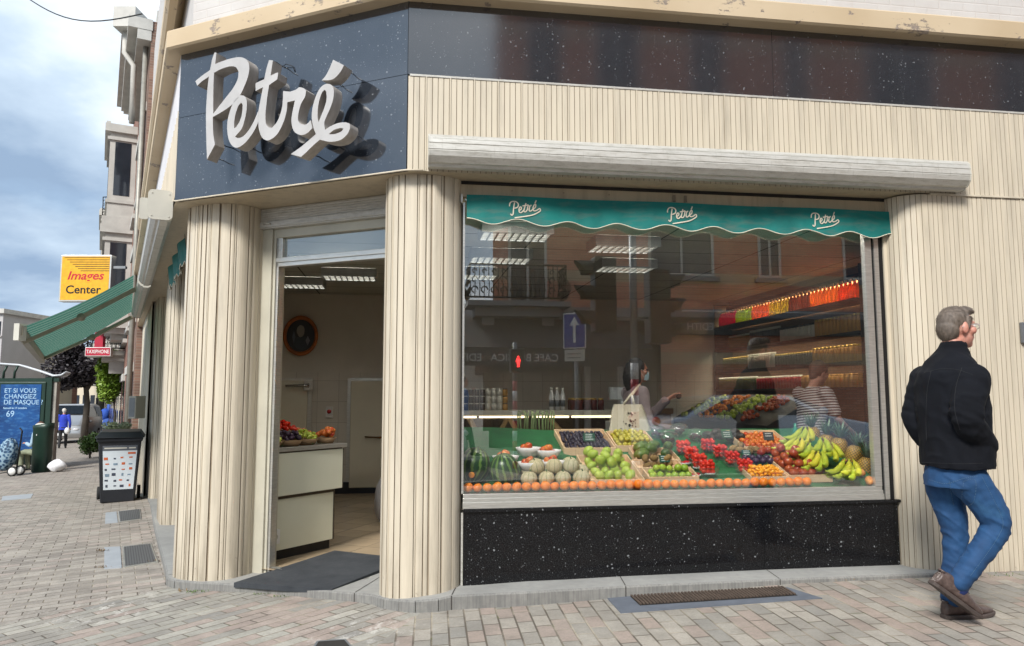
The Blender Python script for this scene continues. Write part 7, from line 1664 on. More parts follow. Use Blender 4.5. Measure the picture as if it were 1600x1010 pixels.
# back counter with glass shelf, led strip, stacked jars and bottles
CT=2.55
o=thing('serving_counter','long glazed serving counter with a lit shelf edge behind the fruit display','counter',tuple(F1(.4,CT,-.1)))
PALEC=plain('pale_counter_top',srgb(176,172,158)[:3],.4,0,.06,3,world=True)
m=MB(); m.box((.12,CT,1.075),(1.95,CT+.55,1.13),0,F1); m.build('shelf_top',PALEC,o,bevel=.004)
m=MB(); m.box((.12,CT+.5,-.1),(1.95,CT+.56,1.07),0,F1); m.build('back_panel',plain('brown_counter_back',(.10,.06,.04),.6,0,.3,4,world=True),o)
m=MB(); m.box((.12,CT-.12,.02),(1.95,CT+.5,.52),0,F1); m.build('base_cabinet',plain('grey_counter_base',(.16,.16,.155),.5),o)
LED=emit('warm_led_strip',(1,.80,.50),1.5)
m=MB(); 
for a,b in ((.14,.36),(.39,.92),(.95,1.12),(1.15,1.36),(1.39,1.9)): m.box((a,CT-.005,1.055),(b,CT+.012,1.073),0,F1)
m.build('led_strip',LED,o)
m=MB(); m.hexa([F1(.14,CT-.35,.56),F1(1.9,CT-.35,.56),F1(1.9,CT-.345,.56),F1(.14,CT-.345,.56),F1(.14,CT,1.05),F1(1.9,CT,1.05),F1(1.9,CT+.005,1.05),F1(.14,CT+.005,1.05)]); m.build('sloping_glass',CLEAR,o)
WDP=plain('pale_timber',srgb(176,150,112)[:3],.6,0,.12,5)
for a,b,w in ((.30,.52,.05),(1.18,1.56,.09),(.72,.45,.025),(.74,.98,.05)): m=MB(); m.bar(F1(a,CT+.2,1.05),F1(b,CT+.05,.60),w,.04); m.build('timber_brace',WDP,o)
for k,(mt,ld,n0,n1,lab) in enumerate(((DKJ,LBLW,0,4,'dark jar in the three high stack on the left of the counter'),(LBLW,CAPW,4,7,'white labelled jar in the stack on the counter'),(MIXP,DKJ,7,8,'brown tin at the right end of the jar stack'))):
    root=jar('stacked_jar',mt,ld,.028,.078,lab,'jar','jars stacked on the counter'+(' (%s)'%('dark','white','brown')[k]) if False else ('dark','white','brown')[k]+' jars stacked on the counter'); first=True
    for i in range(n0,n1):
        for j in range(3):
            p=F1(.26+i*.062,CT+.2,1.131+j*.079)
            if first: root.location=p; first=False
            else: dup(root,p)
MILK=plain('milk_white',(.62,.62,.60),.35)
root=thing('glass_bottle','pale bottle with dark print in the cluster on the counter','bottle',(0,0,0),'pale bottles on the counter'); m=MB(); m.lathe([(0,0),(.028,0),(.028,.15),(.012,.20),(.012,.235),(0,.235)],(0,0,0),12); m.build('glass',MILK,root); m=MB(); m.lathe([(.0285,.04),(.0285,.11)],(0,0,0),12); m.build('label_band',plain('dark_print',(.08,.09,.1),.5),root); m=MB(); m.lathe([(.014,.22),(.014,.245),(0,.245)],(0,0,0),8); m.build('cap',CAPW,root)
for i in range(6):
    p=F1(1.20+(i%3)*.062+.012*(i//3),CT+.14+.07*(i//3),1.131)
    if i==0: root.location=p
    else: dup(root,p)
root=jar('preserve_jar',plain('dark_red_preserve',(.09,.02,.015),.2),GOLD,.036,.13,'dark red preserve jar in the row on the right of the counter','jar','dark red preserve jars on the counter')
for i in range(9):
    p=F1(1.45+(i%5)*.08,CT+.2+.09*(i//5),1.131)
    if i==0: root.location=p
    else: dup(root,p)
# white bag bench, boxes
o=thing('till_counter','pale till counter with scales standing behind the customer','till counter',tuple(F1(1.9,2.2,-.1))); m=MB(); m.box((1.62,2.1,-.1),(2.4,2.7,.92),0,F1); m.build('cabinet',PALEC,o,bevel=.01); m=MB(); m.box((1.75,2.2,.93),(2.05,2.5,1.02),0,F1); m.box((1.88,2.34,1.02),(1.92,2.38,1.25),0,F1); m.box((1.76,2.33,1.25),(2.04,2.39,1.38),0,F1); m.build('scale',plain('pale_scale',(.4,.42,.42),.3),o)
o=thing('cardboard_box','open brown cardboard box on the till counter','box',tuple(F1(2.25,2.3,.92))); m=MB(); m.box((2.12,2.2,.921),(2.38,2.5,1.10),0,F1); m.hexa([F1(2.12,2.14,1.10),F1(2.38,2.14,1.10),F1(2.38,2.2,1.10),F1(2.12,2.2,1.10),F1(2.10,2.08,1.16),F1(2.36,2.08,1.16),F1(2.38,2.2,1.105),F1(2.12,2.2,1.105)]); m.build('carton',plain('cardboard',(.36,.22,.11),.8),o)
o=thing('asparagus','bundles of pale green asparagus standing behind the dark plums','asparagus',tuple(F1(.80,1.30,.9)))
m=MB(); rr=random.Random(3)
for k in range(16): a=F1(.62+.02*k+rr.uniform(-.01,.01),1.28+rr.uniform(0,.06),.88); m.tube([a,a+Vector((rr.uniform(-.02,.02),.03,.24)),a+Vector((rr.uniform(-.03,.03),.04,.28))],[.008,.008,.002],6)
m.build('spears',plain('asparagus_green',(.22,.30,.12),.5),o,merge=False)
m=MB(); m.tube([F1(.60,1.33,.95),F1(.96,1.33,.95)],.01,5); m.box((.58,1.26,.86),(.98,1.40,.93),0,F1); m.build('stand',BLACKM,o)
# ---------------- people ----------------
SKINM=NT('skin'); _n=SKINM.noise(SKINM.obj(),18,4,.6); SKINM=SKINM.fin(SKINM.ramp(_n,[(.3,(.42,.18,.12,1)),(.7,(.56,.29,.21,1))]),.5,0,Subsurface_Weight=.08)
class Body(MB):
    def loft(s,rings,n=20,cap=True):   # ring: centre, axis a (vector with length), axis b, exponent
        vs=[];fs=[]
        for c,a,b,*e in rings:
            ex=e[0] if e else 1.0
            for k in range(n):
                t=2*PI*k/n; ca,sa=math.cos(t),math.sin(t)
                ca=math.copysign(abs(ca)**ex,ca); sa=math.copysign(abs(sa)**ex,sa); vs.append(Vector(c)+Vector(a)*ca+Vector(b)*sa)
        m=len(rings)
        for i in range(m-1):
            for k in range(n): fs.append((i*n+k,i*n+(k+1)%n,(i+1)*n+(k+1)%n,(i+1)*n+k))
        if cap: fs+=[tuple(range(n-1,-1,-1)),tuple(range((m-1)*n,m*n))]
        s.add(vs,fs,0,True)
    def limb(s,pts,rs,n=14,sub=5):
        P=spl(pts,sub); m=len(P); k=len(rs)-1; r=[]
        for i in range(m):
            u=i/(m-1)*k; j=min(int(u),k-1); f=u-j; r.append(rs[j]*(1-f)+rs[j+1]*f)
        s.tube(P,r,n); s.ball(P[0],r[0]*.99,n,8); s.ball(P[-1],r[-1]*.99,n,8)
def remesh(b,vox,name,mat,parent,smooth=3,disp=None,cut=None):
    me=bpy.data.meshes.new(name); me.from_pydata(b.v,[],b.f)
    bm=bmesh.new(); bm.from_mesh(me); bmesh.ops.remove_doubles(bm,verts=bm.verts,dist=1e-6); bmesh.ops.recalc_face_normals(bm,faces=bm.faces); bm.to_mesh(me); bm.free()
    tmp=bpy.data.objects.new('tmp',me); COL.objects.link(tmp)
    md=tmp.modifiers.new('r','REMESH'); md.mode='VOXEL'; md.voxel_size=vox; md.use_smooth_shade=True
    if smooth: sm=tmp.modifiers.new('s','SMOOTH'); sm.iterations=smooth; sm.factor=.5
    dg=bpy.context.evaluated_depsgraph_get(); out_=bpy.data.meshes.new_from_object(tmp.evaluated_get(dg)); bpy.data.objects.remove(tmp); bpy.data.meshes.remove(me)
    if disp:
        ns=[v.normal.copy() for v in out_.vertices]
        for v,nn in zip(out_.vertices,ns): v.co+=nn*disp(v.co,nn)
    org=WL[parent.name]
    for v in out_.vertices: v.co-=org
    out_.materials.clear(); 
    for q in (mat if isinstance(mat,(list,tuple)) else [mat]): out_.materials.append(q)
    for p in out_.polygons: p.use_smooth=True
    o=bpy.data.objects.new(name,out_); COL.objects.link(o); o.parent=parent; WL[o.name]=org.copy(); return o
def head(b,c,f,h=.245,up=(0,0,1)):
    """human head centred at c, facing f (unit, horizontal)"""
    c=Vector(c); f=Vector(f).normalized(); u=Vector(up).normalized(); r=f.cross(u).normalized(); k=h/.245
    P=lambda x,y,z:c+(r*x+f*y+u*z)*k
    b.ball(P(0,-.012,.028),(1,1,1),20,14,0,lambda d,a,th:1,Matrix((tuple(r*.074*k),tuple(f*.094*k),tuple(u*.096*k))).transposed())
    b.ball(P(0,.022,-.035),(1,1,1),16,12,0,None,Matrix((tuple(r*.058*k),tuple(f*.066*k),tuple(u*.078*k))).transposed())
    b.ball(P(0,.055,-.088),(1,1,1),12,8,0,None,Matrix((tuple(r*.030*k),tuple(f*.028*k),tuple(u*.022*k))).transposed())   # chin
    b.tube([P(0,.088,.022),P(0,.106,-.012),P(0,.098,-.022)],[.009*k,.014*k,.012*k],8)   # nose
    b.tube([P(-.022,.082,-.052),P(0,.091,-.050),P(.022,.082,-.052)],[.006*k,.009*k,.006*k],8) # mouth
    b.tube([P(-.036,.078,.034),P(0,.084,.036),P(.036,.078,.034)],.008*k,6)
    for s in (-1,1):
        b.ball(P(s*.074,-.008,-.002),(1,1,1),10,8,0,None,Matrix((tuple(r*.012*k),tuple(f*.020*k),tuple(u*.033*k))).transposed())
        b.ball(P(s*.052,.052,-.012),(1,1,1),10,8,0,None,Matrix((tuple(r*.022*k),tuple(f*.022*k),tuple(u*.024*k))).transposed())
    return P
def hand(b,w,d,n,side=1,curl=.6,k=1.0):
    """w wrist, d direction of the palm, n palm normal (palm faces n)"""
    w=Vector(w); d=Vector(d).normalized(); n=Vector(n); n=(n-d*n.dot(d)).normalized(); s=d.cross(n)*side
    b.loft([(w,s*.026*k,n*.018*k),(w+d*.04*k,s*.036*k,n*.017*k),(w+d*.085*k,s*.040*k,n*.014*k)],12)
    for i,(off,L) in enumerate(((-.030,.062),(-.010,.075),(.010,.079),(.029,.070))):
        p=w+d*.085*k+s*off*k; a=curl; q=[p]; 
        for j,f in enumerate((.45,.32,.23)):
            a_=a*(.55+.5*j); dd=d*math.cos(a_)+n*math.sin(a_); q.append(q[-1]+dd*L*f*k)
        b.tube(q,[.0095*k,.0088*k,.008*k,.0065*k],8); b.ball(q[-1],.0065*k,8,6)
    q=[w+d*.02*k+s*.026*k,w+d*.045*k+s*.050*k+n*.01*k,w+d*.075*k+s*.056*k+n*.022*k]; b.tube(q,[.012*k,.011*k,.008*k],8); b.ball(q[-1],.008*k,8,6)
def rib(c,lat,fr_,a,b_): return (c,lat*a,fr_*b_)
# --- generic pedestrian in a simple pose
def person(label,loc,yaw,H=1.7,top=(.05,.05,.06),legs=(.02,.02,.03),hair=(.03,.02,.015),pose='walk',long=0,vox=.018,skirt=False,topmat=None,hairlong=False,mask=False,lean=0,arms='down',headpitch=0,seat=False,shoes=(.02,.02,.02)):
    k=H/1.75; loc=Vector(loc); f=Vector((math.sin(yaw),math.cos(yaw),0)); lat=Vector((f.y,-f.x,0)); o=thing('person',label,'person',tuple(loc))
    P=lambda x,y,z:loc+lat*x*k+f*(y+lean*max(0,z-.9))*k+Vector((0,0,z*k))
    st=.22 if pose=='walk' else .03
    if seat: hips=[(.09,0,.5),(-.09,0,.5)]; knees=[(.10,.42,.5),(-.10,.42,.5)]; ank=[(.10,.40,.08),(-.10,.44,.08)]; zt=-.42
    else: hips=[(.09,0,.92),(-.09,0,.92)]; knees=[(.10,.5*st+.03,.50),(-.10,-.25*st+.04,.49)]; ank=[(.10,st,.09),(-.10,-st,.11)]; zt=0
    Z=lambda z:z+zt
    sh=[(.185,-.01,Z(1.42)),(-.185,-.01,Z(1.42))]
    if arms=='down': el=[(.25,-.05,Z(1.14)),(-.25,-.0,Z(1.14))]; wr=[(.25,.05,Z(.90)),(-.24,.12,Z(.90))]
    elif arms=='forward': el=[(.23,.02,Z(1.13)),(-.22,.05,Z(1.14))]; wr=[(.16,.28,Z(1.12)),(-.12,.30,Z(1.18))]
    elif arms=='up': el=[(.23,.05,Z(1.13)),(-.22,.18,Z(1.20))]; wr=[(.16,.28,Z(1.08)),(-.10,.36,Z(1.36))]
    elif arms=='reach': el=[(.22,.12,Z(1.18)),(-.2,.12,Z(1.16))]; wr=[(.16,.38,Z(1.02)),(-.12,.36,Z(1.0))]
    b=Body(); hc=P(0,.03+headpitch*.08,Z(1.63)-abs(headpitch)*.03); upv=Vector((0,0,1))*math.cos(headpitch)+f*math.sin(headpitch); fv=f*math.cos(headpitch)-Vector((0,0,1))*math.sin(headpitch)
    HP=head(b,hc,fv,.235*k,upv); b.limb([P(0,-.01,Z(1.42)),P(0,.0,Z(1.50)),hc-upv*.05*k],[.06*k,.052*k,.05*k],12)
    b.loft([rib(P(0,0,Z(.92)),lat,f,.13*k,.09*k),rib(P(0,0,Z(1.1)),lat,f,.12*k,.08*k),rib(P(0,0,Z(1.36)),lat,f,.16*k,.09*k),rib(P(0,0,Z(1.43)),lat,f,.10*k,.06*k)],14)
    for i in (0,1):
        b.limb([P(*hips[i]),P(*knees[i]),P(*ank[i])],[.07*k,.045*k,.035*k],10,4); b.limb([P(*sh[i]),P(*el[i]),P(*wr[i])],[.045*k,.036*k,.028*k],10,4)
        d=(P(*wr[i])-P(*el[i])); hand(b,P(*wr[i]),d,f if arms=='down' else Vector((0,0,-1)),1 if i else -1,.6,k)
        a=P(*ank[i]); b.limb([a,a+f*.1*k-Vector((0,0,.05*k))],[.035*k,.03*k],8,2)
    remesh(b,max(.008,vox*.55),'body',SKINM,o,2)
    wr_=lambda co,nn:.006*mnoise.noise(co*9)+.004*mnoise.noise(co*23)
    t=Body(); zlo=Z(.86-long)
    t.loft([rib(P(0,0,zlo),lat,f,.185*k,.135*k),rib(P(0,0,Z(1.0)),lat,f,.165*k,.12*k),rib(P(0,0,Z(1.15)),lat,f,.165*k,.115*k),rib(P(0,.005,Z(1.3)),lat,f,.19*k,.125*k),rib(P(0,0,Z(1.40)),lat,f,.185*k,.105*k),rib(P(0,0,Z(1.46)),lat,f,.10*k,.075*k),rib(P(0,.0,Z(1.49)),lat,f,.068*k,.066*k)],18)
    full=not (topmat and pose=='clerk')
    for i in (0,1):
        e_,w_=P(*el[i]),P(*wr[i])
        if full: t.limb([P(*sh[i]),e_,w_.lerp(e_,.08)],[.075*k,.055*k,.045*k],12,4)
        else: t.limb([P(*sh[i]),P(*sh[i]).lerp(e_,.75)],[.075*k,.065*k],12,4)
    remesh(t,vox*.7,'coat' if long else 'jacket',topmat or plain('garment_cloth',top,.8,0,.15,8),o,3,wr_)
    g=Body(); g.loft([rib(P(0,0,hips[0][2]+.08),lat,f,.155*k,.115*k),rib(P(0,-.01,hips[0][2]-.04),lat,f,.165*k,.125*k)],16)
    for i in (0,1): g.limb([P(*hips[i]),P(*knees[i]),P(*ank[i])+Vector((0,0,.01))],[.092*k,.068*k,.055*k],12,5)
    remesh(g,vox*.7,'trousers',plain('trouser_cloth',legs,.8,0,.15,8),o,3,wr_)
    s_=Body()
    for i in (0,1): a=P(*ank[i]); s_.limb([a-f*.04*k-Vector((0,0,.045*k)),a+f*.06*k-Vector((0,0,.05*k)),a+f*.17*k-Vector((0,0,.062*k))],[.042*k,.045*k,.03*k],10,4)
    remesh(s_,vox*.6,'shoes',plain('shoe_leather',shoes,.6),o,2)
    hh=Body(); r=fv.cross(upv).normalized()
    Q=lambda x,y,z:hc+(r*x+fv*y+upv*z)*(.235*k/.245)
    hh.ball(Q(0,-.026,.040),(1,1,1),18,12,0,None,Matrix((tuple(r*.086*k),tuple(fv*.092*k),tuple(upv*.094*k))).transposed())
    if hairlong:
        hh.limb([Q(0,-.06,.03),Q(0,-.085,-.06),Q(0,-.085,-.15)],[.075*k,.075*k,.055*k],12,4); hh.limb([Q(.06,-.03,.02),Q(.07,-.03,-.10)],[.035*k,.03*k],8,3); hh.limb([Q(-.06,-.03,.02),Q(-.07,-.03,-.10)],[.035*k,.03*k],8,3)
    else: hh.limb([Q(0,-.06,.02),Q(0,-.062,-.05)],[.065*k,.045*k],12,3)
    remesh(hh,.009,'hair',plain('hair_strands',hair,.6,0,.3,40),o,2,lambda co,nn:.005*mnoise.noise(co*60))
    if mask:
        mk=MB(); rows=[]
        mk.grid(lambda u,v:HP((u-.5)*.125,.112-.055*(2*abs(u-.5))**2*1.2-.018*abs(v-.55),-.088+.085*v),10,8); mk.build('face_mask',plain('pale_blue_mask',(.38,.52,.60),.7),o,fix=False)
        mk=MB()
        for s in (-1,1): mk.tube([HP(s*.062,.055,-.01),HP(s*.084,.0,.018)],.0018,4); mk.tube([HP(s*.062,.05,-.07),HP(s*.084,.0,-.02)],.0018,4)
        mk.build('ear_loop',WHITE,o)
    e=MB()
    for s in (-1,1): e.ball(HP(s*.031,.081,.014),.0095*k,8,6)
    e.build('eyes',plain('eye_dark',(.03,.02,.02),.2),o)
    return o,P,HP
# customer in a mauve jacket with tote bag
fl=-.1
cu_p=at(993,600,7.05); cus,P,HP=person('woman with dark hair, face mask and mauve jacket behind the fruit display',(cu_p.x,7.05,fl),R(80),1.74,(.20,.155,.16),(.03,.035,.06),(.012,.009,.008),'stand',.12,.016,hairlong=True,mask=True,arms='up')
CANV=plain('natural_canvas',srgb(196,186,166)[:3],.85,0,.06,9)
tb=thing('tote_bag','cream canvas tote bag with black print hanging from the masked woman\'s shoulder','tote bag',tuple(P(.30,-.12,.62)))
bgc=P(.30,-.15,1.10); ff=Vector((math.sin(R(80)),math.cos(R(80)),0)); ll=Vector((ff.y,-ff.x,0))
m=MB(); 
def bagp(u,v,s): # u -1..1 width, v 0..1 height
    w=.21*(.55+.45*min(1,(1-v)*1.6+.15))*(1+.04*math.sin(v*9)); return bgc+ff*(u*w-.03*v)+Vector((0,0,-.22+.44*v))+ll*(s*(.045*(1-v)+.01)*(1-u*u)+.008*math.sin(u*7+v*5))
m.grid(lambda u,v:bagp(2*u-1,v,1),16,12); m.grid(lambda u,v:bagp(2*u-1,v,-1),16,12); m.build('canvas',CANV,tb)
m=MB(); 
for du in (-.35,.4): m.tube([bagp(du,1,.5),bgc+ff*(.02*du)+Vector((0,0,.30)),P(.17,-.02,1.50)],[.012,.010,.012],6)
m.build('strap',CANV,tb)
m=MB(); rr=random.Random(5)
for k in range(60):
    v=.15+.68*rr.random(); u=-.08+.33*(v-.5)+rr.gauss(0,.17)*(1 if .3<v<.7 else .6); du=rr.uniform(.012,.05); dv=rr.uniform(.004,.016); sk=rr.uniform(-.02,.02)
    q=[bagp(u-du,v-dv,1),bagp(u+du,v-dv+sk,1),bagp(u+du,v+dv+sk,1),bagp(u-du,v+dv,1)]; m.add([x+ll*.006 for x in q],[(0,1,2,3)])
m.build('print',BLACKM,tb,fix=False,merge=False)
ph=thing('phone','small dark round object held up in the masked woman\'s raised hand','phone',tuple(P(-.08,.45,1.36))); m=MB(); m.ball(P(-.09,.47,1.40),(.03,.012,.035),10,8); m.build('case',BLACKM,ph) 
# clerk with a striped shirt
STRP=NT('striped_jersey'); _f=STRP.math('FRACT',STRP.math('DIVIDE',STRP.dot(STRP.pos(),(0,.12,1)),.026)); STRP=STRP.fin(STRP.ramp(_f,[(0,(.08,.04,.05,1)),(.5,(.55,.50,.48,1))],True),.8,0)
cl_p=at(1262,600,7.35); clk,P2_,_=person('shop assistant in striped shirt with brown hair bending over behind the bananas',(cl_p.x,7.35,fl),R(72),1.74,hair=(.09,.035,.02),topmat=STRP,pose='clerk',arms='reach',lean=.12,headpitch=.35,legs=(.12,.11,.11),vox=.016)
# far pedestrians
q=atg(97,701); person('woman in bright blue coat with pale hair walking away down the street',tuple(q),R(-25),1.62,(.02,.05,.48),(.012,.012,.014),(.55,.52,.48),'walk',.05,.02)
m=MB(); m.ball(q+Vector((.25,-.15,.72)),(.10,.07,.13),10,8,0,lambda d,a,th:1+.1*math.sin(4*a)); tag(m.build('carrier_bag',plain('white_carrier_bag',(.7,.7,.7),.4)),'small white carrier bag held by the woman in blue','bag')
q=atg(150,680); person('man in a black jacket walking toward the camera along the pavement',tuple(q),R(165),1.78,(.012,.013,.015),(.05,.045,.04),(.25,.2,.17),'walk',0,.022,arms='down')
q=Vector((S(72,700).x,Ys+.25,ground_z(S(57,700).x))); person('person in a pale blue top seated in the bus shelter behind the litter bin',tuple(q+Vector((.12,-.72,-.02))),R(-80),1.66,(.30,.42,.52),(.22,.24,.16),(.10,.045,.025),'stand',0,.018,arms='forward',seat=True)
# person seen mirrored on the far pavement
q=F1(.9,-10.9,0); person('man in light blue shirt across the street, mirrored in the window',(q.x,q.y,ground_z(q.x)),R(60),1.72,(.20,.34,.60),(.04,.04,.06),(.03,.02,.015),'walk',0,.022)
# ---------------- the walking man ----------------
YM=4.5
f=Vector((.99,.13,0)).normalized(); lat=Vector((f.y,-f.x,0)); UP=Vector((0,0,1))
base=at(1500,965,YM); base.z=ground_z(base.x)
man=thing('person','grey haired man with glasses, black jacket and blue jeans walking right past the shop','person',tuple(base))
SK2=NT('ruddy_skin'); _n=SK2.noise(SK2.obj(),22,4,.6); SK2=SK2.fin(SK2.ramp(_n,[(.3,(.45,.17,.12,1)),(.7,(.60,.31,.24,1))]),.5,0,Subsurface_Weight=.06)
A=lambda x,y,d=0:at(x,y,YM+d)
hf=Vector((.99,.12,0)).normalized()   # head turned farther to the right
hcen=A(1496,514)
b=Body(); HPm=head(b,hcen,hf,.262); 
b.limb([A(1486,560),A(1488,540),hcen-UP*.06-hf*.015],[.068,.062,.060],14)
b.loft([(A(1492,740),lat*.15,f*.11),(A(1488,680),lat*.15,f*.10),(A(1484,600),lat*.19,f*.11),(A(1484,572),lat*.17,f*.09),(A(1486,555),lat*.08,f*.07)],16)
Rs,Re,Rw=A(1518,590,-.17),A(1511,656,-.24),A(1540,694,-.12)
Ls,Le,Lw=A(1447,590,.17),A(1434,648,.20),A(1452,688,.16)
Rh,Rk,Ra=A(1514,752,-.09),A(1556,822,-.12),A(1498,908,-.13)
Lh,Lk,La=A(1474,752,.09),A(1493,835,.07),A(1488,938,.06)
for a_ in ((Rs,Re,Rw),(Ls,Le,Lw)): b.limb(a_,[.05,.04,.03]); 
hand(b,Rw,(Rw-Re),-lat,1,.3); hand(b,Lw,(Lw-Le),lat,-1,.3)
for a_ in ((Rh,Rk,Ra),(Lh,Lk,La)): b.limb(a_,[.08,.05,.036])
b.limb([Ra,A(1503,922,-.13)],[.033,.03],8,3); b.limb([La,A(1490,950,.06)],[.033,.03],8,3)
remesh(b,.0065,'body',SK2,man,2)
# jacket
J=Body()
cs=[(A(1494,731),.228,.175,.9),(A(1494,705),.226,.172,.9),(A(1491,670),.22,.165,.92),(A(1487,635),.232,.165,.95),(A(1484,605),.232,.158,1),(A(1482,583),.222,.145,1),(A(1483,566),.175,.115,1),(A(1486,553),.110,.090,1),(A(1488,545),.072,.075,1),(A(1490,536),.062,.068,1)]
J.loft([(c,lat*a_,f*b_,e) for c,a_,b_,e in cs],28)
J.limb([Rs+Vector((0,0,-.015)),Re,Rw],[.095,.079,.068],16); J.limb([Ls+Vector((0,0,-.015)),Le,Lw],[.100,.085,.072],16)
def jd(co,nn):
    d=0
    # folds at elbows and lower back
    for e,r in ((Re,.16),(Le,.16)):
        q=(co-e); L=q.length
        if L<r: d+=.016*mnoise.noise(Vector((co.x*9,co.y*9,co.z*30+co.x*16)))*(1-L/r)**.6
    n3=mnoise.noise(Vector((co.x*5,co.y*5,co.z*3)))
    rg=1-abs(mnoise.noise(Vector((co.x*7+co.z*5,co.y*7,co.z*5-co.x*4))))*2.2
    d+=.007*max(0,rg-.35)
    d+=.012*n3+.007*mnoise.noise(Vector((co.x*16+co.z*9,co.y*16,co.z*7)))
    zh=(co.z-A(1494,731).z)
    if 0<zh<.02: d-=.003
    return d
JM=NT('black_jacket_cloth'); _n=JM.noise(JM.obj(),90,3,.6); _n2=JM.noise(JM.obj(),4,4,.6); JM.bump(JM.math('ADD',_n,JM.math('MULTIPLY',_n2,2.0)),.12,.004); JM=JM.fin(JM.ramp(_n2,[(.3,(.003,.0037,.006,1)),(.7,(.0065,.0078,.0122,1))]),.9,0,IOR=1.3)
jkt=remesh(J,.0075,'jacket',JM,man,4,jd)
# collar band, yoke seam, hem seam, zip
c=Body(); 
m=MB(); rows=[(A(1489,547),.072,.078),(A(1491,535),.066,.071),(A(1491,534),.062,.067),(A(1489,546),.066,.071)]; vs=[];nn=28
for c_,a_,b_ in rows:
    for k in range(nn): t=2*PI*k/nn; vs.append(c_+lat*a_*math.cos(t)+f*b_*math.sin(t)+UP*(-.028*max(0,math.sin(t))))
m.add(vs,[(j*nn+i,j*nn+(i+1)%nn,((j+1)%4)*nn+(i+1)%nn,((j+1)%4)*nn+i) for j in range(4) for i in range(nn)],0,True); m.build('collar',JM,man)
SEAM=plain('seam_thread',(.009,.010,.013),.8)
# jeans
G=Body()
G.loft([(A(1493,722),lat*.175,f*.135),(A(1492,742),lat*.185,f*.15),(A(1490,760),lat*.18,f*.15)],22)
G.limb([Rh,A(1541,788,-.11),Rk,A(1535,858,-.12),Ra],[.110,.092,.075,.068,.061],18,6); G.limb([Lh,A(1484,795,.08),Lk,A(1491,885,.07),A(1487,934,.06)],[.108,.088,.070,.064,.060],18,6)
def gd(co,nn):
    d=.005*mnoise.noise(co*9)
    for e,r,fq in ((Rk,.17,80),(Lk,.17,85),(Ra+UP*.05,.16,95),(La+UP*.07,.17,95),(Rh-UP*.05,.16,60),(Lh-UP*.05,.16,60)):
        q=co-e; L=q.length
        if L<r: d+=.0065*mnoise.noise(Vector((co.x*7,co.y*7,co.z*fq*.42+co.x*14)))*(1-L/r)**.5
    rg=1-abs(mnoise.noise(Vector((co.x*6+co.z*3,co.y*6,co.z*11+co.x*9))))*2.4
    return d+.003*mnoise.noise(co*26)+.006*max(0,rg-.3)
DN=NT('blue_denim'); _P=DN.obj(); _n=DN.noise(_P,5,5,.6); _n2=DN.noise(DN.map(_P,(1,1,1)),240,2,.7); DN.bump(_n2,.25,.002)
_c=DN.ramp(_n,[(.3,(.005,.032,.10,1)),(.55,(.011,.064,.175,1)),(.75,(.032,.115,.24,1))]); _c=DN.mixc(DN.ramp(_n2,[(.35,.35),(.65,0)]),_c,(.008,.04,.10,1)); DN=DN.fin(_c,.8,0)
jns=remesh(G,.007,'jeans',DN,man,3,gd)
STCH=plain('jeans_stitching',(.07,.14,.22),.7)
def stitch(pts,off):
    m=MB(); P_=spl(pts,10)
    for i in range(0,len(P_)-1,1):
        a_=P_[i].lerp(P_[i+1],.1)+off; b__=P_[i].lerp(P_[i+1],.75)+off; m.tube([a_,b__],.0022,4)
    return m.build('seam_stitching',STCH,man,merge=False)
# shoes
SHM=NT('brown_leather'); _n=SHM.noise(SHM.obj(),35,4,.6); SHM=SHM.fin(SHM.ramp(_n,[(.3,(.055,.036,.032,1)),(.7,(.12,.085,.075,1))]),.42,0); SOLE=plain('brown_rubber_sole',(.06,.045,.04),.7,0,.2,20)
def shoe(heel,toe,up_,nm):
    d=(toe-heel); L=d.length; d=d.normalized(); up_=(up_-d*up_.dot(d)).normalized(); s=d.cross(up_)
    so=MB(); n=24; prof=[]
    def outl(t,k):  # outline half width
        return (.040+.012*math.sin(PI*min(1,t*1.0))**1+.006*math.sin(PI*t*2-2.2))*k
    xs=[i/14 for i in range(15)]
    lw=[(x*L,outl(x,1)*(1 if .06<x<.92 else (.72 if x in (0,1) else .93))) for x in xs]
    poly=[(x,w_) for x,w_ in lw]+[(x,-w_) for x,w_ in reversed(lw)]
    so.prism(poly,lambda u,v,w_:heel+d*u+s*v+up_*(w_+.012*max(0,(u/L-.75)*4)**2),0,.022); a=so.build('sole',SOLE,man,bevel=.004)
    u=Body(); R_=[]
    for x,hh,wk in ((.02,.035,.72),(.04,.075,.92),(.15,.092,.98),(.30,.095,.95),(.42,.085,.92),(.55,.066,.98),(.70,.052,1.0),(.85,.042,.95),(.96,.028,.72)):
        c_=heel+d*x*L+up_*(.018+hh/2); R_.append((c_,s*outl(x,wk*.97),up_*(hh/2+.004),.85))
    u.loft(R_,18); sh_=remesh(u,.0055,'shoe',SHM,man,3,lambda co,nn:.0015*mnoise.noise(co*40))
    m=MB()
    for x in (.40,.46,.52,.58): c_=heel+d*x*L+up_*(.018+ {.40:.094,.46:.085,.52:.076,.58:.068}[x]); m.tube([c_-s*.022,c_+up_*.006,c_+s*.022],.0035,6)
    m.build('laces',plain('dark_laces',(.03,.025,.025),.8),man)
    m=MB(); m.tube([heel+d*.05*L+up_*.098+s*.028,heel+d*.0*L+up_*.10,heel+d*.05*L+up_*.098-s*.028,heel+d*.36*L+up_*.112-s*.03],.006,6); m.build('collar_rim',SHM,man)
hR=A(1453,912,-.14); tR=A(1529,969,-.10); shoe(hR,tR,Vector((.55,0,.83)),'r')
gz_=ground_z(A(1510,968,.06).x)
hL=A(1473,962,.04); hL.z=gz_+.001; tL=A(1551,962,.10); tL.z=gz_+.001; shoe(hL,tL,UP,'l')
SOCK=plain('blue_sock',(.02,.04,.16),.8)
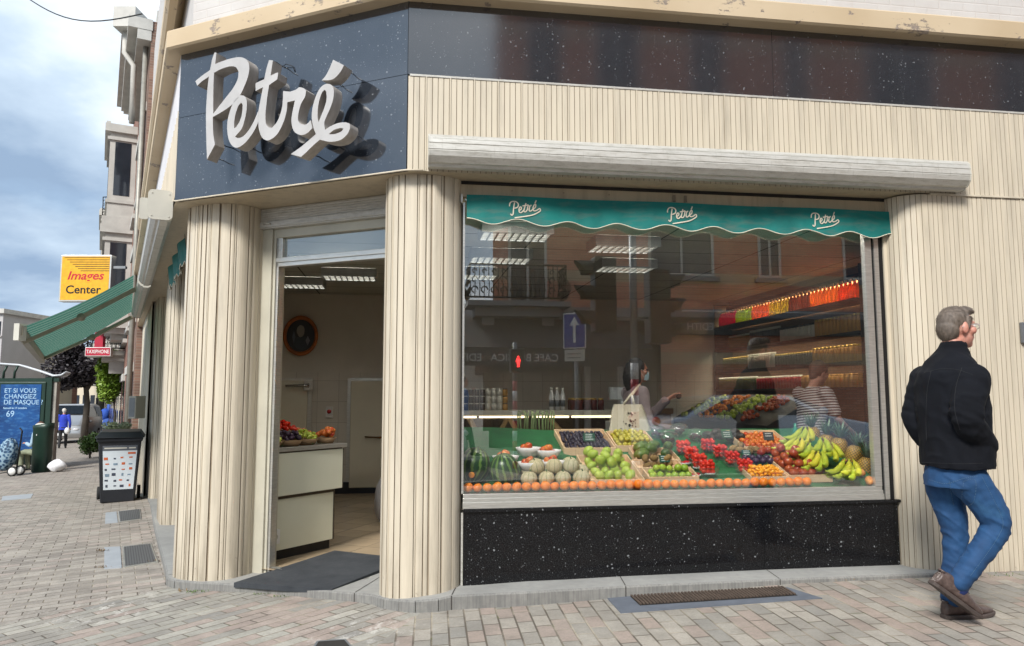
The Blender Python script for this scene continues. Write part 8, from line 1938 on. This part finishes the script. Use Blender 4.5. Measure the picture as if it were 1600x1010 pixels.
m=MB(); m.tube([A(1487,930,.06),A(1486,952,.06)],[.042,.04],12); m.build('sock',SOCK,man); m=MB(); m.tube([A(1505,905,-.13),A(1497,926,-.13)],[.045,.044],12); m.build('sock',SOCK,man)
# hair
HM=NT('grey_brown_hair'); _P=HM.obj(); _n=HM.noise(HM.map(_P,(1,1,.35)),70,3,.6); _n2=HM.noise(_P,9,3,.5)
_c=HM.ramp(_n,[(.3,(.06,.043,.031,1)),(.7,(.19,.145,.112,1))]); _c=HM.mixc(HM.ramp(_n2,[(.4,0),(.7,.6)]),_c,(.16,.14,.125,1)); HM.bump(_n,.5,.006); HM=HM.fin(_c,.65,0)
hr=hf.cross(UP).normalized(); Q=lambda x,y,z:hcen+(hr*x+hf*y+UP*z)*1.07
H_=Body()
H_.ball(Q(0,-.022,.044),(1,1,1),22,14,0,None,Matrix((tuple(hr*.083),tuple(hf*.095),tuple(UP*.092))).transposed())
H_.ball(Q(0,-.058,.0),(1,1,1),18,12,0,None,Matrix((tuple(hr*.074),tuple(hf*.062),tuple(UP*.088))).transposed())
H_.ball(Q(0,.035,.098),(1,1,1),14,10,0,None,Matrix((tuple(hr*.062),tuple(hf*.060),tuple(UP*.034))).transposed())
for s in (-1,1): H_.limb([Q(s*.074,.02,.055),Q(s*.079,.012,.012)],[.016,.009],8,3)
hairo=remesh(H_,.006,'hair',HM,man,3,lambda co,nn:.003*mnoise.noise(Vector((co.x*30,co.y*30,co.z*12))))
m=MB(); rr=random.Random(2)
from mathutils.bvhtree import BVHTree
def bvh(o):
    me=o.data; org=WL[o.name]; return BVHTree.FromPolygons([v.co+org for v in me.vertices],[tuple(p.vertices) for p in me.polygons])
hb_=bvh(hairo)
for k in range(2600):
    d0_=Vector((rr.gauss(0,1),rr.gauss(0,1),rr.gauss(0,1))).normalized(); loc_,nrm,ix,ds=hb_.find_nearest(hcen+hf*-.02+UP*.03+d0_*.13)
    if loc_ is None: continue
    hgt=(loc_-hcen).dot(UP); flow=(hf*(.9 if hgt>.075 else -.35)+UP*(-.1 if hgt>.09 else -1.0)+Vector((rr.gauss(0,.18),rr.gauss(0,.18),rr.gauss(0,.12))))
    flow=(flow-nrm*flow.dot(nrm)).normalized(); L=rr.uniform(.014,.032); sd=flow.cross(nrm)*rr.uniform(.0007,.0014)
    p0=loc_-nrm*.001; p1=loc_+flow*L*.5+nrm*.0030; p2=loc_+flow*L+nrm*rr.uniform(0,.004)
    m.add([p0-sd,p0+sd,p1+sd*.8,p1-sd*.8,p2],[(0,1,2,3),(3,2,4)],0,True)
m.build('hair_strands',HM,man,merge=False,fix=False)
def seam(o,pts,name,mat,r=.0018,off=.001,dash=False,per=8):
    b_=bvh(o); m=MB(); P_=spl(pts,per); Q_=[]
    for p in P_:
        dv_=(p-Vector((0,0,CAMZ))).normalized(); l,n_,ix,ds=b_.ray_cast(Vector((0,0,CAMZ)),dv_)
        if l is None: continue
        Q_.append(l+n_*off)
    if dash:
        for a_,b__ in zip(Q_[:-1],Q_[1:]): m.tube([a_.lerp(b__,.12),a_.lerp(b__,.72)],r,4)
    else: m.tube(Q_,r,5)
    return m.build(name,mat,man,merge=False)
B_=lambda x,y:at(x,y,YM-.32)
BT=lambda x,y:at(x,y,YM-.5)
seam(jkt,[BT(1444,583),BT(1470,577),BT(1495,578),BT(1520,586)],'yoke_seam',SEAM,.0016)
seam(jkt,[BT(1503,575),BT(1494,605),BT(1492,640),BT(1500,672)],'sleeve_seam',SEAM,.0016)
seam(jkt,[BT(1455,580),BT(1449,610),BT(1447,650),BT(1448,690)],'sleeve_seam',SEAM,.0016)
seam(jkt,[BT(1434,722),BT(1465,724),BT(1500,725),BT(1535,724)],'hem_seam',SEAM,.0014)
seam(jns,[BT(1534,745),BT(1552,780),BT(1567,815),BT(1560,838),BT(1540,868),BT(1516,900)],'side_seam',STCH,.0012,.001,True,14)
seam(jns,[BT(1506,752),BT(1524,751),BT(1522,782),BT(1512,790),BT(1503,781),BT(1506,752)],'back_pocket',STCH,.0012,.001,True,8)
seam(jns,[BT(1452,750),BT(1478,756),BT(1505,748),BT(1528,744)],'yoke_seam',STCH,.0013,.001,True,8)
seam(jns,[BT(1484,752),BT(1486,770),BT(1490,790)],'seat_seam',STCH,.0013,.001,True,8)
# glasses
CLR=plain('clear_acetate',(.42,.36,.36),.15); 
m=MB()
for s in (-1,1):
    m.tube([HPm(s*.032+.023*math.cos(t),.094,.012+.016*math.sin(t)) for t in [2*PI*i/16 for i in range(16)]],.0022,6,0,False,True,True)
    m.tube([HPm(s*.056,.092,.016),HPm(s*.072,.06,.018),HPm(s*.079,-.012,.016),HPm(s*.078,-.03,.0)],.0023,6)
m.tube([HPm(-.010,.096,.014),HPm(0,.100,.018),HPm(.010,.096,.014)],.002,6)
gl_=m.build('glasses_frame',CLR,man)
m=MB()
for s in (-1,1): m.ball(HPm(s*.032,.093,.012),(1,1,1),14,8,0,None,Matrix((tuple(hr*.021),tuple(hf*.001),tuple(UP*.014))).transposed())
m.build('glasses_lens',CLEAR,man)
m=MB(); 
for s in (-1,1): m.ball(HPm(s*.031,.080,.014),.0105,10,8)
m.build('eyes',plain('eye_white',(.5,.48,.45),.2),man)
